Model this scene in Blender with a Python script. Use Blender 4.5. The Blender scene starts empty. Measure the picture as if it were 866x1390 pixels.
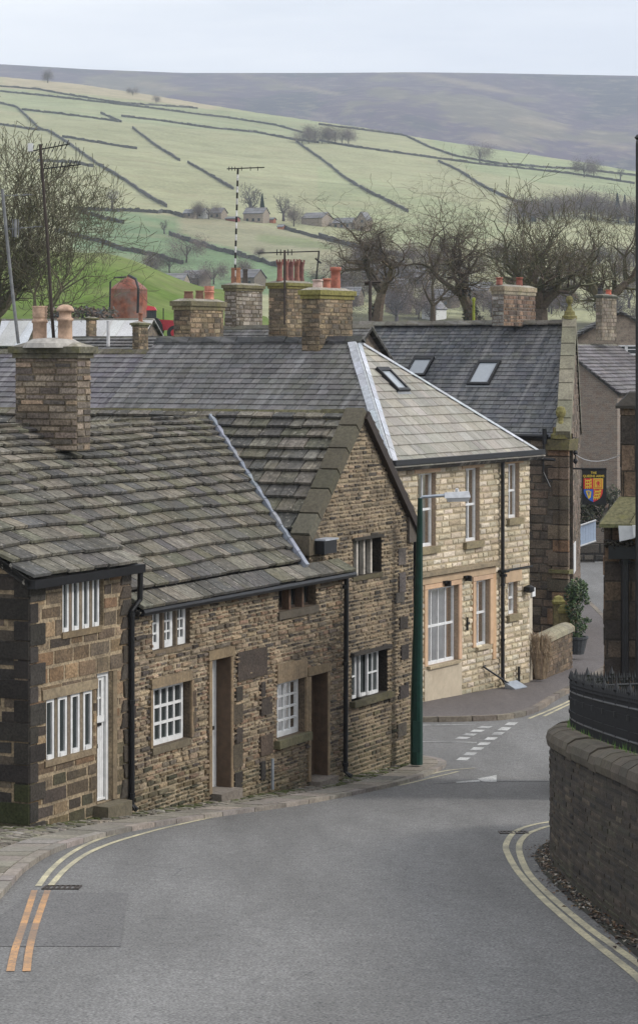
import bpy, math, random
from mathutils import Vector
R = random.Random(7)
SC = bpy.context.scene
COL = SC.collection
F, CX, HY = 3500.0, 433.0, 480.0          # focal length and principal point, from the vanishing points

# ------------------------------------------------------------------ materials
def newmat(name):
    m = bpy.data.materials.new(name); m.use_nodes = True
    nt = m.node_tree; b = nt.nodes['Principled BSDF']
    return m, nt, b
def N(nt, t, **k):
    n = nt.nodes.new(t)
    for a, v in k.items():
        if a.startswith('i_'): n.inputs[a[2:].replace('_', ' ')].default_value = v
        else: setattr(n, a, v)
    return n
def mixn(nt, fac, a, b, blend='MIX'):
    n = nt.nodes.new('ShaderNodeMix'); n.data_type = 'RGBA'; n.blend_type = blend
    for sock, v in ((n.inputs[0], fac), (n.inputs[6], a), (n.inputs[7], b)):
        if hasattr(v, 'links'): nt.links.new(v, sock)
        elif isinstance(v, (int, float)): sock.default_value = v
        else: sock.default_value = (v[0], v[1], v[2], 1)
    return n.outputs[2]
def ramp(nt, src, p0, p1, v0=0.0, v1=1.0):
    n = nt.nodes.new('ShaderNodeMapRange')
    nt.links.new(src, n.inputs[0])
    for i, v in enumerate((p0, p1, v0, v1)): n.inputs[i + 1].default_value = v
    return n.outputs[0]
def noise(nt, scale, detail=4, vec=None, rough=.6):
    n = nt.nodes.new('ShaderNodeTexNoise'); n.inputs['Scale'].default_value = scale
    n.inputs['Detail'].default_value = detail; n.inputs['Roughness'].default_value = rough
    if vec is not None: nt.links.new(vec, n.inputs['Vector'])
    return n.outputs['Fac']
def coords(nt, which='Object', scale=(1, 1, 1), rot=(0, 0, 0)):
    t = nt.nodes.new('ShaderNodeTexCoord'); mp = nt.nodes.new('ShaderNodeMapping')
    mp.inputs['Scale'].default_value = scale; mp.inputs['Rotation'].default_value = rot
    nt.links.new(t.outputs[which], mp.inputs['Vector']); return mp.outputs[0]
def bump(nt, b, h, strength, dist=.01):
    n = nt.nodes.new('ShaderNodeBump'); n.inputs['Strength'].default_value = strength
    n.inputs['Distance'].default_value = dist
    nt.links.new(h, n.inputs['Height']); nt.links.new(n.outputs[0], b.inputs['Normal'])
def vcmat(name, fine=30, big=1.5, var=.5, stain=None, stain_amt=.5, st_scale=.8, rough=.9, bmp=.6, bdist=.01,
          moss=None, moss_amt=.4, moss_scale=1.2, streak=None, streak_col=(.3, .3, .29), spec=.3, speck=None):
    """vertex colour x noise; optional soot, moss, lichen and slope streaks"""
    m, nt, b = newmat(name)
    a = nt.nodes.new('ShaderNodeAttribute'); a.attribute_name = 'Col'
    c = coords(nt)
    n1 = noise(nt, fine, 5, c); n2 = noise(nt, big, 3, c)
    f1 = ramp(nt, n1, .3, .7, 1 - var, 1 + var); f2 = ramp(nt, n2, .3, .7, 1 - var * .5, 1 + var * .5)
    v1 = nt.nodes.new('ShaderNodeMath'); v1.operation = 'MULTIPLY'
    nt.links.new(f1, v1.inputs[0]); nt.links.new(f2, v1.inputs[1])
    comb = nt.nodes.new('ShaderNodeCombineColor')
    for i in range(3): nt.links.new(v1.outputs[0], comb.inputs[i])
    col = mixn(nt, 1.0, a.outputs['Color'], comb.outputs[0], 'MULTIPLY')
    if stain:
        s = ramp(nt, noise(nt, st_scale, 5, c), .45, .7, 0, stain_amt); col = mixn(nt, s, col, stain)
    if streak:
        cu = coords(nt, 'UV', (streak[0], streak[1], 1), (0, 0, streak[2]))
        s = ramp(nt, noise(nt, 1.0, 4, cu), .5, .72, 0, streak[3]); col = mixn(nt, s, col, streak_col)
    if moss:
        s = ramp(nt, noise(nt, moss_scale, 6, c, .7), .5, .68, 0, moss_amt); col = mixn(nt, s, col, moss)
    if speck:
        s = ramp(nt, noise(nt, speck[0], 3, c), speck[1], speck[1] + .04, 0, speck[2]); col = mixn(nt, s, col, speck[3])
    nt.links.new(col, b.inputs['Base Color'])
    b.inputs['Roughness'].default_value = rough; b.inputs['Specular IOR Level'].default_value = spec
    if bmp: bump(nt, b, n1, bmp, bdist)
    return m
def plain(name, c, rough=.6, metal=0, spec=.4, var=.15, bmp=0):
    m, nt, b = newmat(name)
    n = noise(nt, 9, 4, coords(nt)); f = ramp(nt, n, .3, .7, 0, 1)
    lo = tuple(x * (1 - var) for x in c); hi = tuple(min(1, x * (1 + var)) for x in c)
    nt.links.new(mixn(nt, f, lo, hi), b.inputs['Base Color'])
    b.inputs['Roughness'].default_value = rough; b.inputs['Metallic'].default_value = metal
    b.inputs['Specular IOR Level'].default_value = spec
    if bmp: bump(nt, b, n, bmp, .01)
    return m
def brickmat(name, c1, c2, mortar, bw=.35, rh=.14, ms=.012, rough=.9, bias=0, stain=(.05, .045, .04), stain_amt=.5):
    m, nt, b = newmat(name)
    cu = coords(nt, 'UV')
    t = nt.nodes.new('ShaderNodeTexBrick'); nt.links.new(cu, t.inputs['Vector'])
    t.inputs['Color1'].default_value = (*c1, 1); t.inputs['Color2'].default_value = (*c2, 1); t.inputs['Mortar'].default_value = (*mortar, 1)
    t.inputs['Scale'].default_value = 1; t.inputs['Brick Width'].default_value = bw; t.inputs['Row Height'].default_value = rh
    t.inputs['Mortar Size'].default_value = ms; t.inputs['Bias'].default_value = bias; t.inputs['Mortar Smooth'].default_value = .3
    n = noise(nt, 3.5, 5, cu); col = mixn(nt, ramp(nt, n, .45, .7, 0, stain_amt), t.outputs['Color'], stain)
    n2 = noise(nt, 22, 4, cu); f = ramp(nt, n2, .3, .7, .65, 1.35)
    cb = nt.nodes.new('ShaderNodeCombineColor')
    for i in range(3): nt.links.new(f, cb.inputs[i])
    col = mixn(nt, 1.0, col, cb.outputs[0], 'MULTIPLY')
    nt.links.new(col, b.inputs['Base Color']); b.inputs['Roughness'].default_value = rough
    bump(nt, b, n2, .4, .01)
    return m
M = {}
M['stone'] = vcmat('gritstone', 26, 1.6, .5, stain=(.03, .026, .023), stain_amt=.62, st_scale=1.5, bmp=.9, bdist=.012)
M['cream'] = vcmat('cream_stone', 24, 1.5, .28, stain=(.2, .165, .12), stain_amt=.35, st_scale=.9, bmp=.8, bdist=.012)
M['dress'] = vcmat('dressed_stone', 18, 1.0, .3, stain=(.07, .06, .05), stain_amt=.4, st_scale=2.2, bmp=.5)
M['slab'] = vcmat('stone_slate', 14, 1.1, .42, stain=(.035, .035, .033), stain_amt=.6, st_scale=2.2, bmp=1.0, bdist=.012,
                  moss=(.115, .10, .055), moss_amt=.35, moss_scale=1.8, streak=(14, 1.3, 0, .85), streak_col=(.035, .033, .03), speck=(11, .62, .7, (.30, .28, .24)))
M['slate'] = vcmat('slate', 12, 1.0, .28, streak=(3.6, .2, .25, .8), streak_col=(.225, .22, .22), rough=.62, bmp=.4, moss=(.11, .11, .07), moss_amt=.35, moss_scale=.9, speck=(9, .7, .5, (.3, .3, .29)))
M['lit_slate_sheet'] = vcmat('lit_slate_pale_sheet', 12, 1.0, .18, streak=(3.5, .16, 0, .6), streak_col=(.42, .40, .36), rough=.7, bmp=.4)  # sunlit tone of the cream house slates; also the shed's pale sheet
M['lead'] = vcmat('lead', 10, 2, .25, rough=.45, bmp=.4, spec=.5)
M['moss'] = vcmat('mossy_stone', 16, 2, .4, moss=(.16, .15, .05), moss_amt=.55, moss_scale=3, stain=(.04, .035, .03), stain_amt=.4, bmp=.9)
M['ground'] = vcmat('turf', .6, .04, .24, rough=1, moss=(.33, .28, .18), moss_amt=.4, moss_scale=.03, stain=(.10, .11, .05), stain_amt=.3, st_scale=.07, bmp=.3, bdist=.05, spec=.1)
M['sett'] = vcmat('setts', 22, .7, .4, stain=(.06, .065, .035), stain_amt=.55, st_scale=1.4, bmp=.8)
M['pot'] = vcmat('terracotta', 14, 4, .25, stain=(.06, .05, .045), stain_amt=.4, st_scale=5, bmp=.3, rough=.8)
M['bark'] = vcmat('bark', 8, .8, .35, moss=(.09, .10, .035), moss_amt=.35, moss_scale=.9, bmp=.6, bdist=.03, spec=.15)
M['leafy'] = vcmat('leaf', 6, 1, .3, rough=.55, bmp=0, spec=.4)
M['white'] = plain('white_paint', (.66, .665, .66), .5, var=.13)
M['black'] = plain('black_paint', (.012, .012, .013), .38, var=.3)
M['iron'] = plain('railing_iron', (.01, .01, .011), .5, var=.4)
M['darkwood'] = plain('dark_wood', (.035, .024, .018), .6, var=.3)
M['brown'] = plain('brown_render', (.085, .056, .036), .85, var=.25, bmp=.3)
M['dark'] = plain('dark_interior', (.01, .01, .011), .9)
M['curtain'] = plain('net_curtain', (.26, .275, .27), .9, var=.25)
M['cement'] = plain('cement', (.36, .34, .31), .9, var=.25, bmp=.5)
M['green'] = plain('green_paint', (.006, .036, .026), .4, var=.25)
M['galv'] = plain('galvanised', (.38, .42, .47), .4, metal=.5, var=.15)
M['dullgalv'] = plain('dull_galvanised', (.16, .165, .17), .6, var=.3)
M['alu'] = plain('aluminium', (.55, .56, .58), .4, metal=.6)
M['render'] = vcmat('wall_render', 5, .8, .12, stain=(.22, .17, .12), stain_amt=.4, st_scale=1.2, bmp=.2)
M['red'] = plain('red_paint', (.35, .02, .03), .35, var=.2)
M['rustred'] = vcmat('rusty_tank', 3, .7, .35, stain=(.2, .18, .17), stain_amt=.75, st_scale=1.0, rough=.7, bmp=.3)
M['tin'] = plain('pale_sheet', (.62, .63, .64), .5, var=.08)
M['lens'] = plain('lamp_lens', (.55, .56, .58), .2, var=.1, spec=.6)
M['blue'] = plain('pale_blue_paint', (.42, .5, .62), .5, var=.1)
def flat(name, c, rough=.5):
    m, nt, b = newmat(name); b.inputs['Base Color'].default_value = (*c, 1); b.inputs['Roughness'].default_value = rough; return m
M['yellow_s'] = flat('sign_yellow', (.75, .55, .06)); M['red_s'] = flat('sign_red', (.6, .03, .03)); M['blue_s'] = flat('sign_blue', (.03, .12, .55)); M['black_s'] = flat('sign_black', (.008, .008, .01), .35)
def glassmat(name, tint=(.035, .042, .042), rough=.06):
    m, nt, b = newmat(name); b.inputs['Base Color'].default_value = (*tint, 1)
    b.inputs['Roughness'].default_value = rough; b.inputs['Specular IOR Level'].default_value = .6
    n = noise(nt, 2.2, 2, coords(nt)); bump(nt, b, n, .08, .02); return m
M['glass'] = glassmat('window_glass')
m, nt, b = newmat('clear_glass')          # cream house panes: see-through with sky gloss
tr = N(nt, 'ShaderNodeBsdfTransparent'); gl = N(nt, 'ShaderNodeBsdfGlossy'); gl.inputs['Roughness'].default_value = .05
mx = N(nt, 'ShaderNodeMixShader'); fr_ = N(nt, 'ShaderNodeFresnel'); fr_.inputs[0].default_value = 1.6
mm = N(nt, 'ShaderNodeMath', operation='ADD'); nt.links.new(fr_.outputs[0], mm.inputs[0]); mm.inputs[1].default_value = .06
tr.inputs[0].default_value = (.62, .66, .66, 1)
nt.links.new(mm.outputs[0], mx.inputs[0]); nt.links.new(tr.outputs[0], mx.inputs[1]); nt.links.new(gl.outputs[0], mx.inputs[2])
nt.links.new(mx.outputs[0], nt.nodes['Material Output'].inputs[0]); M['clear'] = m
# asphalt
def asphalt(name, lo, hi):
    m, nt, b = newmat(name); c = coords(nt)
    n1 = noise(nt, 42, 2, c, .6); n2 = noise(nt, .5, 4, coords(nt, 'Object', (1.6, .25, 1), (0, 0, .25))); n3 = noise(nt, 6, 4, c)
    col = mixn(nt, ramp(nt, n2, .3, .7), lo, hi)
    f = nt.nodes.new('ShaderNodeMath'); f.operation = 'MULTIPLY'
    nt.links.new(ramp(nt, n1, .3, .7, .35, 1.65), f.inputs[0]); nt.links.new(ramp(nt, n3, .3, .7, .88, 1.12), f.inputs[1])
    cb = nt.nodes.new('ShaderNodeCombineColor')
    for i in range(3): nt.links.new(f.outputs[0], cb.inputs[i])
    col = mixn(nt, 1.0, col, cb.outputs[0], 'MULTIPLY')
    v = N(nt, 'ShaderNodeTexVoronoi', feature='DISTANCE_TO_EDGE'); v.inputs['Scale'].default_value = .45
    dst = nt.nodes.new('ShaderNodeMixRGB'); dst.inputs[0].default_value = .12; nt.links.new(c, dst.inputs[1])
    nn = nt.nodes.new('ShaderNodeTexNoise'); nn.inputs['Scale'].default_value = 2.5; nt.links.new(c, nn.inputs['Vector']); nt.links.new(nn.outputs['Color'], dst.inputs[2])
    nt.links.new(dst.outputs[0], v.inputs['Vector'])
    mk = nt.nodes.new('ShaderNodeMath'); mk.operation = 'MULTIPLY'
    nt.links.new(ramp(nt, v.outputs['Distance'], .0, .006, .55, 0), mk.inputs[0]); nt.links.new(ramp(nt, noise(nt, .33, 2, c), .5, .6, 0, 1), mk.inputs[1])
    col = mixn(nt, mk.outputs[0], col, (.03, .03, .032))
    nt.links.new(col, b.inputs['Base Color']); b.inputs['Roughness'].default_value = .8; b.inputs['Specular IOR Level'].default_value = .35
    bump(nt, b, n1, .5, .01); return m
M['road'] = asphalt('asphalt', (.122, .12, .116), (.19, .187, .182))
M['patch'] = asphalt('asphalt_patch', (.112, .11, .108), (.15, .147, .144))
M['patch_dark'] = asphalt('tar_seam', (.05, .05, .05), (.09, .09, .09))
M['footway'] = asphalt('asphalt_footway', (.10, .088, .085), (.14, .125, .12))
def paint(name, c, road=(.11, .11, .11), wear=.5):
    m, nt, b = newmat(name); cc = coords(nt)
    s = ramp(nt, noise(nt, 28, 5, cc, .75), .5 - .2 * wear, .5 + .3 * (1 - wear), 0, 1)
    s2 = ramp(nt, noise(nt, 1.3, 3, cc), .35, .6, .35, 1)
    f = nt.nodes.new('ShaderNodeMath'); f.operation = 'MULTIPLY'; nt.links.new(s, f.inputs[0]); nt.links.new(s2, f.inputs[1])
    nt.links.new(mixn(nt, f.outputs[0], road, c), b.inputs['Base Color']); b.inputs['Roughness'].default_value = .75; return m
M['yline'] = paint('yellow_line', (.62, .56, .36), (.2, .19, .16), .85); M['oline'] = paint('orange_line', (.62, .33, .13), wear=.9)
M['wline'] = paint('white_line', (.62, .62, .6), wear=.8)

# ------------------------------------------------------------------ mesh builder
BASE = {}
class MB:
    def __init__(s): s.v = []; s.f = []; s.c = []; s.uv = []
    def face(s, pts, col, uv=None):
        i = len(s.v); s.v.extend(tuple(p) for p in pts); s.f.append(tuple(range(i, i + len(pts)))); s.c.append(col)
        s.uv.append(uv or [(p[0] + p[1], p[2]) for p in pts])
    def box8(s, p, col):          # p: 8 points, bottom ring then top ring
        i = len(s.v); s.v.extend(tuple(q) for q in p)
        for f in ((3, 2, 1, 0), (4, 5, 6, 7), (0, 1, 5, 4), (1, 2, 6, 5), (2, 3, 7, 6), (3, 0, 4, 7)):
            s.f.append(tuple(i + k for k in f)); s.c.append(col)
            s.uv.append([(s.v[i + k][0] + s.v[i + k][1], s.v[i + k][2]) for k in f])
    def fbox(s, fr, s0, s1, h0, h1, n0, n1, col=(.5, .5, .5)):
        P = fr.P
        s.box8([P(s0, h0, n0), P(s1, h0, n0), P(s1, h0, n1), P(s0, h0, n1), P(s0, h1, n0), P(s1, h1, n0), P(s1, h1, n1), P(s0, h1, n1)], col)
    def box(s, x0, x1, y0, y1, z0, z1, col=(.5, .5, .5)):
        s.box8([(x0, y0, z0), (x1, y0, z0), (x1, y1, z0), (x0, y1, z0), (x0, y0, z1), (x1, y0, z1), (x1, y1, z1), (x0, y1, z1)], col)
    def slab(s, poly, mp, c0, c1, inset, col, dome=0, topuv=True, jit=None):
        n = len(poly)
        if n < 3: return
        ca = sum(p[0] for p in poly) / n; cb = sum(p[1] for p in poly) / n
        wa = max(abs(p[0] - ca) for p in poly) + 1e-6; wb = max(abs(p[1] - cb) for p in poly) + 1e-6
        ka = max(.3, 1 - inset / wa); kb = max(.3, 1 - inset / wb)
        ins = [(ca + (p[0] - ca) * ka, cb + (p[1] - cb) * kb) for p in poly]
        lo = [mp(a, b, c0) for a, b in poly]; hi = [mp(a, b, c1 + (jit() if jit else 0)) for a, b in ins]
        i = len(s.v); s.v.extend(tuple(q) for q in lo); s.v.extend(tuple(q) for q in hi)
        for k in range(n):
            k2 = (k + 1) % n
            s.f.append((i + k, i + k2, i + n + k2, i + n + k)); s.c.append(col); s.uv.append([poly[k], poly[k2], ins[k2], ins[k]])
        if dome:
            s.v.append(tuple(mp(ca, cb, c1 + dome))); j = len(s.v) - 1
            for k in range(n):
                k2 = (k + 1) % n
                s.f.append((i + n + k, i + n + k2, j)); s.c.append(col); s.uv.append([ins[k], ins[k2], (ca, cb)])
        else:
            s.f.append(tuple(range(i + n, i + 2 * n))); s.c.append(col); s.uv.append(ins)
    def lathe(s, c, prof, n=14, col=(.5, .5, .5), sq=False):
        i0 = len(s.v)
        for r, z in prof:
            for k in range(n):
                a = 2 * math.pi * (k + .5) / n; s.v.append((c[0] + r * math.cos(a), c[1] + r * math.sin(a), c[2] + z))
        for j in range(len(prof) - 1):
            for k in range(n):
                k2 = (k + 1) % n; a = i0 + j * n
                s.f.append((a + k, a + k2, a + n + k2, a + n + k)); s.c.append(col); s.uv.append([(0, 0)] * 4)
        s.f.append(tuple(i0 + (len(prof) - 1) * n + k for k in range(n))); s.c.append(col); s.uv.append([(0, 0)] * n)
    def tube(s, pts, rad, n=6, col=(.5, .5, .5)):
        pts = [Vector(p) for p in pts]; m = len(pts)
        if isinstance(rad, (int, float)): rad = [rad] * m
        i0 = len(s.v)
        for j, p in enumerate(pts):
            t = (pts[min(j + 1, m - 1)] - pts[max(j - 1, 0)])
            t = t.normalized() if t.length > 1e-9 else Vector((0, 0, 1))
            a = t.cross(Vector((0, 0, 1)) if abs(t.z) < .9 else Vector((1, 0, 0))).normalized(); b = t.cross(a)
            for k in range(n):
                an = 2 * math.pi * k / n; q = p + (a * math.cos(an) + b * math.sin(an)) * rad[j]; s.v.append((q.x, q.y, q.z))
        for j in range(m - 1):
            for k in range(n):
                k2 = (k + 1) % n; a = i0 + j * n
                s.f.append((a + k, a + k2, a + n + k2, a + n + k)); s.c.append(col); s.uv.append([(0, 0)] * 4)
        if n > 3:
            for j in (0, m - 1):
                s.f.append(tuple(i0 + j * n + k for k in range(n))); s.c.append(col); s.uv.append([(0, 0)] * n)
    def build(s, name, mat, parent=None, base=None, smooth=False, label=None):
        if parent is not None: L = BASE[parent.name]
        else: L = Vector(base) if base is not None else Vector((0, 0, 0))
        me = bpy.data.meshes.new(name)
        me.from_pydata([(v[0] - L.x, v[1] - L.y, v[2] - L.z) for v in s.v], [], s.f)
        ca = me.color_attributes.new('Col', 'FLOAT_COLOR', 'CORNER'); arr = []
        for f, c in zip(s.f, s.c): arr.extend((c[0], c[1], c[2], 1.0) * len(f))
        ca.data.foreach_set('color', arr)
        ul = me.uv_layers.new(name='UVMap'); arr = []
        for f, u in zip(s.f, s.uv):
            for k in range(len(f)): arr.extend(u[k] if k < len(u) else (0, 0))
        ul.data.foreach_set('uv', arr)
        if smooth: me.polygons.foreach_set('use_smooth', [True] * len(me.polygons))
        me.materials.append(mat); me.update()
        o = bpy.data.objects.new(name, me); COL.objects.link(o)
        if parent is not None: o.parent = parent; BASE[o.name] = L
        else: o.location = L; BASE[o.name] = L
        if label: o['label'] = label
        return o
def thing(name, label, cat, base, group=None):
    o = bpy.data.objects.new(name, None); COL.objects.link(o); o.location = base; BASE[o.name] = Vector(base); o.empty_display_size = .3
    o['label'] = label; o['category'] = cat
    if group: o['group'] = group
    return o
def tag(o, label, cat, group=None):
    o['label'] = label; o['category'] = cat
    if group: o['group'] = group
    return o
def kind(o, k): o['kind'] = k; return o
def jc(c, v=.15, r=R):
    k = 1 + r.uniform(-v, v); return (c[0] * k * (1 + r.uniform(-.04, .04)), c[1] * k, c[2] * k * (1 + r.uniform(-.05, .05)))
def clip(poly, conv):
    """Sutherland-Hodgman against a convex polygon (any winding)"""
    n = len(conv); ar = sum(conv[i][0] * conv[(i + 1) % n][1] - conv[(i + 1) % n][0] * conv[i][1] for i in range(n))
    sg = 1 if ar > 0 else -1; out = list(poly)
    for i in range(n):
        a, b = conv[i], conv[(i + 1) % n]; ex, ey = b[0] - a[0], b[1] - a[1]; inp = out; out = []
        if not inp: return []
        d = [sg * (ex * (p[1] - a[1]) - ey * (p[0] - a[0])) for p in inp]
        for k in range(len(inp)):
            p, q = inp[k], inp[(k + 1) % len(inp)]; dp, dq = d[k], d[(k + 1) % len(inp)]
            if dp >= 0: out.append(p)
            if (dp >= 0) != (dq >= 0):
                t = dp / (dp - dq); out.append((p[0] + (q[0] - p[0]) * t, p[1] + (q[1] - p[1]) * t))
    return out if len(out) >= 3 else []
def area(p): return abs(sum(p[i][0] * p[(i + 1) % len(p)][1] - p[(i + 1) % len(p)][0] * p[i][1] for i in range(len(p)))) / 2
class Fr:
    """vertical wall frame: s along d, h up, n outward"""
    def __init__(s, O, d, n): s.O = O; s.d = d; s.n = n
    def P(s, a, h, c=0): return (s.O[0] + s.d[0] * a + s.n[0] * c, s.O[1] + s.d[1] * a + s.n[1] * c, h)
    def s_of(s, px): u = (px - CX) / F; return (u * s.O[1] - s.O[0]) / (s.d[0] - u * s.d[1])
    def Y(s, px): return s.O[1] + s.d[1] * s.s_of(px)
    def h_of(s, px, py): return (HY - py) / F * s.Y(px)
    def shift(s, a=0, c=0): return Fr((s.O[0] + s.d[0] * a + s.n[0] * c, s.O[1] + s.d[1] * a + s.n[1] * c), s.d, s.n)
def street(O, tan):
    a = math.atan(tan); d = (math.sin(a), math.cos(a)); return Fr(O, d, (d[1], -d[0]))
def side(fr, s0=0, c=0):           # wall facing the camera, running left-away from a street frame
    q = fr.P(s0, 0, c); return Fr((q[0], q[1]), (-fr.n[0], -fr.n[1]), (-fr.d[0], -fr.d[1]))
def stones(mb, fr, poly, holes, ch, sl, pal, prot=.02, inset=.012, gap=.012, dome=0, r=R, backing=(.2, .17, .12), thick=.3, reveal=None, quoin=None, tilt=.0, base=None):
    hs = [p[1] for p in poly]; ss = [p[0] for p in poly]; h = min(hs); smin, smax = min(ss), max(ss)
    while h < max(hs):
        c = r.uniform(*ch); a = smin - r.uniform(0, sl[1])
        while a < smax:
            w = r.uniform(*sl) * (1.3 if c > (ch[0] + ch[1]) / 2 else 1); rects = [(a, a + w)]
            for (q0, q1, k0, k1) in holes:
                if min(h + c, k1) - max(h, k0) > .25 * c:
                    nr = []
                    for (x0, x1) in rects:
                        if x1 <= q0 or x0 >= q1: nr.append((x0, x1)); continue
                        if q0 - x0 > .04: nr.append((x0, q0))
                        if x1 - q1 > .04: nr.append((q1, x1))
                    rects = nr
            for (x0, x1) in rects:
                g = gap * r.uniform(.5, 1.5) / 2; t = tilt * r.uniform(-1, 1)
                q = [(x0 + g, h + g + t), (x1 - g, h + g - t), (x1 - g, h + c - g + r.uniform(-.25, .25) * gap), (x0 + g, h + c - g + r.uniform(-.25, .25) * gap)]
                q = clip(q, poly)
                if len(q) >= 3 and area(q) > .0006:
                    col = jc(r.choice(pal), .24, r)
                    if base and (h - (base[0](x0) if callable(base[0]) else base[0])) < base[1] * r.uniform(.3, 1.3): col = tuple(x * .6 + y * .4 for x, y in zip(col, (.06, .07, .025)))
                    p = prot * r.uniform(.45, 1.2)
                    mb.slab(q, fr.P, -.03, p, inset, col, dome * r.uniform(.3, 1.2), jit=lambda: r.uniform(-.006, .006))
            a += w
        h += c
    # mortar bed behind the stones, with the openings left out
    xs = sorted(set([smin, smax] + [v for q in holes for v in q[:2]])); ys = sorted(set([min(hs), max(hs)] + [v for q in holes for v in q[2:]]))
    for i in range(len(xs) - 1):
        for j in range(len(ys) - 1):
            cx, cy = (xs[i] + xs[i + 1]) / 2, (ys[j] + ys[j + 1]) / 2
            if any(q0 < cx < q1 and k0 < cy < k1 for (q0, q1, k0, k1) in holes): continue
            q = clip([(xs[i], ys[j]), (xs[i + 1], ys[j]), (xs[i + 1], ys[j + 1]), (xs[i], ys[j + 1])], poly)
            if q:
                mb.face([fr.P(a, b, 0) for a, b in q], backing, q)
                mb.face([fr.P(a, b, -thick) for a, b in q][::-1], backing, q[::-1])
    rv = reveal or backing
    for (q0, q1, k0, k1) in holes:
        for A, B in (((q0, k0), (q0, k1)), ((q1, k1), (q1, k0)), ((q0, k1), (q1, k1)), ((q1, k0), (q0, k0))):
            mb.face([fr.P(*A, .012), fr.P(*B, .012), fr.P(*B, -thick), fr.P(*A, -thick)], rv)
def tiles(mb, O, u, v, n, poly, ch0, ch1, tw, th, pal, r=R, jit=.02, gap=.012, wav=0.0, cv=None):
    cv = cv or (.15 if th > .02 else .14)
    O, u, v, n = Vector(O), Vector(u), Vector(v), Vector(n)
    bs = [p[1] for p in poly]; as_ = [p[0] for p in poly]; b0, b1 = min(bs), max(bs); b = b0
    while b < b1:
        t = (b - b0) / max(b1 - b0, .01); c = (ch0 + (ch1 - ch0) * t) * r.uniform(.95, 1.05); a = min(as_) - r.uniform(0, tw); ph = r.uniform(0, 6)
        while a < max(as_):
            w = tw * (1.1 - .35 * t) * r.uniform(.6, 1.45); j = r.uniform(-jit, jit) + wav * math.sin(a * .9 + ph * .3); lift = r.uniform(0, .35) * th; lb = b
            q = clip([(a + gap / 2, b + j), (a + w - gap / 2, b + j + r.uniform(-jit, jit) * .3), (a + w - gap / 2, min(b + c * 1.15, b1)), (a + gap / 2, min(b + c * 1.15, b1))], poly)
            sg = wav * 1.6
            if len(q) >= 3 and area(q) > .001:
                mp = lambda x, y, z: O + u * x + v * y + n * (z + (th * 1.9 + lift) * max(0, 1 - (y - lb) / c) + sg * math.sin(x * 1.1) * math.sin(y * 1.3))
                mb.slab(q, mp, -.012, th, th * .2, jc(r.choice(pal), cv, r))
            a += w
        b += c
    lo = [O + u * a + v * b - n * .008 for a, b in poly]; hi = [O + u * a + v * b - n * .09 for a, b in poly]; dk = (.03, .028, .025)
    mb.face(lo, dk); mb.face(hi[::-1], dk)
    for k in range(len(poly)):
        k2 = (k + 1) % len(poly); mb.face([lo[k], hi[k], hi[k2], lo[k2]], dk)
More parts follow.
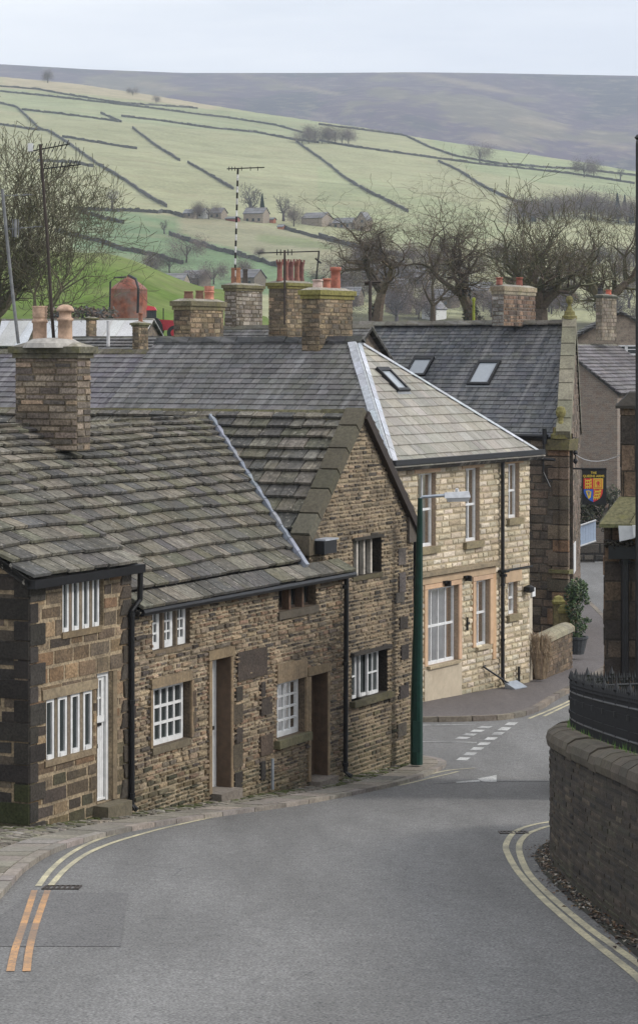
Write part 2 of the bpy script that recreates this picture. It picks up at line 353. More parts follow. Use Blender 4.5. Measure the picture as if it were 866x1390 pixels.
def window(root, fr, s0, s1, h0, h1, rec=.12, lights=1, cols=2, rows=2, fw=.05, mull=0, bar=.022, mat='white', glass='glass', sill=None, lintel=None, scol=(.16, .135, .1), smat='dress', curtain=False, mcol=(.2, .16, .115), rowpos=None, skew=None):
    mb = MB(); gm = MB(); W = s1 - s0; lw = (W - mull * (lights - 1)) / lights; d0, d1 = -rec - .05, -rec
    for L in range(lights):
        a = s0 + L * (lw + mull); e = a + lw
        mb.fbox(fr, a, a + fw, h0, h1, d0, d1); mb.fbox(fr, e - fw, e, h0, h1, d0, d1)
        mb.fbox(fr, a + fw, e - fw, h1 - fw, h1, d0, d1); mb.fbox(fr, a + fw, e - fw, h0, h0 + fw * 1.3, d0, d1 + .015)
        for i in range(1, cols):
            c = a + fw + (lw - 2 * fw) * i / cols; mb.fbox(fr, c - bar / 2, c + bar / 2, h0 + fw, h1 - fw, d0 + .01, d1 - .008)
        for j in range(1, rows):
            t = rowpos[j - 1] if rowpos else j / rows
            c = h0 + fw + (h1 - h0 - 2 * fw) * t; bb = bar * (1.8 if rowpos else 1); mb.fbox(fr, a + fw, e - fw, c - bb / 2, c + bb / 2, d0 + .005, d1 - .004)
        gm.fbox(fr, a + .01, e - .01, h0 + .01, h1 - .01, d0 + .012, d0 + .02)
    w = mb.build('window', M[mat], root)
    gm.build('pane', M[glass], w)
    if mull:
        for L in range(lights - 1):
            q = MB(); a = s0 + L * (lw + mull) + lw
            P = fr.P; q.box8([P(a, h0, -rec - .1), P(a + mull, h0, -rec - .1), P(a + mull * .85, h0, -.012), P(a + mull * .15, h0, -.012), P(a, h1, -rec - .1), P(a + mull, h1, -rec - .1), P(a + mull * .85, h1, -.012), P(a + mull * .15, h1, -.012)], jc(mcol, .1))
            q.build('mullion', M[smat], w)
    if sill:
        q = MB(); q.slab([(s0 - sill[0], h0 - sill[1]), (s1 + sill[0], h0 - sill[1]), (s1 + sill[0], h0), (s0 - sill[0], h0)], fr.P, -rec - .04, sill[2], .006, scol); q.build('sill', M[smat], w)
    if lintel:
        q = MB(); q.slab([(s0 - lintel[0], h1), (s1 + lintel[0], h1), (s1 + lintel[0], h1 + lintel[1]), (s0 - lintel[0], h1 + lintel[1])], fr.P, -rec, lintel[2], .006, lintel[3] if len(lintel) > 3 else scol); q.build('lintel', M[smat], w)
    if curtain:
        q = MB(); k = 24; dd = -rec - .085
        for L in range(lights):
            a = s0 + L * (lw + mull); e = a + lw
            for (x0, x1) in ((a - .02, a + lw * .47), (e - lw * .47, e + .02)):
                for i in range(k):
                    t0, t1 = i / k, (i + 1) / k
                    f = lambda t: dd + .02 * math.sin(t * 26)
                    q.face([fr.P(x0 + (x1 - x0) * t0, h0, f(t0)), fr.P(x0 + (x1 - x0) * t1, h0, f(t1)), fr.P(x0 + (x1 - x0) * t1, h1, f(t1)), fr.P(x0 + (x1 - x0) * t0, h1, f(t0))], (.5, .5, .5))
        q.build('curtain', M['curtain'], w)
    return w
def px_open(fr, xl, xr, yt, yb, yb_at=None):
    """opening from pixels: left/right edge, top and bottom as seen at the left edge"""
    return (fr.s_of(xl), fr.s_of(xr), fr.h_of(xl, yb), fr.h_of(xl, yt))
exec_parts = True
# ------------------------------------------------------------------ terrain
def lerp_t(tab, x):
    if x <= tab[0][0]: return tab[0][1]
    for (a, b), (c, d) in zip(tab, tab[1:]):
        if x <= c: return b + (d - b) * (x - a) / (c - a)
    return tab[-1][1]
def smooth_t(tab, x):
    return sum(k * lerp_t(tab, x + d) for d, k in ((-4.5, 1), (-3, 2), (-1.5, 3), (0, 4), (1.5, 3), (3, 2), (4.5, 1))) / 16
ROADH = [(-30, 1.2), (0, -2.6), (20, -5.05), (25, -5.6), (30, -6.15), (35, -6.7), (40, -7.2), (47.5, -7.93), (50.4, -8.1), (58.5, -8.35), (62.6, -8.44), (65.5, -8.6), (75, -8.85), (108, -8.95), (140, -9)]
def hroad(Y): return smooth_t(ROADH, Y)
FARX = [-900, -200, 0, 130, 300, 360, 450, 650, 866, 1100, 1800]
ROWS = [(112, [-9] * 11),
        (140, [-4, -4, -4, -4, -5.5, -6, -9, -9, -9, -9, -9]),
        (180, [1, 1, .8, .8, -.6, -2, -9, -10, -10, -9, -8]),
        (230, [9.5, 9.6, 9.4, 8.9, 5.8, 3.4, -9, -11, -11, -9, -7]),
        (300, [6, 5, 4, 2, -5, -9, -14, -14, -14, -12, -10]),
        (400, [-12] + [-15] * 9 + [-12])]
SKY_Y = [(-900, 84), (-200, 94), (0, 103), (100, 112), (200, 127), (270, 139), (350, 152), (433, 164), (498, 173), (583, 188), (683, 203), (783, 218), (866, 232), (1100, 262), (1800, 320)]
MOOR_Y = [(-900, 90), (0, 85), (120, 92), (250, 97), (433, 97), (560, 96), (650, 97), (866, 101), (1800, 120)]
def vn(x, y):        # cheap smooth noise
    return (math.sin(x * 1.3 + 1.7 * math.sin(y * .9)) + math.sin(y * 1.7 + 1.3 * math.sin(x * .7 + 2))) * .5
def Hterr(X, Y):
    if Y < 112: return hroad(Y)
    px = CX + F * X / Y; px = max(-900, min(1800, px))
    if Y <= 400:
        for (ya, ra), (yb, rb) in zip(ROWS, ROWS[1:]):
            if Y <= yb:
                i = 0
                while FARX[i + 1] < px: i += 1
                t = (px - FARX[i]) / (FARX[i + 1] - FARX[i]); t = t * t * (3 - 2 * t)
                a = ra[i] + (ra[i + 1] - ra[i]) * t; b = rb[i] + (rb[i + 1] - rb[i]) * t
                k = (Y - ya) / (yb - ya); k = k * k * (3 - 2 * k); return a + (b - a) * k + .15 * vn(X * .2, Y * .2)
    Yt = 2000 - 400 * max(0, min(1.3, px / 866)); Ht = (HY - lerp_t(SKY_Y, px)) / F * Yt
    if Y <= Yt:
        t = (Y - 400) / (Yt - 400); g = t ** 1.08
        return -15 + (Ht + 15) * g + 2.2 * vn(X * .012, Y * .01) * math.sin(math.pi * t) + 1.6 * math.sin(math.pi * t) * vn(X * .03 + 4, Y * .021)
    if Y <= 2500: k = (Y - Yt) / (2500 - Yt); return Ht - 45 * k * k * (3 - 2 * k)
    Hm = (HY - lerp_t(MOOR_Y, px)) / F * 4600
    if Y <= 4600:
        t = (Y - 2500) / 2100; g = t ** 1.15
        rg = math.sin(math.pi * t) ** .7 * (24 * vn(X * .0045, Y * .002) + 9 * vn(X * .012 + 3, Y * .004) + 9 * abs(vn(X * .02 + .004 * Y, Y * .005)))
        return Ht - 45 + (Hm - Ht + 45) * g + rg
    k = min(1, (Y - 4600) / 1800); return Hm - 160 * k * k
def on_terrain(px, py, y0=400, y1=2400):
    u = (px - CX) / F; v = (HY - py) / F; Y = y0; st = 4.0
    while Y < y1:
        if Hterr(u * Y, Y) >= v * Y: break
        Y += st
    return (u * Y, Y, Hterr(u * Y, Y))
def gy(py, off=0.0):            # depth at which the road surface appears at picture row py
    lo, hi = 8.0, 130.0
    for _ in range(40):
        m_ = (lo + hi) / 2
        if HY - F * (hroad(m_) + off) / m_ > py: lo = m_
        else: hi = m_
    return lo
def gp(px, py, off=0.0):
    Y = gy(py, off); return ((px - CX) / F * Y, Y)
def inpoly(x, y, P):
    c = False
    for i in range(len(P)):
        (x0, y0), (x1, y1) = P[i - 1], P[i]
        if (y0 > y) != (y1 > y) and x < (x1 - x0) * (y - y0) / (y1 - y0) + x0: c = not c
    return c
ZONES = [([(110, 280), (230, 292), (330, 330), (480, 350), (480, 400), (300, 400), (100, 370)], (.15, .215, .115)),
         ([(240, 287), (330, 300), (450, 325), (640, 355), (640, 400), (500, 395), (340, 345), (250, 318)], (.26, .25, .16)),
         ([(0, 90), (120, 100), (275, 130), (300, 149), (120, 127), (0, 118)], (.36, .31, .21)),
         ([(0, 118), (200, 140), (433, 160), (433, 190), (200, 168), (0, 150)], (.27, .29, .17)),
         ([(340, 318), (420, 322), (470, 340), (360, 330)], (.19, .21, .11)),
         ([(433, 225), (640, 280), (700, 310), (600, 345), (433, 300)], (.28, .30, .17)),
         ([(560, 175), (866, 225), (866, 268), (640, 232)], (.27, .30, .17))]
MOORTAN = [((720, 165), (60, 9)), ((670, 190), (40, 8)), ((730, 182), (30, 6)), ((210, 115), (40, 5)), ((620, 110), (160, 4)), ((350, 105), (150, 3)), ((820, 195), (45, 5))]
def terr_col(X, Y, h):
    if Y < 112: return (.10, .10, .09)
    px = CX + F * X / Y; py = HY - F * h / Y
    if Y < 330: return (.115, .175, .04) if px < 420 else (.09, .08, .055)
    Yt = 2000 - 400 * max(0, min(1.3, px / 866))
    if Y > Yt + 40:
        c = [.066, .036, .06]; wob = vn(X * .021 + 9, Y * .006) + .6 * vn(X * .05, Y * .017 + 3) + .4 * vn(X * .11, Y * .03)
        t = vn(X * .008 + 5, Y * .003) + .6 * wob
        if t > .45: c = [.11, .085, .06]
        elif t < -.4: c = [.036, .024, .036]
        for (a, b), (w, hh) in MOORTAN:
            q = ((px - a) / w) ** 2 + ((py - b - .2 * (px - a)) / hh) ** 2 + .55 * wob
            if q < .8: k = min(.8, 2 * (.8 - q)); c = [c[0] + (.2 - c[0]) * k, c[1] + (.15 - c[1]) * k, c[2] + (.10 - c[2]) * k]
        return tuple(c)
    if Y < 640 and px > 430: return (.085, .08, .05)
    c = (.305, .305, .18)
    for P, k in ZONES:
        if inpoly(px, py, P): c = k
    t = .5 + .5 * vn(X * .018, Y * .012); return tuple(a * (.92 + .16 * t) for a in c)
def build_ground():
    mb = MB(); ys = []; y = -30.0
    while y < 110: ys.append(y); y += 4
    while y < 400: ys.append(y); y += 4
    while y < 2600: ys.append(y); y += 9
    while y < 6600: ys.append(y); y += 34
    nx = 230; V = []
    for y in ys:
        for i in range(nx + 1):
            t = 2 * i / nx - 1; t = (abs(t) ** 1.35) * (1 if t > 0 else -1); x = t * (60 + .62 * max(y, 0)); h = Hterr(x, y) if y >= 112 else hroad(y) - .35
            V.append((x, y, h))
    C = [terr_col(*v) for v in V]; w = nx + 1
    me = bpy.data.meshes.new('ground'); fs = []
    for j in range(len(ys) - 1):
        for i in range(nx): a = j * w + i; fs.append((a, a + 1, a + w + 1, a + w))
    me.from_pydata(V, [], fs); ca = me.color_attributes.new('Col', 'FLOAT_COLOR', 'POINT'); arr = []
    for c in C: arr.extend((*c, 1.0))
    ca.data.foreach_set('color', arr); me.polygons.foreach_set('use_smooth', [True] * len(fs)); me.materials.append(M['ground'])
    o = bpy.data.objects.new('ground', me); COL.objects.link(o); kind(o, 'structure')
build_ground()

# ------------------------------------------------------------------ road, footways, paint
def strip(name, xl, xr, y0, y1, off, mat, step=.5, k='structure'):
    mb = MB(); y = y0; rows = []
    while y < y1 + 1e-6: rows.append(y); y += step
    for a, b in zip(rows, rows[1:]):
        n = 6
        for i in range(n):
            la, ra, lb, rb = xl(a), xr(a), xl(b), xr(b)
            f = lambda l, r_, t: l + (r_ - l) * t
            mb.face([(f(la, ra, i / n), a, hroad(a) + off), (f(la, ra, (i + 1) / n), a, hroad(a) + off), (f(lb, rb, (i + 1) / n), b, hroad(b) + off), (f(lb, rb, i / n), b, hroad(b) + off)], (.1, .1, .1))
    return kind(mb.build(name, mat), k)
strip('road', lambda y: -26, lambda y: 30, -10, 111, 0, M['road'])
K1 = [(-3.2, 10), (-3.32, 20), (-3.45, 27.6), (-3.56, 31.5), (-3.4, 34.5), (-2.75, 37.3), (-1.52, 40.1), (-.35, 42.3), (1.14, 45.9), (1.75, 47.6), (2.25, 49.3), (2.5, 50.4), (2.4, 51.2), (1.9, 51.8), (.5, 52.2), (-7, 52.6)]
def catmull(P, n=8):
    out = []
    for i in range(len(P) - 1):
        p0, p1, p2, p3 = P[max(i - 1, 0)], P[i], P[i + 1], P[min(i + 2, len(P) - 1)]
        for k in range(n):
            t = k / n; out.append(tuple(.5 * ((2 * p1[c]) + (-p0[c] + p2[c]) * t + (2 * p0[c] - 5 * p1[c] + 4 * p2[c] - p3[c]) * t * t + (-p0[c] + 3 * p1[c] - 3 * p2[c] + p3[c]) * t ** 3) for c in range(len(p1))))
    out.append(P[-1]); return out
def resample(P, d):
    out = [P[0]]; acc = 0
    for a, b in zip(P, P[1:]):
        L = math.dist(a, b); t = d - acc
        while t <= L: out.append(tuple(a[c] + (b[c] - a[c]) * t / L for c in range(len(a)))); t += d
        acc = (acc + L) % d
    return out
def offset(P, k):
    out = []
    for i in range(len(P)):
        a, b = P[max(i - 1, 0)], P[min(i + 1, len(P) - 1)]; dx, dy = b[0] - a[0], b[1] - a[1]; L = math.hypot(dx, dy) or 1
        out.append((P[i][0] - dy / L * k, P[i][1] + dx / L * k))
    return out
K1c = resample(catmull(K1), .3)
def K1x(Y):
    best = -12
    for a, b in zip(K1c, K1c[1:]):
        if a[1] <= Y <= b[1] and b[1] > a[1]: best = a[0] + (b[0] - a[0]) * (Y - a[1]) / (b[1] - a[1])
    return best
PAVE = kind(thing('pavement', 'flagged and cobbled footway in front of the cottages', 'pavement', (-3, 35, -6.6)), 'structure')
def ribbon(mb, A, B, off, thick=None, col=(.2, .18, .15)):
    for i in range(len(A) - 1):
        P = lambda q, o=off: (q[0], q[1], hroad(q[1]) + o)
        mb.face([P(A[i]), P(A[i + 1]), P(B[i + 1]), P(B[i])], col)
        if thick: mb.face([P(A[i], off - thick), P(A[i + 1], off - thick), P(A[i + 1]), P(A[i])], col)
def flags(mb, C, k0, k1, off, length, pal, gap=.012, h=.12, jitter=.004):
    """row of slabs along curve C between offsets k0..k1 to its left"""
    C = resample(C, .1); n = int(length / .1); i = 0
    A, B = offset(C, k0), offset(C, k1)
    while i < len(C) - 2:
        m_ = max(3, int(n * R.uniform(.7, 1.3))); j = min(i + m_, len(C) - 1); z = off + R.uniform(-jitter, jitter); col = jc(R.choice(pal), .15)
        mid = (i + j) // 2; P = lambda q, zz: (q[0], q[1], hroad(q[1]) + zz)
        f = gap / math.dist(C[i], C[j]) if math.dist(C[i], C[j]) > 0 else 0
        L = lambda a, b, t: (a[0] + (b[0] - a[0]) * t, a[1] + (b[1] - a[1]) * t)
        a0, a2 = L(A[i], A[j], f), L(A[i], A[j], 1 - f); b0, b2 = L(B[i], B[j], f), L(B[i], B[j], 1 - f)
        a1 = A[mid]; b1 = B[mid]
        for q in ((a0, a1, b1, b0), (a1, a2, b2, b1)): mb.face([P(p, z) for p in q], col)
        for p, q in ((a0, a1), (a1, a2), (b2, b1), (b1, b0), (a0, b0), (b2, a2)): mb.face([P(p, z - h), P(q, z - h), P(q, z), P(p, z)], col)
        i = j
kb = MB(); flags(kb, K1c, 0, .16, .07, .95, [(.25, .225, .195), (.2, .18, .155), (.28, .25, .22)], h=.14); kb.build('kerb', M['dress'], PAVE)
fb = MB(); flags(fb, K1c, .17, .68, .073, .75, [(.27, .245, .21), (.22, .2, .17), (.31, .275, .24)], h=.05); fb.build('flagstones', M['sett'], PAVE)
sb = MB(); ca_, sa_ = math.cos(math.radians(-25.7)), math.sin(math.radians(-25.7))
OC = offset(K1c, .7)
def OCx(Y):
    best = None
    for a, b in zip(OC, OC[1:]):
        if min(a[1], b[1]) <= Y <= max(a[1], b[1]) and a[1] != b[1]:
            x = a[0] + (b[0] - a[0]) * (Y - a[1]) / (b[1] - a[1]); best = x if best is None else min(best, x)
    return best
oct_ = {}
i_ = 0; b_ = 8.0
while b_ < 62:                      # setts laid in courses square to the cottages
    hh = R.uniform(.10, .14); a_ = -32 + R.uniform(0, .2)
    while a_ < 2:
        w_ = R.uniform(.13, .24); pts = [(a_, b_), (a_ + w_ - .015, b_), (a_ + w_ - .015, b_ + hh - .015), (a_, b_ + hh - .015)]
        W_ = [(p[0] * ca_ - p[1] * sa_, p[0] * sa_ + p[1] * ca_) for p in pts]; cx_, cy_ = sum(p[0] for p in W_) / 4, sum(p[1] for p in W_) / 4
        a_ += w_
        if not (18 < cy_ < 51.8): continue
        key = round(cy_, 1)
        if key not in oct_: oct_[key] = OCx(key)
        x_ = oct_[key]
        if x_ is None or cx_ > x_ - .05 or cx_ < x_ - 4.2: continue
        z_ = .07 + R.uniform(-.01, .01)
        wl = (-2.85 + .481 * (cy_ - 40.2))
        if cx_ < wl - .6 and cy_ > 38: continue
        near = cx_ - wl
        col = jc(R.choice([(.2, .18, .15), (.25, .225, .19), (.14, .125, .105), (.18, .17, .125)]), .25)
        if near < .35 and cy_ > 37 and R.random() < .5: col = (.075, .085, .03)
        sb.slab([(0, 0), (1, 0), (1, 1), (0, 1)], lambda a, b, c: (W_[0][0] + (W_[1][0] - W_[0][0]) * a + (W_[3][0] - W_[0][0]) * b, W_[0][1] + (W_[1][1] - W_[0][1]) * a + (W_[3][1] - W_[0][1]) * b, hroad(W_[0][1] + (W_[2][1] - W_[0][1]) * b) + c), z_ - .05, z_, .12, col)
    b_ += hh
sb.build('cobbles', M['sett'], PAVE)
bm_ = MB(); rows = [14 + .25 * k for k in range(150)]
for a, b in zip(rows, rows[1:]):
    bm_.face([(-15, a, hroad(a) + .045), (K1x(a) - .05, a, hroad(a) + .045), (K1x(b) - .05, b, hroad(b) + .045), (-15, b, hroad(b) + .045)], (.07, .07, .045))
bm_.build('bedding', M['sett'], PAVE)

# footway at the cream house
K2 = [(-9, 57.8), (1, 58.15), (3.6, 58.45), (4.4, 58.9), (4.95, 59.9), (5.35, 61.2), (6.05, 64), (7.7, 70), (8.9, 76), (9.5, 84), (9.6, 95), (9.2, 110)]
K2c = resample(catmull(K2), .3)
def K2x(Y):
    for a, b in zip(K2c, K2c[1:]):
        if a[1] <= Y <= b[1] and b[1] > a[1]: return a[0] + (b[0] - a[0]) * (Y - a[1]) / (b[1] - a[1])
    return 9
FW = kind(thing('footway', 'tarmac footway at the corner below the cream house', 'pavement', (3, 60, -8.4)), 'structure')
q = MB(); y = 57.9; rows = []
while y < 109: rows.append(y); y += .25
for a, b in zip(rows, rows[1:]):
    for i in range(5):
        f = lambda Y, t: -9 + (K2x(Y) - .1 + 9) * t
        q.face([(f(a, i / 5), a, hroad(a) + .11), (f(a, i / 5 + .2), a, hroad(a) + .11), (f(b, i / 5 + .2), b, hroad(b) + .11), (f(b, i / 5), b, hroad(b) + .11)], (.1, .1, .1))
q.build('footway_surface', M['footway'], FW)
q = MB(); flags(q, K2c, 0, .16, .118, .9, [(.2, .17, .14), (.16, .14, .12)], h=.14); q.build('kerb', M['dress'], FW)

def line_px(pts, w, mat, name, label, off=.006, group=None, dash=None, cat='road marking'):
    P = [gp(x, y) for x, y in pts]; P = resample(catmull(P, 6), .15) if len(P) > 2 else resample(P, .1)
    mb = MB(); A, B = offset(P, -w / 2), offset(P, w / 2); ribbon(mb, A, B, off)
    o = mb.build(name, mat); kind(o, 'structure'); return o
YL = M['yline']
line_px([(52, 1204), (70, 1181), (95, 1160), (130, 1142), (180, 1127), (230, 1117)], .075, YL, 'yellow_line', '')
line_px([(69, 1203), (90, 1180), (118, 1160), (153, 1145), (200, 1131), (240, 1121), (310, 1106), (385, 1093)], .075, YL, 'yellow_line', '')
line_px([(230, 1117), (310, 1101), (385, 1089)], .05, YL, 'yellow_line', '')
line_px([(410, 1086), (460, 1077), (518, 1067)], .07, YL, 'yellow_line', ''); line_px([(415, 1090), (465, 1080), (515, 1071)], .05, YL, 'yellow_line', '')
line_px([(530, 1064), (570, 1055), (605, 1047), (635, 1044), (650, 1043)], .09, YL, 'yellow_line', '')
line_px([(542, 1067), (580, 1058), (610, 1051), (622, 1048)], .07, YL, 'yellow_line', '')
line_px([(14, 1320), (20, 1292), (30, 1262), (47, 1209)], .07, M['oline'], 'orange_line', ''); line_px([(36, 1320), (40, 1290), (48, 1258), (65, 1209)], .07, M['oline'], 'orange_line', '')
line_px([(905, 1370), (865, 1328), (828, 1298), (788, 1266), (740, 1224), (706, 1188), (690, 1162), (687, 1147), (699, 1130), (722, 1121), (750, 1116), (790, 1111)], .085, YL, 'yellow_line', '')
line_px([(930, 1362), (880, 1320), (835, 1287), (795, 1258), (752, 1222), (720, 1190), (707, 1165), (705, 1147), (715, 1134), (733, 1126), (752, 1121), (790, 1116)], .085, YL, 'yellow_line', '')
line_px([(718, 976), (763, 957), (820, 928), (835, 920)], .08, YL, 'yellow_line', ''); line_px([(738, 973), (780, 953), (820, 934), (835, 927)], .08, YL, 'yellow_line', '')
line_px([(570, 1007.5), (648, 1008.5)], .09, M['wline'], 'white_line', ''); line_px([(573, 985), (650, 984)], .10, M['wline'], 'white_line', '')
for (x0, y0, x1, y1, n_, ww) in ((661, 986.5, 621, 1006, 4, .3), (697, 981, 622, 1036, 8, .26)):
    for k in range(n_):
        t0, t1 = k / n_, (k + .62) / n_
        line_px([(x0 + (x1 - x0) * t0, y0 + (y1 - y0) * t0), (x0 + (x1 - x0) * t1, y0 + (y1 - y0) * t1)], ww * .85, M['wline'], 'give_way_marking', '')
def poly_mark(pts, mat, name, off=.005):
    mb = MB(); P = [gp(*p) for p in pts]; mb.face([(p[0], p[1], hroad(p[1]) + off) for p in P], (.1, .1, .1)); return kind(mb.build(name, mat), 'structure')
poly_mark([(648, 1058), (674, 1053), (674, 1063), (655, 1062)], M['wline'], 'worn_arrow', .007); poly_mark([(618, 1062), (650, 1059.5), (652, 1062), (620, 1064)], M['wline'], 'worn_arrow', .007)
def grid_patch(x0f, x1f, y0, y1, mat, name, off=.004):
    mb = MB(); n = 14
    for k in range(n):
        a = y0 + (y1 - y0) * k / n; b = y0 + (y1 - y0) * (k + 1) / n
        mb.face([(x0f(a), a, hroad(a) + off), (x1f(a), a, hroad(a) + off), (x1f(b), b, hroad(b) + off), (x0f(b), b, hroad(b) + off)], (.1, .1, .1))
    return kind(mb.build(name, mat), 'structure')
line_px([(588, 1065), (650, 1062), (760, 1061.5)], .05, M['patch_dark'], 'road_seam', '', off=.0045)
ya, yb = gy(1286), gy(1213); grid_patch(lambda y: -3.3 + .02 * (y - 24), lambda y: -1.82 - .06 * (y - ya), ya, yb, M['patch'], 'road_patch')
def grating(px, py, w, l, label):
    x, y = gp(px, py); z = hroad(y); t = thing('road_gully', label, 'drain cover', (x, y, z), 'road gullies beside the double lines')
    a = MB(); sl = (hroad(y + .5) - hroad(y - .5)); P = lambda u, v, c: (x + u, y + v, z + sl * v + c)
    bx = lambda u0, u1, v0, v1, c0, c1: a.box8([P(u0, v0, c0), P(u1, v0, c0), P(u1, v1, c0), P(u0, v1, c0), P(u0, v0, c1), P(u1, v0, c1), P(u1, v1, c1), P(u0, v1, c1)], (.03, .03, .03))
    bx(-w / 2, w / 2, -l / 2, -l / 2 + .03, .0, .012); bx(-w / 2, w / 2, l / 2 - .03, l / 2, .0, .012); bx(-w / 2, -w / 2 + .03, -l / 2, l / 2, .0, .011); bx(w / 2 - .03, w / 2, -l / 2, l / 2, .0, .011)
    n = 7
    for k in range(1, n): u = -w / 2 + w * k / n; bx(u - .012, u + .012, -l / 2, l / 2, .0, .009)
    a.build('grate', M['darkwood'], t)
grating(84, 1206, .42, .42, 'iron gully grate beside the orange and yellow lines at the left kerb')
grating(697, 1131, .42, .4, 'iron gully grate on the bend of the double yellow lines under the curved wall')
# damp grit and fallen leaves in the gutter under the curved wall
LW = [(3.35, 8), (3.12, 17), (3.0, 24.3), (2.93, 27), (2.9, 30), (2.94, 32.4), (3.08, 34.2), (3.45, 35.9), (4.0, 37.0), (4.8, 37.8), (6, 38.3), (9, 38.7), (14, 38.9)]
LWc = resample(catmull(LW), .2)
q = MB(); lc = [(.10, .055, .03), (.14, .09, .05), (.06, .04, .03), (.3, .27, .22), (.05, .045, .04), (.17, .12, .07)]
for _ in range(1500):
    i = R.randrange(10, len(LWc) - 60); t = abs(R.gauss(0, .10)) + .02
    O_ = offset(LWc[i - 1:i + 2], t)[1]; x, y = O_[0] + R.uniform(-.05, .05), O_[1] + R.uniform(-.1, .1); s = R.uniform(.012, .04); a = R.uniform(0, 6.3); z = hroad(y)
    c1, s1 = math.cos(a), math.sin(a); lf = R.uniform(.01, .03)
    q.face([(x - s * c1, y - s * s1, z + .006), (x + s * .6 * s1, y - s * .6 * c1, z + lf), (x + s * c1, y + s * s1, z + .008), (x - s * .6 * s1, y + s * .6 * c1, z + lf)], jc(R.choice(lc), .3))
kind(q.build('fallen_leaves', M['leafy']), 'stuff')
q = MB(); A = offset(LWc, -.1); B = offset(LWc, .2); ribbon(q, B, A, .0045, None, (.035, .033, .028)); kind(q.build('gutter_silt', M['sett']), 'structure')
# ------------------------------------------------------------------ the three cottages
L1 = street((-2.85, 40.2), .481); L1 = L1.shift(L1.s_of(39))
d1, n1 = L1.d, L1.n
TAN = [(.24, .185, .115), (.19, .15, .10), (.28, .22, .145), (.15, .12, .085), (.21, .155, .095), (.12, .10, .075), (.27, .2, .13)]
DARKST = [(.06, .05, .042), (.09, .072, .055), (.045, .04, .035), (.12, .095, .07), (.16, .12, .08)]
SLABP = [(.155, .142, .115), (.12, .113, .098), (.185, .168, .135), (.10, .096, .088), (.14, .135, .10), (.21, .192, .158), (.11, .105, .10)]
R.seed(11)
sC = L1.s_of(177.5)          # party wall end cottage / middle cottage
sD = L1.s_of(465)            # middle cottage / gabled cottage
RR, HR = 3.5, -1.25          # ridge distance behind the front, ridge height
def roof_frame(fr, s, heave, hridge, run, over=.16):
    """origin at the eave line, u along the wall, v up the slope away from the street"""
    pitch = math.atan2(hridge - heave, run); cp, sp = math.cos(pitch), math.sin(pitch)
    O = Vector(fr.P(s, heave - over * math.tan(pitch), over)); u = Vector((fr.d[0], fr.d[1], 0)); v = Vector((-fr.n[0] * cp, -fr.n[1] * cp, sp)); n = Vector((fr.n[0] * sp, fr.n[1] * sp, cp))
    return O, u, v, n, (run + over) / cp
def ridge_stones(mb, p0, p1, across, seg=.5, w=.2, drop=.14, t=.05, col=(.12, .115, .09), lift=.03):
    p0, p1 = Vector(p0), Vector(p1); D = p1 - p0; L = D.length; D.normalize(); A = Vector(across).normalized(); up = Vector((0, 0, 1)); a = 0
    while a < L:
        b = min(a + seg * R.uniform(.8, 1.2), L); j = R.uniform(-.012, .012); c = jc(col, .25); e0, e1 = p0 + D * (a + .006), p0 + D * (b - .006)
        P = lambda e, x, z: e + A * x + up * (z + j + lift)
        prof = [(-w, -drop), (-.03, .03), (.03, .03), (w, -drop)]; inn = [(-w, -drop - t), (0, -.04), (0, -.04), (w, -drop - t)]
        for k in range(3):
            mb.face([P(e0, *prof[k]), P(e1, *prof[k]), P(e1, *prof[k + 1]), P(e0, *prof[k + 1])], c)
        for e in (e0, e1): mb.face([P(e, *x) for x in prof + inn[::-1]], c)
        for s_ in (0, 3): mb.face([P(e0, *prof[s_]), P(e1, *prof[s_]), P(e1, *inn[s_]), P(e0, *inn[s_])], c)
        a = b
def gutter(root, pts, r=.055, mat='black', brackets=True):
    mb = MB(); pts = [Vector(p) for p in pts]
    mb.tube(pts, r, 8)
    mb.build('gutter', M[mat], root)
def pipe(root, pts, r=.04, mat='black', collars=()):
    mb = MB(); mb.tube([Vector(p) for p in pts], r, 8)
    for (p, rr) in collars: mb.lathe(p, [(rr, -.03), (rr, .03)], 8)
    return mb.build('drainpipe', M[mat], root)

# --- end cottage
eh = -3.2; s_end = sC
A = thing('end_cottage', 'cottage at the left end with dark quoins, white plank door and four-light mullioned windows', 'cottage', L1.P(0, hroad(37.5) + .1))
op = {'w1': (*px_open(L1, 84, 140, 780, 859),), 'w2': (*px_open(L1, 62, 126, 951, 1033),), 'd': (*px_open(L1, 131, 151, 915, 1092),)}
fs, fe = hroad(37.5) - .5, eh
hole = [op['w1'][:2] + (op['w1'][2], min(op['w1'][3], eh - .12)), op['w2'], op['d']]
hd = op['d']; hole[2] = (hd[0], hd[1], hd[2] - .0, hd[3])
mb = MB()
poly = [(0, fs), (s_end, fs), (s_end, eh), (0, eh)]
HAP = [(.22, .165, .11), (.17, .12, .075), (.12, .09, .062), (.27, .19, .115), (.075, .06, .048), (.22, .14, .08), (.15, .115, .08)]
stones(mb, L1, poly, hole, (.15, .27), (.28, .62), HAP, prot=.012, inset=.012, gap=.034, backing=(.33, .26, .17), base=(fs, 1.1))
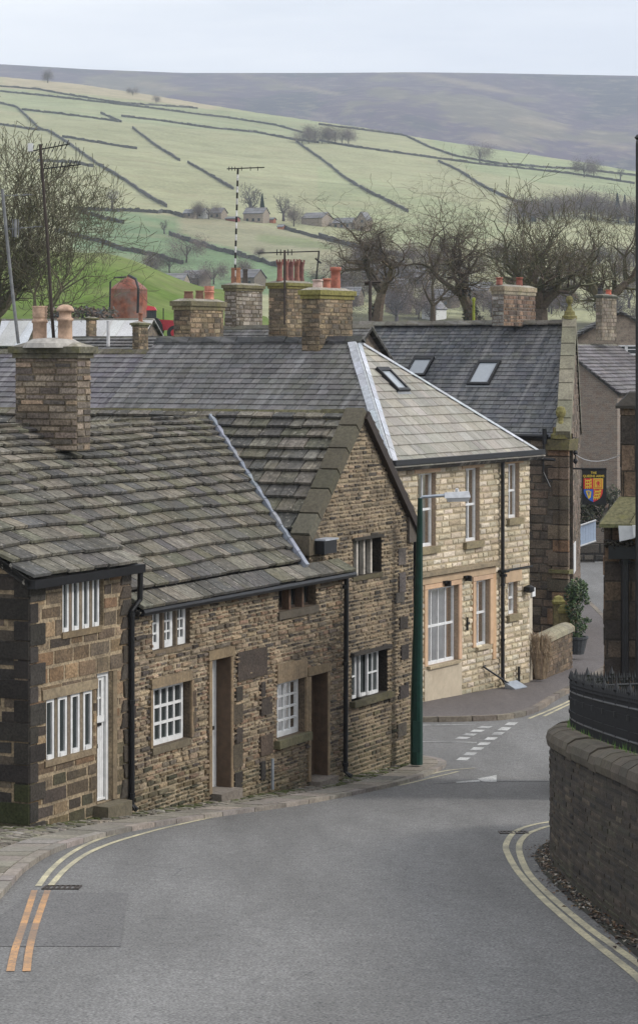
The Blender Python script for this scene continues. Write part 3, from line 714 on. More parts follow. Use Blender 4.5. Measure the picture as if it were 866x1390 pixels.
# long-and-short quoins at the corner, nearly black
h = fs; k = 0
while h < eh - .05:
    c = R.uniform(.24, .34); w = .42 if k % 2 else .22; top = min(h + c, eh)
    P_ = L1.P; col = jc((.045, .04, .034), .3)
    mb.slab([(-.01, h + .01), (w, h + .01), (w, top - .01), (-.01, top - .01)], L1.P, 0, .032, .006, col)
    h += c; k += 1
for (a, b) in ((sC - .26, sC - .02),):
    h = fs
    while h < eh - .1:
        c = R.uniform(.2, .34); mb.slab([(a + R.uniform(-.12, .05), h + .01), (b, h + .01), (b, h + c - .012), (a, h + c - .012)], L1.P, 0, .03, .008, jc((.06, .05, .04), .3)); h += c
# gable end facing the camera
Sd = side(L1, 0); DEP = 7.0
gp_ = [(0, fs - .3), (DEP, fs - .3), (DEP, eh), (RR, HR - .08), (0, eh)]
stones(mb, Sd, gp_, [], (.2, .32), (.3, .8), DARKST, prot=.01, inset=.012, gap=.045, backing=(.27, .21, .135), base=(fs, 1.0))
h = fs; k = 0
while h < eh - .05:
    c = R.uniform(.24, .34); w = .24 if k % 2 else .5; top = min(h + c, eh)
    mb.slab([(-.02, h + .01), (w, h + .01), (w, top - .01), (-.02, top - .01)], Sd.P, 0, .03, .006, jc((.035, .03, .026), .3) if h > fs + 1 else jc((.045, .05, .02), .3)); h += c; k += 1
mb.face([L1.P(0, fs, -DEP), L1.P(s_end, fs, -DEP), L1.P(s_end, eh, -DEP), L1.P(0, eh, -DEP)], (.15, .11, .07))
S2 = side(L1, s_end)
mb.face([S2.P(0, fs), S2.P(DEP, fs), S2.P(DEP, eh), S2.P(RR, HR - .08), S2.P(0, eh)], (.13, .10, .07))
mb.build('wall', M['stone'], A)
w = op['w1']; window(A, L1, w[0] + .02, w[1] - .1, w[2], hole[0][3], rec=.012, lights=4, cols=1, rows=1, fw=.045, mull=.10, sill=(.04, .1, .03), scol=(.2, .15, .09))
w = op['w2']; window(A, L1, w[0], w[1], w[2], w[3], rec=.012, lights=4, cols=1, rows=1, fw=.05, mull=.11, lintel=(.12, .16, .03, (.27, .215, .14)), scol=(.22, .17, .11), sill=(.05, .1, .03))
# plank door with four-pane top
w = op['d']; q = MB(); a, b, c, t = w; rec = .08
q.fbox(L1, a, a + .06, c, t, -rec - .1, -rec + .03); q.fbox(L1, b - .07, b, c, t, -rec - .1, -rec + .03); q.fbox(L1, a + .06, b - .07, t - .07, t, -rec - .1, -rec + .03)
df = q.build('door', M['white'], A)
q = MB(); x0, x1 = a + .065, b - .075; gh0, gh1 = c + (t - c) * .66, t - .13; npl = 5
for k in range(npl): q.fbox(L1, x0 + (x1 - x0) * k / npl + .004, x0 + (x1 - x0) * (k + 1) / npl - .004, c + .05, gh0 - .08, -rec - .06, -rec - .015)
q.fbox(L1, x0, x1, gh0 - .1, gh0, -rec - .06, -rec + .005); q.fbox(L1, x0, x1, gh1, t - .075, -rec - .06, -rec - .005)
q.fbox(L1, x0, x0 + .08, gh0, gh1, -rec - .06, -rec - .005); q.fbox(L1, x1 - .08, x1, gh0, gh1, -rec - .06, -rec - .005); xm = (x0 + x1) / 2
q.fbox(L1, xm - .015, xm + .015, gh0, gh1, -rec - .05, -rec - .012); q.fbox(L1, x0, x1, (gh0 + gh1) / 2 - .015, (gh0 + gh1) / 2 + .015, -rec - .05, -rec - .014)
q.fbox(L1, x0, x1, c + .02, c + .05, -rec - .06, -rec + .02); q.build('door_leaf', M['white'], df)
q = MB(); q.fbox(L1, x0, x1, gh0, gh1, -rec - .05, -rec - .045); q.build('pane', M['glass'], df)
q = MB(); q.fbox(L1, x0 + .05, x0 + .2, gh0 - .15, gh0 - .11, -rec - .015, -rec + .015); q.lathe(L1.P(x0 + .06, gh0 - .45, -rec), [(.03, -.03), (.03, .03)], 8); q.build('handle', M['black'], df)
q = MB(); q.slab([(b, c), (b + .13, c), (b + .13, t), (b, t)], L1.P, -.05, .035, .005, (.2, .155, .1)); q.build('door_jamb', M['dress'], A)
q = MB(); q.slab([(a - .1, c - .4), (b + .2, c - .4), (b + .2, c - .01), (a - .1, c - .01)], L1.P, -.2, .26, .01, (.15, .13, .09)); q.build('doorstep', M['dress'], A)
O, u, v, n, LEN = roof_frame(L1, 0, eh, HR + .06, RR)
mb = MB(); tiles(mb, O, u, v, n, [(-.14, 0), (s_end + .06, 0), (s_end + .06, LEN), (-.14, LEN)], 0.40, .18, .4, .036, SLABP, jit=.025, wav=.02)
# back slope
fb_ = Fr(L1.P(0, 0, -2 * RR)[:2], L1.d, (-n1[0], -n1[1])); O2, u2, v2, n2, LEN2 = roof_frame(fb_, 0, eh, HR + .06, RR)
tiles(mb, O2, u2, v2, n2, [(-.14, 0), (s_end + .06, 0), (s_end + .06, LEN2), (-.14, LEN2)], .5, .3, .6, .035, SLABP)
# verge board under the overhanging slabs
for fr_, LL in ((L1, LEN),):
    mb.box8([O + u * -.14 - n * .12, O + u * -.1 - n * .12, O + u * -.1 - n * .12 + v * LL, O + u * -.14 - n * .12 + v * LL, O + u * -.14 - n * .02, O + u * -.1 - n * .02, O + u * -.1 - n * .02 + v * LL, O + u * -.14 - n * .02 + v * LL], (.02, .018, .016))
rf = mb.build('roof', M['slab'], A)
q = MB(); ridge_stones(q, L1.P(-.14, HR + .06, -RR), L1.P(s_end, HR + .06, -RR), (n1[0], n1[1], 0), seg=.6, w=.25, drop=.16, col=(.12, .115, .06)); q.build('ridge_stones', M['moss'], rf)
q = MB(); q.fbox(L1, -.14, s_end + .12, eh - .2, eh - .07, .06, .2, (.02, .02, .02)); q.build('gutter', M['black'], A)
xp = L1.s_of(171); gz = hroad(L1.P(xp, 0)[1]) + .1
pipe(A, [L1.P(sC + .06, eh - .1, .14), L1.P(sC + .06, eh - .62, .13), L1.P(xp + .06, eh - .78, .07), L1.P(xp + .06, gz + .1, .07), L1.P(xp + .06, gz + .02, .16)], .045, collars=[(L1.P(xp + .06, eh - .85, .07), .058), (L1.P(xp + .06, eh - 2.2, .07), .058), (L1.P(xp + .06, gz + .25, .07), .058)])

# --- middle cottage
eh2 = -3.9
B = thing('middle_cottage', 'long low cottage of small brown stones with two deep doorways and a sagging stone-slab roof', 'cottage', L1.P((sC + sD) / 2, hroad(44) + .1))
o1 = px_open(L1, 206, 257, 821, 884); o2 = px_open(L1, 205, 257, 936, 1016); o3 = px_open(L1, 285.5, 311, 897, 1078); o4 = px_open(L1, 375, 413, 929, 1005); o5 = px_open(L1, 378, 428, 786, 831); o6 = px_open(L1, 420, 442.5, 918, 1061)
o1 = o1[:3] + (eh2 - .13,); o5 = o5[:3] + (eh2 - .13,)
fs2 = hroad(48) - .3
mb = MB(); MCP = [(.27, .205, .135), (.19, .148, .104), (.33, .255, .17), (.12, .098, .076), (.24, .165, .105), (.075, .063, .054), (.29, .225, .155), (.23, .155, .105), (.16, .13, .10)]
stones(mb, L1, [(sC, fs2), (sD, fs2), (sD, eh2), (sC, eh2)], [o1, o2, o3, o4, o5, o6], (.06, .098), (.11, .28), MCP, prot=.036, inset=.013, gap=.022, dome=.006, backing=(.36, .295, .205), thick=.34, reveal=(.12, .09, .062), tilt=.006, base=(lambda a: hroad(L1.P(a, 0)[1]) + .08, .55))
# blocked doorway of big dark blocks
def block(fr, xl, xr, yt, yb, col, mb=mb, pr=.045):
    q_ = px_open(fr, xl, xr, yt, yb); mb.slab([(q_[0], q_[2]), (q_[1], q_[2]), (q_[1], q_[3]), (q_[0], q_[3])], fr.P, -.01, pr, .008, jc(col, .2))
for b_ in ((320, 360, 886, 926, (.06, .048, .038)), (318, 327, 934, 953, (.06, .05, .04)), (314, 327, 957, 985, (.11, .085, .06)), (318, 327, 989, 1010, (.05, .042, .036)), (313, 327, 1012, 1045, (.08, .068, .05)), (316, 327, 1050, 1072, (.045, .04, .035)), (352, 358, 926, 947, (.05, .042, .035)), (352, 367, 949, 973, (.07, .055, .045)), (351, 368, 1000, 1028, (.12, .09, .07)), (352, 358, 1034, 1060, (.05, .045, .04)), (258, 264, 938, 960, (.08, .06, .045)), (172, 182, 960, 978, (.07, .055, .045)), (259, 264, 966, 986, (.13, .10, .07))):
    block(L1, *b_)
mb.face([L1.P(sC, fs2, -DEP), L1.P(sD, fs2, -DEP), L1.P(sD, eh2, -DEP), L1.P(sC, eh2, -DEP)], (.15, .11, .07))
S2 = side(L1, sD); mb.face([S2.P(0, fs2), S2.P(DEP, fs2), S2.P(DEP, eh2), S2.P(RR, HR - .08), S2.P(0, eh2)], (.13, .10, .07))
mb.build('wall', M['stone'], B)
w = o1; window(B, L1, w[0], w[1], w[2], w[3], rec=.07, lights=3, cols=2, rows=3, fw=.085, mull=.07, bar=.03, smat='dress', sill=(.03, .09, .03), scol=(.17, .13, .085))
w = o2; window(B, L1, w[0], w[1] - .03, w[2], w[3], rec=.10, cols=5, rows=3, fw=.06, bar=.045, sill=(.02, .12, .05), lintel=(.06, .16, .055, (.23, .175, .11)), scol=(.15, .125, .085))
def jamb(root, fr, o, side_=1, w=.13, col=(.23, .17, .105), pr=.045, nm='jamb'):
    q = MB(); a = (o[1], o[1] + w) if side_ > 0 else (o[0] - w, o[0])
    q.slab([(a[0], o[2]), (a[1], o[2]), (a[1], o[3] + .0), (a[0], o[3] + .0)], fr.P, -.02, pr, .006, col); return q.build(nm, M['dress'], root)
for o_ in (o2, o4): jamb(B, L1, o_, 1, .1)
jamb(B, L1, o2, -1, .08)
w = o4; window(B, L1, w[0], w[1], w[2], w[3], rec=.12, glass='clear', curtain=True, cols=4, rows=4, fw=.065, bar=.032, sill=(.1, .15, .12), lintel=(.04, .34, .05, (.22, .165, .105)), scol=(.13, .12, .07))
w = o5; window(B, L1, w[0], w[1], w[2], w[3], rec=.14, lights=3, cols=1, rows=1, fw=.035, mull=.1, mat='darkwood', sill=(.06, .14, .05), scol=(.10, .085, .065), mcol=(.12, .075, .05))
for o_, nm in ((o3, 'white door frame in the left doorway'), (o6, 'brown doorway beside the black drainpipe')):
    q = MB(); a, b, c, t = o_; ww = M['white'] if o_ is o3 else M['brown']
    q.fbox(L1, a, a + .07, c, t, -.32, -.1); q.fbox(L1, b - .05, b, c, t, -.32, -.235); q.fbox(L1, a + .07, b - .05, t - .06, t, -.32, -.23)
    dr = q.build('door', ww, B)
    q = MB(); q.fbox(L1, a + .06, b - .04, c, t - .05, -.31, -.25); q.build('door_leaf', M['brown'] if o_ is o6 else M['white'], dr)
    q = MB(); q.lathe(L1.P(a + .54, c + 1.0, -.24), [(.03, -.03), (.03, .03)], 8); q.build('handle', M['black'], dr)
    q = MB(); q.fbox(L1, b - .012, b + .002, c, t, -.34, .03); q.fbox(L1, a, b, t - .012, t + .002, -.34, .0); q.build('door_reveal', M['brown'], dr)
    jamb(B, L1, o_, -1, .11, nm='door_jamb'); jamb(B, L1, o_, 1, .09, nm='door_jamb')
    q = MB(); q.slab([(a - .13, t), (b + .13, t), (b + .13, t + .17), (a - .13, t + .17)], L1.P, -.03, .05, .008, (.22, .165, .10)); q.build('lintel', M['dress'], B)
    q = MB(); g_ = c - hroad(L1.P(a, 0)[1]); q.slab([(a - .02, c - .3), (b + .08, c - .3), (b + .08, c + .01), (a - .02, c + .01)], L1.P, -.35, .22, .008, (.19, .165, .14)); q.build('doorstep', M['dress'], B)
# vent pipe
q = MB(); px_, h_ = L1.s_of(365), L1.h_of(365, 1030); q.tube([L1.P(px_, h_, .07), L1.P(px_, L1.h_of(365, 1072), .07)], .03, 6); q.build('vent_pipe', M['galv'], B)
# roof with a valley against the gabled cottage
O, u, v, n, LEN = roof_frame(L1, 0, eh2, HR, RR)
Lg = L1.shift(0, -.28)                       # gabled cottage front, set back
sG0, sG1 = Lg.s_of(420), Lg.s_of(560); sGm = (sG0 + sG1) / 2; gE, gR = -3.3, -1.13
sVe = sG0 - .15                               # valley foot
vtop = LEN; sVt = sVe + 2.25
hw = (sG1 - sG0) / 2; pit = math.atan2(gR - gE, hw); cp, sp_ = math.cos(pit), math.sin(pit)
gO = Vector(Lg.P(sG0, gE, 0)); gN = Vector((-d1[0] * sp_, -d1[1] * sp_, cp))
valley = lambda b: (gO - O - v * b).dot(gN) / u.dot(gN)
mb = MB(); tiles(mb, O, u, v, n, [(sC + .02, 0), (sD + .12, 0), (sD + .12, .42), (sC + .02, .42)], .44, .44, .42, .038, SLABP, jit=.02, wav=.02)
tiles(mb, O, u, v, n, [(sC + .02, .44), (valley(.44) - .1, .44), (valley(vtop) - .1, vtop), (sC + .02, vtop)], .37, .16, .38, .038, SLABP, jit=.028, wav=.014)
fb_ = Fr(L1.P(0, 0, -2 * RR)[:2], L1.d, (-n1[0], -n1[1])); O2, u2, v2, n2, LEN2 = roof_frame(fb_, 0, eh2, HR, RR)
tiles(mb, O2, u2, v2, n2, [(sC, 0), (sD, 0), (sD, LEN2), (sC, LEN2)], .5, .3, .6, .035, SLABP)
rf = mb.build('roof', M['slab'], B)
q = MB(); ridge_stones(q, L1.P(sC, HR, -RR), L1.P(valley(vtop) + .1, HR, -RR), (n1[0], n1[1], 0), seg=.55, w=.25, drop=.17, col=(.15, .14, .105)); q.build('ridge_stones', M['slab'], rf)
q = MB(); a0, a1 = O + u * (valley(.3) - .13) + v * .3, O + u * (valley(vtop) - .13) + v * vtop
dv = (a1 - a0); sideV = dv.cross(n).normalized()
for k in range(12):
    e0, e1 = a0 + dv * (k / 12), a0 + dv * ((k + 1) / 12 - .003); c_ = jc((.25, .27, .31), .15)
    q.box8([e0 + n * .0, e1 + n * .0, e1 + u * .13 + n * .0, e0 + u * .13 + n * .0, e0 + n * .13, e1 + n * .13, e1 + u * .13 + n * .13, e0 + u * .13 + n * .13], c_)
    q.box8([e0 + u * .132, e1 + u * .132, e1 + u * .25 - n * .02, e0 + u * .25 - n * .02, e0 + u * .132 + n * .02, e1 + u * .132 + n * .02, e1 + u * .25 + n * .04, e0 + u * .25 + n * .04], (.03, .032, .035))
q.build('valley_lead', M['lead'], rf)
q = MB(); q.tube([L1.P(sC + .08, eh2 - .13, .15), L1.P(sD + .18, eh2 - .13, .15)], .06, 8); q.build('gutter', M['galv'] if False else M['black'], B)
q = MB(); q.fbox(L1, sC + .05, sD + .1, eh2 - .19, eh2 - .07, .0, .1, (.02, .02, .02)); q.build('fascia', M['black'], B)
sp = L1.s_of(463.5); gz = hroad(L1.P(sp, 0)[1]) + .11
pipe(B, [L1.P(sp, eh2 - .12, .1), L1.P(sp, gz + .12, .08), L1.P(sp, gz + .04, .2)], .045, collars=[(L1.P(sp, eh2 - .35, .08), .06), (L1.P(sp, eh2 - 1.75, .08), .06), (L1.P(sp, gz + .25, .08), .062)])

# --- gabled cottage
G = thing('gabled_cottage', 'gable-fronted cottage with moss-stained coping stones and a barred upper window', 'cottage', Lg.P(sGm, hroad(49) + .1))
g1 = px_open(Lg, 477, 525, 892, 952); g2 = px_open(Lg, 479, 517, 735, 783)
mb = MB(); DK = [(.21, .165, .11), (.165, .13, .09), (.11, .09, .07), (.25, .195, .13), (.07, .06, .05), (.18, .143, .10), (.27, .205, .135)]
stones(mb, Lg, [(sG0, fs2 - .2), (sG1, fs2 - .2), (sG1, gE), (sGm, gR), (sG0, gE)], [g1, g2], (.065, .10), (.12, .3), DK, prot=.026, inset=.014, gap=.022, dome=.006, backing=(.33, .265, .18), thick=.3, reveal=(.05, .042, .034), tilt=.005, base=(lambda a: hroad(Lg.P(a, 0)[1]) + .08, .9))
for b_ in ((541, 552, 838, 855, (.045, .038, .032)), (543, 553, 876, 897, (.05, .042, .036)), (541, 553, 932, 950, (.06, .05, .045)), (539, 549, 745, 768, (.11, .095, .085)), (540, 549, 778, 806, (.12, .10, .09)), (535, 547, 805, 820, (.09, .08, .07)), (538, 550, 984, 1002, (.07, .06, .05))): block(Lg, *b_, mb=mb, pr=.035)
GD = 8.5
for s_ in (sG0, sG1):
    mb.face([Lg.P(s_, fs2 - .3, 0), Lg.P(s_, fs2 - .3, -GD), Lg.P(s_, gE, -GD), Lg.P(s_, gE, 0)], (.13, .10, .07))
mb.face([Lg.P(sG0, fs2, -GD), Lg.P(sG1, fs2, -GD), Lg.P(sG1, gE, -GD), Lg.P(sGm, gR, -GD), Lg.P(sG0, gE, -GD)], (.13, .10, .07))
mb.build('wall', M['stone'], G)
w = g1; ww = (w[1] - w[0])
wd = window(G, Lg, w[0], w[0] + ww * .29, w[2], w[3], rec=.12, cols=1, rows=2, fw=.045, bar=.03, sill=(.0, .0, .02))
window(G, Lg, w[0] + ww * .38, w[0] + ww * .71, w[2], w[3], rec=.12, cols=1, rows=1, fw=.045)
window(G, Lg, w[0] + ww * .55, w[0] + ww * .86, w[2], w[3], rec=.08, cols=2, rows=2, fw=.045, bar=.03)
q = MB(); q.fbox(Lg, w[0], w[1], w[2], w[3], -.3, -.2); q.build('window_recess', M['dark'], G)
q = MB(); q.slab([(w[0] - .1, w[2] - .13), (w[1] + .12, w[2] - .13), (w[1] + .12, w[2]), (w[0] - .1, w[2])], Lg.P, -.1, .12, .01, (.09, .08, .05)); q.build('sill', M['moss'], wd)
q = MB(); q.slab([(w[0] - .08, w[3]), (w[1] + .1, w[3]), (w[1] + .1, w[3] + .08), (w[0] - .08, w[3] + .08)], Lg.P, -.1, .09, .01, (.045, .04, .035)); q.build('drip_stone', M['dress'], wd)
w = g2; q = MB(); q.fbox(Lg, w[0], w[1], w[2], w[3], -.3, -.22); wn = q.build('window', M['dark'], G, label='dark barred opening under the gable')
for k in range(3):
    q = MB(); c_ = w[0] + (w[1] - w[0]) * (.24 + .25 * k); q.fbox(Lg, c_ - .035, c_ + .035, w[2], w[3], -.14, -.05, (.5, .46, .4)); q.build('mullion', M['dress'], wn)
q = MB(); q.slab([(w[0] - .05, w[3]), (w[1] + .04, w[3]), (w[1] + .04, w[3] + .07), (w[0] - .05, w[3] + .07)], Lg.P, -.1, .06, .01, (.04, .036, .03)); q.slab([(w[0] - .05, w[2] - .1), (w[1] + .06, w[2] - .1), (w[1] + .06, w[2]), (w[0] - .05, w[2])], Lg.P, -.1, .03, .01, (.1, .085, .05)); q.build('sill', M['dress'], wn)
# roofs: left slope towards the camera (cut by the valley), right slope away
hw = (sG1 - sG0) / 2; pit = math.atan2(gR - gE, hw); cp, sp_ = math.cos(pit), math.sin(pit)
def gslope(sgn, c0, c1, poly, mb):
    e = sG0 if sgn > 0 else sG1
    O_ = Vector(Lg.P(e, gE, 0)); u_ = Vector((-n1[0], -n1[1], 0)); v_ = Vector((d1[0] * sgn * cp, d1[1] * sgn * cp, sp_)); n_ = Vector((-d1[0] * sgn * sp_, -d1[1] * sgn * sp_, cp))
    if mb: tiles(mb, O_, u_, v_, n_, poly, .4, .22, .45, .04, SLABP, jit=.02)
    return O_, u_, v_, n_
SL = hw / cp
mb = MB(); gslope(1, 0, 0, [(.28, .1), (GD, .1), (GD, SL), (.28, SL)], mb); gslope(-1, 0, 0, [(-.1, -.1), (GD, -.1), (GD, SL), (-.1, SL)], mb)
rf = mb.build('roof', M['slab'], G)
q = MB(); ridge_stones(q, Lg.P(sGm, gR + .02, -.1), Lg.P(sGm, gR - .02, -GD), (d1[0], d1[1], 0), seg=.9, w=.22, drop=.2, col=(.11, .10, .06)); q.build('ridge_stones', M['moss'], rf)
O_, u_, v_, n_ = gslope(1, 0, 0, None, None)
q = MB(); a = -.05
for L_ in (.52, .62, .5, .55, .6, .6):
    b_ = min(a + L_, SL + .05)
    if b_ <= a: break
    q.slab([(-.06, a + .008), (.34, a + .008), (.34, b_ - .008), (-.06, b_ - .008)], lambda x, y, z: O_ + u_ * x + v_ * y + n_ * z, -.05, .13, .012, jc((.11, .10, .072), .22)); a = b_
q.build('coping', M['dress'], G); q = MB()
q.slab([(sG0 - .12, gE - .34), (sG0 + .42, gE - .34), (sG0 + .42, gE - .1), (sG0 + .2, gE + .1), (sG0 - .12, gE + .02)], Lg.P, -.4, .05, .012, (.12, .10, .07)); q.build('kneeler', M['dress'], G); q = MB()
q.slab([(sG1 - .3, gE - .4), (sG1 + .05, gE - .4), (sG1 + .17, gE - .1), (sG1 + .17, gE + .02), (sG1 - .3, gE + .2)], Lg.P, -.35, .06, .012, (.10, .085, .07))
q.build('kneeler', M['dress'], G)
q = MB(); O3, u3, v3, n3 = gslope(-1, 0, 0, None, None)
q.box8([O3 + u3 * -.12 + v3 * -.2 - n3 * .12, O3 + u3 * .0 + v3 * -.2 - n3 * .12, O3 + v3 * SL - n3 * .12, O3 + u3 * -.12 + v3 * SL - n3 * .12, O3 + u3 * -.12 + v3 * -.2 + n3 * .05, O3 + v3 * -.2 + n3 * .05, O3 + v3 * SL + n3 * .05, O3 + u3 * -.12 + v3 * SL + n3 * .05], (.02, .018, .015)); q.build('verge', M['darkwood'], G)
# lead hopper box at the valley foot
q = MB(); a = Lg.s_of(424); b_ = Lg.s_of(441); hh = Lg.h_of(424, 752); q.fbox(Lg, a, b_, hh, hh + .24, .02, .24, (.10, .11, .12)); q.build('lead_box', M['black'], G)
q = MB(); q.fbox(Lg, a - .02, b_ + .02, hh + .24, hh + .27, .0, .27, (.38, .4, .44)); q.build('lead_cap', M['lead'], G)
sp2 = sG1 + .1; gz = hroad(Lg.P(sp2, 0)[1]) + .11
pipe(G, [Lg.P(sp2, gE - .3, .02), Lg.P(sp2, gz + 1.1, .02), Lg.P(sp2, gz + 1.02, .07), Lg.P(sp2, gz + .1, .07)], .05, collars=[(Lg.P(sp2, gz + 1.1, .04), .075), (Lg.P(sp2, gz + .25, .07), .065)])
# ------------------------------------------------------------------ chimneys
def pot(mb, x, y, z, style, r, h, col):
    if style == 'round': p = [(r * 1.05, 0), (r, h * .08), (r * .92, h * .6), (r * .9, h * .82), (r * 1.12, h * .84), (r * 1.12, h * .95), (r, h), (r * .8, h), (r * .78, h * .8)]
    elif style == 'louvre': p = [(r * 1.02, 0), (r, h * .05), (r * .98, h * .52), (r * 1.14, h * .54), (r * 1.14, h * .6), (r * .95, h * .63), (r * .95, h * .67), (r * 1.12, h * .7), (r * .95, h * .74), (r * 1.12, h * .79), (r * .95, h * .83), (r * 1.12, h * .88), (r * .95, h * .92), (r * 1.1, h * .97), (r * 1.1, h), (r * .7, h), (r * .7, h * .8)]
    elif style == 'dome': p = [(r * 1.02, 0), (r, h * .05), (r * .98, h * .55), (r * 1.14, h * .57), (r * 1.14, h * .63), (r * .85, h * .66), (r * .85, h * .82), (r * 1.25, h * .82), (r * 1.22, h * .88), (r * .9, h * .96), (r * .4, h), (.001, h)]
    elif style == 'square': p = [(r * 1.15, 0), (r * .95, h * .86), (r * 1.1, h * .88), (r * 1.1, h), (r * .75, h), (r * .75, h * .8)]
    else: p = [(r * 1.1, 0), (r * .82, h * .2), (r * .8, h * .7), (r, h * .86), (r * 1.1, h * .88), (r * 1.1, h * .94), (r * .8, h * .94), (r * .8, h * .7)]
    mb.lathe((x, y, z), p, 4 if style == 'square' else (8 if style == 'crown' else 16), col)
    if style == 'crown':
        for k in range(8):
            a = 2 * math.pi * k / 8; mb.box8([(x + r * 1.08 * math.cos(a + s) * q, y + r * 1.08 * math.sin(a + s) * q, z + zz) for zz in (h * .93, h * 1.04) for s, q in ((-.2, .86), (-.2, 1), (.2, 1), (.2, .86))], col)
def chimney(root, tan, px_edge, Y, lpx, rpx, ytop, ycap, ybot, pots, pal=TAN, ch=(.09, .15), sl=(.16, .34), cap='moss', capcol=(.15, .13, .08), backing=(.16, .13, .09), capo=.08, label=None, rr=R, left_render=None, hood=False):
    u = (px_edge - CX) / F; a = math.atan(tan); sa, ca = math.sin(a), math.cos(a)
    W = lpx * Y / F / (ca + u * sa); D = rpx * Y / F / max(.12, sa - u * ca)
    fr = Fr((u * Y, Y), (sa, ca), (ca, -sa)); fl = side(fr, 0); h0, h1, h2 = (HY - ybot) / F * Y, (HY - ytop) / F * Y, (HY - ycap) / F * Y
    mb = MB()
    kw = dict(prot=.018, inset=.01, gap=.016, backing=backing, thick=.05)
    stones(mb, fr, [(0, h0), (D, h0), (D, h1), (0, h1)], [], ch, sl, pal, **kw); stones(mb, fl, [(0, h0), (W, h0), (W, h1), (0, h1)], [], ch, sl, left_render or pal, **kw)
    q = fr.P(D, 0, -W); fb = Fr(q[:2], (-fr.d[0], -fr.d[1]), (-fr.n[0], -fr.n[1])); stones(mb, fb, [(0, h0), (D, h0), (D, h1), (0, h1)], [], ch, sl, pal, **kw)
    q = fr.P(D, 0, 0); fk = Fr(q[:2], (-fr.n[0], -fr.n[1]), fr.d); stones(mb, fk, [(0, h0), (W, h0), (W, h1), (0, h1)], [], ch, sl, pal, **kw)
    o = mb.build('chimney', M['stone'], root, label=label)
    q = MB(); t = (h2 - h1)
    for (e, z0, z1, c) in ((capo * .45, h1, h1 + t * .45, capcol), (capo, h1 + t * .45, h2, capcol)):
        q.box8([fr.P(-e, z0, e), fr.P(D + e, z0, e), fr.P(D + e, z0, -W - e), fr.P(-e, z0, -W - e), fr.P(-e, z1, e), fr.P(D + e, z1, e), fr.P(D + e, z1, -W - e), fr.P(-e, z1, -W - e)], jc(c, .1))
    e = -.06; z0, z1 = h2, h2 + .07
    q.box8([fr.P(-capo * .6, z0, capo * .6), fr.P(D + capo * .6, z0, capo * .6), fr.P(D + capo * .6, z0, -W - capo * .6), fr.P(-capo * .6, z0, -W - capo * .6), fr.P(.12, z1, -.12), fr.P(D - .12, z1, -.12), fr.P(D - .12, z1, -W + .12), fr.P(.12, z1, -W + .12)], (.28, .26, .22))
    q.build('chimney_cap', M[cap], o)
    for (ppx, pw, py, style, c) in pots:
        up = (ppx - CX) / F
        if D * abs(sa - u * ca) >= W * (ca + u * sa):      # pots in a row along the deep side
            x0, y0, _ = fr.P(0, 0, -W / 2); s_ = (up * y0 - x0) / (sa - up * ca); s_ = max(.12, min(D - .12, s_)); X, Yp = x0 + sa * s_, y0 + ca * s_
        else:
            x0, y0, _ = fr.P(D / 2, 0, 0); t_ = (up * y0 - x0) / (-ca - up * sa); t_ = max(.1, min(W - .1, t_)); X, Yp = x0 - ca * t_, y0 + sa * t_
        r = pw * Yp / F / 2; p = MB(); zb = h2 + .05; pot(p, X, Yp, zb, style, r, (HY - py) / F * Yp - zb, jc(c, .1)); p.build('chimney_pot', M['pot'], o, smooth=style not in ('square', 'crown'))
    return o, fr, D, W, h2
def flash(root, fr, D, h, px=None):
    """stepped lead flashing where a chimney meets the slates"""
    q = MB()
    for k in range(5):
        s_ = D * k / 5; z = h + .12 * k; q.slab([(s_, z - .16), (s_ + D / 5 + .02, z - .16), (s_ + D / 5 + .02, z + .05), (s_, z + .05)], fr.P, .03, .075, .004, (.42, .44, .47))
    f2 = side(fr, 0); q.slab([(-.05, h - .1), (.6, h - .1), (.6, h + .06), (-.05, h + .06)], f2.P, .03, .075, .004, (.42, .44, .47)); q.build('lead_flashing', M['lead'], root)
CHP = [(.26, .21, .165), (.21, .175, .14), (.30, .24, .18), (.16, .135, .115), (.24, .19, .145), (.13, .11, .095), (.32, .24, .17)]
R.seed(5)
c1, fr1, D1, W1, h1c = chimney(A, .481, 104.5, 43.4, 84, 18, 486, 470, 612, [], pal=CHP, ch=(.09, .13), sl=(.22, .5), capcol=(.13, .12, .09), capo=.1, cap='moss')
mb = MB(); mb.lathe(fr1.P(D1 / 2, h1c - .02, -W1 / 2), [(.52, 0), (.48, .08), (.35, .15), (.1, .17)], 16, (.34, .32, .28)); o = mb.build('cement_flaunching', M['cement'], c1)
for ppx, style, ty, w in ((54, 'louvre', 415, 22), (88.5, 'dome', 413, 22.5)):
    p = MB(); u = (ppx - CX) / F; x0, y0, _ = fr1.P(D1 / 2, 0, 0); t_ = (u * y0 - x0) / (-fr1.n[0] - u * fr1.d[0]); X, Yp = x0 - fr1.n[0] * t_, y0 - fr1.n[1] * t_
    zb = (HY - 464) / F * Yp; pot(p, X, Yp, zb, style, w * .44 * Yp / F, (HY - ty) / F * Yp - zb, (.50, .345, .25)); p.build('chimney_pot', M['pot'], c1, smooth=True)

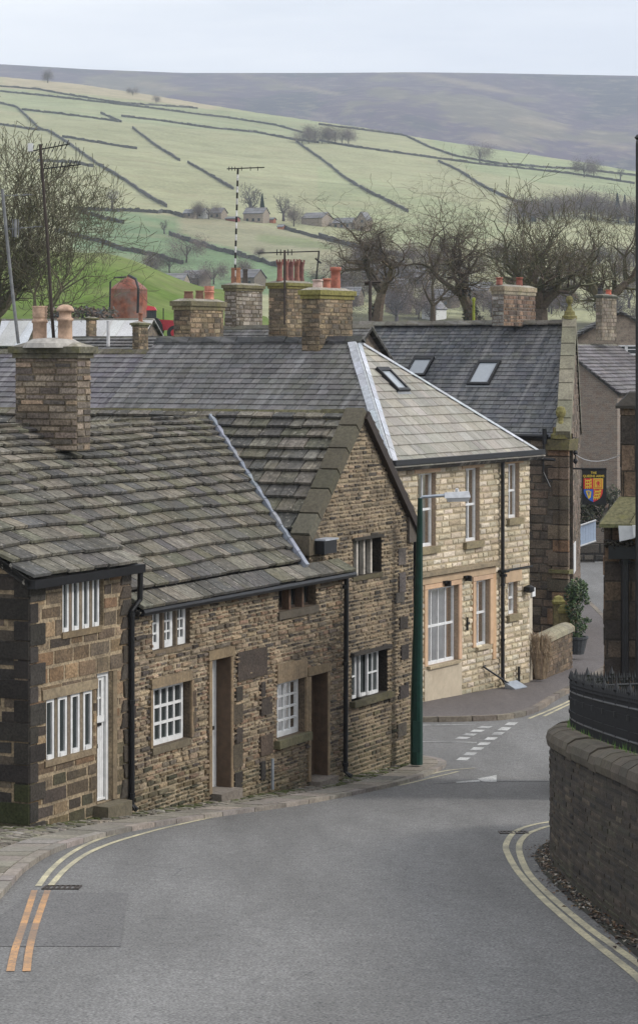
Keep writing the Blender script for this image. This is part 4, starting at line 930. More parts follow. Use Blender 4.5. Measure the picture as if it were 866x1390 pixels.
# ------------------------------------------------------------------ cream house
L2 = street((2.98, 62.5), .576); L2 = L2.shift(L2.s_of(527)); W2 = L2.s_of(718.5)
Cg = thing('cream_house', 'cream pitch-faced stone house with tall white sash windows, orange sandstone surrounds and a hipped roof', 'house', L2.P(W2 / 2, hroad(63)))
he, hr = -2.5, .34
opn = {'u1': px_open(L2, 567, 590.5, 642.5, 744), 'u2': px_open(L2, 631.5, 650, 636, 736), 'u3': px_open(L2, 689.5, 704, 629.5, 704), 'g1': px_open(L2, 579, 621, 800.5, 905), 'g2': px_open(L2, 644.5, 663.5, 789, 879), 'g3': px_open(L2, 689.5, 701.5, 791, 835), 'g0': px_open(L2, 540, 556, 802, 905)}
mb = MB(); CP = [(.52, .445, .325), (.47, .40, .285), (.57, .495, .375), (.42, .35, .25), (.49, .415, .30), (.54, .47, .37)]
fz = hroad(66) - .4
stones(mb, L2, [(0, fz), (W2, fz), (W2, he), (0, he)], list(opn.values()), (.135, .16), (.24, .5), CP, prot=.02, inset=.02, gap=.014, dome=.02, backing=(.40, .33, .22), thick=.3, reveal=(.33, .25, .18), base=(lambda a: hroad(L2.P(a, 0)[1]) + .1, .28))
DP2 = 9.0
S_ = side(L2, 0); mb2pal = [(.16, .13, .1), (.12, .1, .08)]
stones(mb, S_, [(0, fz), (DP2, fz), (DP2, he), (0, he)], [], (.16, .2), (.3, .6), CP, prot=.02, inset=.02, gap=.02, backing=(.30, .24, .16), thick=.1)
S_b = side(L2, W2)
mb.face([S_b.P(0, fz), S_b.P(DP2, fz), S_b.P(DP2, he), S_b.P(0, he)], (.3, .24, .16)); mb.face([S_.P(DP2, fz), S_b.P(DP2, fz), S_b.P(DP2, he), S_.P(DP2, he)], (.3, .24, .16))
mb.build('wall', M['cream'], Cg)
OR = (.53, .365, .235)
def dress(o, ex, top, bot, name='surround', full=True, sides=True, col=OR, pr=.045):
    q = MB(); a, b, c, t = o
    if top: q.slab([(a - ex, t), (b + ex, t), (b + ex, t + top), (a - ex, t + top)], L2.P, -.02, pr, .006, jc(col, .06))
    if sides: q.slab([(a - ex, c), (a, c), (a, t), (a - ex, t)], L2.P, -.02, pr, .006, jc(col, .06)); q.slab([(b, c), (b + ex, c), (b + ex, t), (b, t)], L2.P, -.02, pr, .006, jc(col, .06))
    return q.build(name, M['render'], Cg)
wk = dict(rec=.10, glass='clear', curtain=True, rows=2, rowpos=[.5], fw=.055, bar=.03)
gk = dict(wk); gk['rows'] = 2
for k_, cols, lit in (('u1', 2, 1), ('u2', 2, 1), ('u3', 2, 1), ('g1', 4, 1), ('g2', 2, 1), ('g3', 2, 1), ('g0', 2, 1)):
    o_ = opn[k_]; window(Cg, L2, *o_, lights=lit, cols=cols, sill=(.12 if k_[0] == 'u' or k_ == 'g3' else .0, .17 if k_[0] == 'u' or k_ == 'g3' else .08, .1), scol=(.24, .20, .12) if k_[0] == 'u' or k_ == 'g3' else (.4, .33, .22), **wk)
    dress(o_, .22 if k_ in ('u1', 'u2', 'u3', 'g3') else .17, {'u1': .27, 'u2': .27, 'u3': .27, 'g3': .3, 'g1': .12, 'g2': .12, 'g0': .12}[k_], 0, sides=k_ in ('g1', 'g2', 'g0'))
q = MB(); a = 0; b = L2.s_of(673); hs_ = L2.h_of(630, 771); q.slab([(-.02, hs_ - .08), (b, hs_ - .08), (b, hs_ + .06), (-.02, hs_ + .06)], L2.P, -.02, .13, .03, (.26, .21, .14)); q.build('string_course', M['dress'], Cg)
q = MB(); t_ = opn['g1'][3] + .12; q.slab([(.02, t_ + .003), (b - .05, t_ + .003), (b - .05, hs_ - .083), (.02, hs_ - .083)], L2.P, -.02, .038, .006, (.47, .34, .22)); q.build('frieze', M['render'], Cg)
o_ = opn['g1']; q = MB(); q.slab([(o_[0] - .17, fz), (o_[1] + .17, fz), (o_[1] + .17, o_[2] - .085), (o_[0] - .17, o_[2] - .085)], L2.P, -.02, .04, .006, (.47, .40, .30)); q.build('apron', M['render'], Cg)
q = MB(); o_ = opn['g2']; q.slab([(o_[1] + .17, o_[2] - .4), (b - .04, o_[2] - .4), (b - .04, t_), (o_[1] + .17, t_)], L2.P, -.02, .036, .006, (.49, .32, .19)); q.build('pilaster', M['render'], Cg)
q = MB()
for (x_, y_) in ((602, 790), (630, 783)):
    s_, h_ = L2.s_of(x_), L2.h_of(x_, y_); q.fbox(L2, s_ - .12, s_ + .12, h_ - .03, h_ + .03, .04, .12); q.fbox(L2, s_ - .03, s_ + .03, h_ - .1, h_ + .03, .04, .2)
q.build('sign_bracket', M['iron'], Cg)
q = MB(); s_ = L2.s_of(632); q.tube([L2.P(s_, L2.h_of(632, 838), .05), L2.P(s_, L2.h_of(632, 856), .05)], .03, 6); q.fbox(L2, s_ - .02, s_ + .1, L2.h_of(632, 848), L2.h_of(632, 845), .03, .07); q.build('wall_tie', M['iron'], Cg)
q = MB(); s_, h_ = L2.s_of(711.5), L2.h_of(711.5, 798); q.lathe(L2.P(s_, h_, .14), [(.06, -.12), (.14, -.08), (.14, .03), (.03, .08)], 10); q.build('outside_light', M['iron'], Cg)
# eaves: gutter, brackets and downpipes
q = MB(); q.fbox(L2, -.25, W2 + .25, he - .1, he + .02, .2, .34); q.fbox(S_, -.2, DP2, he - .1, he + .02, .2, .34); q.fbox(L2, -.2, W2 + .2, he - .06, he + .01, .0, .2); q.build('gutter', M['black'], Cg)
s_ = .25
while s_ < W2: q = MB(); q.fbox(L2, s_ - .11, s_ + .11, he - .24, he - .105, -.01, .24); q.build('eaves_bracket', M['black'], Cg); s_ += .82
s_ = L2.s_of(677.5); hz = hroad(L2.P(s_, 0)[1]) + .12
pipe(Cg, [L2.P(s_, he, .27), L2.P(s_, he - .25, .1), L2.P(s_, hz + .2, .1), L2.P(s_, hz + .05, .22)], .048, collars=[(L2.P(s_, L2.h_of(677, 775), .12), .16), (L2.P(s_, L2.h_of(677, 781), .12), .1), (L2.P(s_, hz + 1.2, .1), .065), (L2.P(s_, hz + 2.6, .1), .065)])
q = MB(); hh = L2.h_of(700, 771.5); q.fbox(L2, s_, W2 + .05, hh - .02, hh + .02, .03, .08); q.build('cable_run', M['black'], Cg)
q = MB(); s2_ = L2.s_of(700.5); q.tube([L2.P(s2_, L2.h_of(700, 905), .08), L2.P(s2_, hz, .08)], .035, 6); q.build('waste_pipe', M['black'], Cg)
# lean-to at the far corner
q = MB(); q.fbox(L2, W2 + .01, W2 + .5, fz, L2.h_of(720, 803), -1.6, -.15, (.52, .46, .36)); q.build('lean_to', M['render'], Cg); q = MB(); q.fbox(L2, W2 + .4, W2 + .58, L2.h_of(720, 812), L2.h_of(720, 800), -.4, -.1); q.build('lean_to_gutter', M['white'], Cg)
# roof: street hip, camera slope, far slope
RUN = 3.05; LIT_SLP = [(.28, .262, .225), (.25, .237, .205), (.30, .282, .245)]; DSL = [(.105, .102, .10), (.12, .117, .114), (.093, .091, .09), (.13, .127, .123)]  # hip palette paler than the other slopes: sunlight put into the colour
O, u, v, n, LEN = roof_frame(L2, 0, he + .1, hr, RUN, over=.3)
mb = MB(); ov = .32; tiles(mb, O, u, v, n, [(-ov, 0), (W2 + ov, 0), (W2 / 2 + .06, LEN), (W2 / 2 - .06, LEN)], .36, .22, .48, .014, LIT_SLP, jit=.006, gap=.012)
hipf = mb.build('hip_slope', M['lit_slate_sheet'], Cg)
O2, u2, v2, n2_, LEN2 = roof_frame(S_, 0, he + .1, hr, W2 / 2, over=.3)
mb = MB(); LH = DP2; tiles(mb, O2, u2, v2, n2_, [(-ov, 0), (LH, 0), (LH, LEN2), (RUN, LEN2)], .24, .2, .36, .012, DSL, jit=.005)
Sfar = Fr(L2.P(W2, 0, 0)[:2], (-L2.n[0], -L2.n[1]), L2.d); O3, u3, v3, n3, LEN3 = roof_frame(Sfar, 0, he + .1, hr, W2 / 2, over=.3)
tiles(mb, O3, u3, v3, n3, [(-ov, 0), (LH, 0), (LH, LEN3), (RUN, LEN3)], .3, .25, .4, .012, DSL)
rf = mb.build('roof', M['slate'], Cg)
def hip_lead(root, p0, p1, nA, nB, w=.17, col=(.42, .445, .48), segs=10, lift=.07):
    q = MB(); p0, p1 = Vector(p0), Vector(p1); D = (p1 - p0)
    for side_n in (nA, nB):
        sd = D.cross(side_n).normalized(); other = nB if side_n is nA else nA
        if sd.dot(other) > 0: sd = -sd
        for k in range(segs):
            e0, e1 = p0 + D * (k / segs), p0 + D * ((k + .99) / segs); lf = side_n * (lift + R.uniform(0, .012)); ww = w * R.uniform(.97, 1.03)
            q.face([e0 + lf, e1 + lf, e1 + sd * ww + lf * .8, e0 + sd * ww + lf * .8], jc(col, .12))
    q.tube([p0 + Vector((0, 0, .05)), p1 + Vector((0, 0, .05))], .035, 6, jc(col, .1)); return q.build('lead_hip', M['lead'], root)
apx = Vector(L2.P(W2 / 2, hr, -RUN)); eL = O + u * -ov; eR = O + u * (W2 + ov)
hip_lead(Cg, eL.lerp(apx, .05), apx, n, n2_, .18); hip_lead(Cg, eR.lerp(apx, .03), apx, n, n3, .08)
q = MB(); pr0 = L2.P(W2 / 2, hr + .02, -RUN + .25); pr1 = L2.P(W2 / 2, hr + .02, -DP2); ridge_stones(q, pr0, pr1, (L2.d[0], L2.d[1], 0), seg=.5, w=.16, drop=.1, t=.04, col=(.05, .05, .05), lift=.05); q.build('ridge_tiles', M['slate'], rf)
def skylight(root, O, u, v, n, a, b, w, h, tilt=0):
    q = MB(); P = lambda x, y, z: O + u * x + v * y + n * z
    for (x0, x1, y0, y1) in ((a, a + .07, b, b + h), (a + w - .07, a + w, b, b + h), (a + .07, a + w - .07, b, b + .08), (a + .07, a + w - .07, b + h - .12, b + h)):
        q.box8([P(x0, y0, .0), P(x1, y0, .0), P(x1, y1, .0), P(x0, y1, .0), P(x0, y0, .11), P(x1, y0, .11), P(x1, y1, .11), P(x0, y1, .11)], (.06, .06, .06))
    fr = q.build('skylight', M['iron'], root)
    q = MB(); q.face([P(a + .07, b + .08, .07), P(a + w - .07, b + .08, .07), P(a + w - .07, b + h - .12, .07), P(a + .07, b + h - .12, .07)], (.1, .1, .1)); q.build('pane', M['sky_pane'], fr)
    q = MB(); q.face([P(a - .03, b - .08, .03), P(a + w + .03, b - .08, .03), P(a + w + .03, b, .04), P(a - .03, b, .04)], (.2, .21, .22)); q.build('flashing', M['lead'], fr)
M['sky_pane'] = plain('skylight_glass', (.30, .33, .36), .08, spec=.9, var=.05)
def on_slope(O, u, v, n, px, py):
    d = Vector(((px - CX) / F, 1, (HY - py) / F)); t = O.dot(n) / d.dot(n); p = d * t - O; return p.dot(u), p.dot(v)
a_, b_ = on_slope(O, u, v, n, 545, 533); skylight(Cg, O, u, v, n, a_ - .25, b_, .62, .85)
# chimney near the hip
k5, f5, D5, W5, z5 = chimney(Cg, .576, 433.5, 65.0, 23.5, 46, 405, 393, 492, [(431, 14, 379, 'round', (.52, .38, .32)), (443.5, 11, 377.5, 'round', (.40, .16, .10)), (455.5, 14, 362, 'round', (.34, .12, .085))], pal=TAN, capcol=(.20, .18, .06), label='squat chimney with a moss-yellow cap and three round pots')
flash(Cg, f5, D5, (HY - 484) / F * 65)

# --- terrace to the left, purple slates
T_ = S_.shift(DP2, 0); TL = 19.0; he3, hr3 = he - .05, .06
Tg = thing('slate_terrace', 'long terrace with purple-grey slates and mossy ridge behind the big chimney', 'terraced house', T_.P(6, hroad(63)))
mb = MB()
for c_ in (0, -W2):
    mb.face([T_.P(0, fz, c_), T_.P(TL, fz, c_), T_.P(TL, he3, c_), T_.P(0, he3, c_)], (.2, .16, .11))
for a in (.004, TL): mb.face([T_.P(a, fz, 0), T_.P(a, fz, -W2), T_.P(a, he3, -W2), T_.P(a, hr3 - .1, -W2 / 2), T_.P(a, he3, 0)], (.2, .16, .11))
mb.build('wall', M['stone'], Tg)
PSL = [(.125, .114, .128), (.14, .129, .143), (.11, .103, .112), (.16, .15, .162), (.13, .122, .127)]
O2t, u2t, v2t, n2t, LT = roof_frame(T_, 0, he3, hr3, W2 / 2, over=.3)
mb = MB(); tiles(mb, O2t, u2t, v2t, n2t, [(.02, 0), (TL, 0), (TL, LT), (.02, LT)], .27, .22, .42, .014, PSL, jit=.006)
Tf = Fr(T_.P(0, 0, -W2)[:2], T_.d, (-T_.n[0], -T_.n[1])); O4, u4, v4, n4, L4_ = roof_frame(Tf, 0, he3, hr3, W2 / 2, over=.3); tiles(mb, O4, u4, v4, n4, [(.02, 0), (TL, 0), (TL, L4_), (.02, L4_)], .4, .4, .5, .012, PSL)
rf = mb.build('roof', M['slate'], Tg)
q = MB(); ridge_stones(q, T_.P(0.05, hr3, -W2 / 2), T_.P(TL, hr3, -W2 / 2), (L2.d[0], L2.d[1], 0), seg=.55, w=.15, drop=.08, t=.04, col=(.12, .11, .085), lift=.04); q.build('ridge_tiles', M['moss'], rf)
k2, f2_, D2_, W2_, z2_ = chimney(Tg, .576, 258, 68.3, 22, 46, 420, 408, 492, [(256, 16, 395, 'square', (.23, .12, .085)), (271, 14, 394, 'square', (.24, .13, .09)), (284, 13, 388, 'louvre', (.55, .25, .18))], pal=TAN, capcol=(.17, .15, .09), label='chimney with two square pots and one pink round pot')
flash(Tg, f2_, D2_, (HY - 487) / F * 68.3)

# ------------------------------------------------------------------ generic gabled house
BM_ = {'grey': brickmat('grey_stone_far', (.21, .165, .12), (.13, .105, .085), (.19, .16, .13)), 'tan': brickmat('tan_stone_far', (.33, .27, .21), (.25, .2, .155), (.3, .26, .2)), 'pink': brickmat('mixed_stone_far', (.25, .205, .165), (.19, .16, .135), (.25, .225, .195), bw=.3, rh=.095, ms=.01, stain=(.2, .10, .055), stain_amt=.35)}
def gable_house(name, label, px, Y, tan, W, D, base, heave, hridge, ridge='across', wm='grey', pal=DSL, cat='house', group=None, th=.03, ch=.35, tw=.5, roofm='slate', over=.2, wins=()):
    """corner at (px,Y); front of length D along the street direction to the right, W running left-away.
       ridge 'across' runs along W; 'along' runs along D"""
    fr = street(((px - CX) / F * Y, Y), tan); sd = side(fr, 0)
    t = thing(name, label, cat, fr.P(D / 2, base, -W / 2), group)
    mb = MB(); q = fr.P(D, 0, 0); sk = Fr(q[:2], (-fr.n[0], -fr.n[1]), fr.d); q = fr.P(0, 0, -W); bk = Fr(q[:2], fr.d, (-fr.n[0], -fr.n[1]))
    def pane(f, poly): mb.face([f.P(a, h) for a, h in poly], (.2, .2, .2), poly)
    R4 = lambda L: [(0, base), (L, base), (L, heave), (0, heave)]; G5 = lambda L: [(0, base), (L, base), (L, heave), (L / 2, hridge - .05), (0, heave)]
    if ridge == 'across': pane(fr, G5(D)); pane(bk, G5(D)); pane(sd, R4(W)); pane(sk, R4(W))
    else: pane(fr, R4(D)); pane(bk, R4(D)); pane(sd, G5(W)); pane(sk, G5(W))
    mb.build('wall', BM_[wm] if isinstance(wm, str) else wm, t)
    mb = MB()
    for f, L, run in (((sd, W, D / 2), (sk, W, D / 2)) if ridge == 'across' else ((fr, D, W / 2), (bk, D, W / 2))):
        O, u, v, n, LN = roof_frame(f, 0, heave, hridge, run, over)
        tiles(mb, O, u, v, n, [(-over, 0), (L + over, 0), (L + over, LN), (-over, LN)], ch, ch * .8, tw, th, pal, jit=.005)
    rf = mb.build('roof', M[roofm], t)
    q = MB()
    if ridge == 'across': ridge_stones(q, fr.P(D / 2, hridge, over), fr.P(D / 2, hridge, -W - over), (fr.d[0], fr.d[1], 0), seg=.8, w=.15, drop=.08)
    else: ridge_stones(q, fr.P(-over, hridge, -W / 2), fr.P(D + over, hridge, -W / 2), (fr.n[0], fr.n[1], 0), seg=.8, w=.15, drop=.08)
    q.build('ridge_tiles', M['slate'], rf)
    for (f, x0, x1, y0, y1, lights) in wins:
        ff = {'f': fr, 's': sd}[f]; window(t, ff, *px_open(ff, x0, x1, y0, y1), rec=-.05, lights=lights, cols=1, rows=2, rowpos=[.6], fw=.07, mull=.0)
    return t, fr, sd

# --- rear slate house behind the cream one, carrying the crown pots
Bg, bf, bs = gable_house('rear_slate_house', 'grey slate house behind the cream one, under the red crown-pot chimney stack', 416, 76.5, .576, 5.2, 7.4, -9, -1.9, .85, 'across', ch=.24, tw=.34, th=.012)
R.seed(6)
chimney(Bg, .576, 389, 78.5, 24, 35, 391, 383, 466, [(379.5, 9.5, 353, 'crown', (.22, .10, .08)), (388, 9.5, 352.5, 'crown', (.24, .11, .085)), (395, 9.5, 353, 'crown', (.2, .09, .078)), (403, 9.5, 352.5, 'crown', (.25, .115, .085)), (411, 9.5, 353.5, 'crown', (.17, .08, .07))], capcol=(.19, .17, .06), label='chimney carrying a row of dark red crown pots')
kk = chimney(Bg, .576, 320.5, 82, 15.5, 36, 394, 386, 446, [(316.5, 7, 363, 'square', (.24, .12, .08)), (323.5, 8, 363, 'square', (.5, .26, .15)), (333, 9, 365, 'square', (.09, .08, .07))], capcol=(.16, .14, .08), pal=[(.30, .27, .22), (.25, .22, .18), (.35, .31, .26), (.2, .17, .13)], label='pale chimney with one orange pot and a striped aerial mast')
# ------------------------------------------------------------------ the pub
L4 = street(((772 - CX) / F * 76, 76), .14); L4s = street(L4.O, .576); S4 = side(L4s, 0); Pb = thing('pub', 'dark stone public house with two roof windows and a ball-topped parapet gable', 'pub', L4.P(3, hroad(77) + .1, -3))
ph, pr = -2.36, .98; PL = S4.s_of(474); PD = 8.6; RP = 4.0
PUBP = [(.11, .092, .075), (.14, .115, .09), (.085, .072, .06), (.16, .125, .095), (.12, .095, .07), (.17, .13, .095)]
R.seed(21); mb = MB()
stones(mb, S4, [(0, -9.3), (PL, -9.3), (PL, ph), (0, ph)], [], (.2, .3), (.25, .6), PUBP, prot=.03, inset=.02, gap=.02, backing=(.11, .095, .075), thick=.3)
GPP = [(.2, .155, .12), (.16, .13, .10), (.24, .18, .14), (.12, .10, .08)]
stones(mb, L4, [(0, -9.3), (PD, -9.3), (PD, ph), (PD / 2, pr), (0, ph)], [], (.14, .24), (.25, .5), GPP, prot=.02, inset=.015, gap=.02, backing=(.17, .14, .11), thick=.3)
bk0 = L4.P(PD, 0, 0); bkL = (bk0[0] - L4s.n[0] * (PL - 2), bk0[1] - L4s.n[1] * (PL - 2)); ftL = S4.P(PL, 0); mdL = ((ftL[0] + bkL[0]) / 2, (ftL[1] + bkL[1]) / 2)
mb.face([(*bk0[:2], -9.3), (*bkL, -9.3), (*bkL, ph), (*bk0[:2], ph)], (.1, .08, .06)); mb.face([(*ftL[:2], -9.3), (*bkL, -9.3), (*bkL, ph), (*mdL, pr), (*ftL[:2], ph)], (.1, .08, .06))
h = -9.3; k = 0
while h < ph - .1:      # corner buttress of bigger, warmer blocks
    c = R.uniform(.3, .5); w = .66 if k % 2 else .5; mb.slab([(-.02, h + .01), (w, h + .01), (w, h + c - .01), (-.02, h + c - .01)], S4.P, 0, .1 if h < -6.4 else .06, .01, jc(R.choice([(.17, .13, .095), (.14, .11, .08), (.2, .13, .08), (.12, .10, .075)]), .15)); h += c; k += 1
mb.build('wall', M['stone'], Pb)
O5, u5, v5, n5, LN5 = roof_frame(S4, 0, ph, pr, RP, over=.15)
PS = [(.085, .088, .097), (.10, .103, .11), (.075, .078, .085), (.115, .117, .12)]
def on_slope(O, u, v, n, px, py):
    d = Vector(((px - CX) / F, 1, (HY - py) / F)); t = O.dot(n) / d.dot(n); p = d * t - O; return p.dot(u), p.dot(v)
PL = on_slope(O5, u5, v5, n5, 474, 438.5)[0]; aE = (Vector(L4.P(0, ph, -.34)) - O5).dot(u5); aR = (Vector(L4.P(PD / 2, pr, -.34)) - O5).dot(u5)
mb = MB(); tiles(mb, O5, u5, v5, n5, [(aE, 0), (PL, 0), (PL, LN5), (aR, LN5)], .21, .17, .3, .011, PS, jit=.004)
pbk = Fr(L4.P(PD, 0, 0)[:2], (-L4s.n[0], -L4s.n[1]), L4s.d); O6, u6, v6, n6, LN6 = roof_frame(pbk, 0, ph, pr, RP, over=.15); tiles(mb, O6, u6, v6, n6, [(.32, 0), (PL - 2, 0), (PL - 2, LN6), (2.2, LN6)], .3, .3, .5, .012, PS)
rf = mb.build('roof', M['slate'], Pb)
q = MB(); rp0 = Vector(L4.P(PD / 2, pr, -.3)); ridge_stones(q, rp0, rp0 + u5 * (PL - aR), (L4s.d[0], L4s.d[1], 0), seg=.45, w=.15, drop=.08, t=.04, col=(.13, .12, .10), lift=.05); q.build('ridge_tiles', M['slate'], rf)
for (xr, yb_, w_, h_) in ((664, 524, .76, 1.15), (577, 512, .72, .9)):
    a_, b_ = on_slope(O5, u5, v5, n5, xr, yb_)
    skylight(Pb, O5, u5, v5, n5, a_, b_, w_, h_)
# parapet coping following the gable, finials
q = MB()
for sg, f_ in ((1, 0), (-1, 1)):
    pitch = math.atan2(pr - ph, PD / 2); O_ = Vector(L4.P(0 if sg > 0 else PD, ph, 0)); vv = Vector((L4.d[0] * sg * math.cos(pitch), L4.d[1] * sg * math.cos(pitch), math.sin(pitch))); nn = Vector((-L4.d[0] * sg * math.sin(pitch), -L4.d[1] * sg * math.sin(pitch), math.cos(pitch))); uu = Vector((-L4.n[0], -L4.n[1], 0))
    a = -.15; Lc = PD / 2 / math.cos(pitch)
    while a < Lc:
        b_ = min(a + R.uniform(.6, .9), Lc + .02); q.slab([(-.06, a + .01), (.38, a + .01), (.38, b_ - .01), (-.06, b_ - .01)], lambda x, y, z: O_ + uu * x + vv * y + nn * z, -.25, .2, .012, jc((.2, .19, .14), .12)); a = b_
    q.build('coping', M['dress'], Pb); q = MB()
def finial(root, x, y, z, s=1.0):
    q = MB(); q.lathe((x, y, z), [(.3 * s, 0), (.3 * s, .12 * s), (.22 * s, .16 * s), (.2 * s, .3 * s), (.14 * s, .34 * s), (.07 * s, .5 * s), (.07 * s, .58 * s), (.13 * s, .66 * s), (.15 * s, .76 * s), (.11 * s, .88 * s), (.01, .92 * s)], 12, (.2, .18, .07)); return q.build('finial', M['moss'], root)
p = S4.P(.28, 0, -.05); finial(Pb, p[0], p[1], ph - .15, 1.05); p = L4.P(PD / 2, 0, -.16); finial(Pb, p[0], p[1], pr + .1, .8)
q = MB(); q.slab([(-.1, ph - .5), (.66, ph - .5), (.72, ph - .15), (-.14, ph - .15)], S4.P, -.4, .2, .02, (.15, .13, .07)); q.slab([(-.1, -6.5), (.6, -6.5), (.6, -6.36), (-.1, -6.36)], S4.P, -.1, .16, .02, (.15, .14, .07)); q.build('kneeler', M['moss'], Pb)
q = MB(); q.tube([S4.P(.6, ph - .08, .15), S4.P(PL, ph - .08, .15)], .06, 6); q.build('gutter', M['black'], Pb)
q = MB(); sx = S4.s_of(744); q.tube([S4.P(sx, ph + .1, .3), S4.P(sx, S4.h_of(744, 640), .35), S4.P(sx - .2, S4.h_of(744, 660), .3)], .03, 6); q.tube([S4.P(S4.s_of(733), S4.h_of(744, 622), .4), S4.P(S4.s_of(761), S4.h_of(744, 623), .4)], .05, 6); q.tube([S4.P(sx, ph + .15, .25), S4.P(sx, ph - .3, .25)], .07, 8); q.build('wire_bracket', M['black'], Pb)
q = MB(); fs_ = L4.s_of(778.5); 
for z in (-2.7, -2.95, -3.2): q.lathe(L4.P(.9, z, .16), [(.05, -.07), (.08, 0), (.05, .07)], 8)
q.tube([L4.P(.9, -2.5, .02), L4.P(.9, -2.5, .16), L4.P(.9, -3.3, .16)], .02, 5); q.build('insulator', M['black'], Pb)
q = MB(); q.fbox(L4, 2.4, 3.8, -6.7, -5.8, .03, .06); q.build('notice_board', M['white'], Pb)
chimney(Pb, .5, 683.5, 79.5, 15.5, 44, 399, 388, 442, [(676.5, 9, 376, 'round', (.34, .13, .09)), (705, 9, 376, 'round', (.22, .08, .06))], pal=[(.24, .16, .11), (.19, .125, .09), (.28, .19, .13), (.12, .09, .07)], left_render=[(.28, .27, .24), (.2, .19, .17)], capcol=(.26, .22, .16), backing=(.2, .17, .14), capo=.05, label='broad chimney on the pub ridge with two red pots')
for (x0, x1, y0, y1, nm) in ((440, 455, 0, 0, ''),): pass
# ------------------------------------------------------------------ pub sign
SY = 77.0
def sp_(px, py, d=0): return ((px - CX) / F * SY, SY + d, (HY - py) / F * SY)
c0 = sp_(806.5, 684)
Sg = thing('pub_sign', 'black hanging sign lettered The Queens Arms above a red, yellow and blue quartered shield', 'pub sign', c0)
sgf = Fr(sp_(790, 0)[:2], (1, 0), (0, -1)); mpp = SY / F; SZ = lambda py: (HY - py) * mpp; SX = lambda px: (px - 790) * mpp
q = MB(); q.fbox(sgf, SX(790), SX(823), SZ(684), SZ(638), -.04, 0); q.build('board', M['black_s'], Sg)
q = MB(); q.fbox(sgf, SX(789.4), SX(823.6), SZ(638.4), SZ(637.2), -.06, .02); q.fbox(sgf, SX(789.4), SX(823.6), SZ(684.8), SZ(683.8), -.06, .02); q.tube([(sp_(776, 0)[0], SY, SZ(636)), (sp_(823, 0)[0], SY, SZ(636))], .03, 6); q.build('sign_bracket', M['iron'], Sg)
def shape(mb, pts, c=.02):            # px points on the board
    mb.slab([(SX(x), SZ(y)) for x, y in pts], sgf.P, 0, c, .0001, (.5, .5, .5))
qx, qy = 805.3, 664
shl = lambda: None
q = MB(); shape(q, [(792, 649.3), (qx, 649.3), (qx, 663.6), (792, 663.6)], .012); shape(q, [(qx, 664), (818.3, 664), (818, 669), (815.5, 675), (811, 678.8), (qx, 681.5)], .012); red = q.build('red_quarters', M['red_s'], Sg)
q = MB(); shape(q, [(qx, 649.3), (818.6, 649.3), (818.4, 663.6), (qx, 663.6)], .012); q.build('gold_quarter', M['yellow_s'], Sg)
q = MB(); shape(q, [(792.2, 664), (qx, 664), (qx, 681.5), (799.5, 678.5), (795, 674), (792.6, 669)], .013); q.build('blue_quarter', M['blue_s'], Sg)
q = MB()
def lion(cx, cy, w):                  # walking heraldic beast: body, head, legs, tail
    for pts in ([(-.5, -.12), (.3, -.16), (.3, .1), (-.5, .08)], [(.22, -.34), (.5, -.34), (.52, -.05), (.25, .0)], [(-.5, .05), (-.36, .05), (-.4, .38), (-.52, .38)], [(-.2, .05), (-.08, .05), (-.12, .38), (-.22, .38)], [(.1, .05), (.22, .05), (.22, .38), (.1, .38)], [(.25, -.02), (.52, .1), (.5, .18), (.22, .1)], [(-.5, -.1), (-.44, -.1), (-.5, -.4), (-.58, -.38)]):
        shape(q, [(cx + a * w, cy + b * w * .8) for a, b in pts], .022)
for (cx, cy) in ((798.6, 652.3), (798.6, 656.6), (798.6, 660.9), (811.5, 667), (811, 671.3), (809.6, 675.4)): lion(cx, cy, 8.6)
q.build('lions', M['yellow_s'], Sg)
q = MB(); w_ = .9
for pts in ([(806.6, 650.7), (817.2, 650.7), (817.2, 651.5), (806.6, 651.5)], [(806.6, 661.6), (817.2, 661.6), (817.2, 662.4), (806.6, 662.4)], [(806.6, 651.5), (807.4, 651.5), (807.4, 661.6), (806.6, 661.6)], [(816.4, 651.5), (817.2, 651.5), (817.2, 661.6), (816.4, 661.6)],
            [(810.4, 653.2), (812.6, 653), (813.4, 655), (812.8, 658), (811, 658.4), (810.6, 655.5)], [(812.4, 654.2), (814.8, 653.4), (814.9, 654.2), (812.8, 655.4)], [(812.4, 656.4), (815, 656), (814.9, 656.9), (812.6, 657.4)], [(811.2, 658), (812.2, 658), (811.8, 660.8), (810.8, 660.8)], [(812.4, 657.8), (813.2, 657.6), (814.6, 660.4), (813.8, 660.6)], [(809, 654.5), (809.7, 654.3), (810.4, 657.4), (809.7, 657.6)]): shape(q, pts, .022)
q.build('lion_rampant', M['red_s'], Sg)
q = MB(); shape(q, [(795, 666.4), (796.2, 666), (799.6, 675.8), (798.6, 676.8)], .024); shape(q, [(795.6, 666.2), (799, 665.6), (802.4, 667.2), (802.2, 668.2), (799, 666.8), (796, 667.4)], .023); shape(q, [(801.4, 667.2), (802.6, 667.2), (801.6, 675), (799, 677), (798.6, 676)], .025)
for k in range(3): shape(q, [(797.2 + k * 1.3, 667.6), (797.5 + k * 1.3, 667.6), (798.6 + k * .8, 674.8), (798.3 + k * .8, 674.8)], .022)
q.build('harp', M['yellow_s'], Sg)
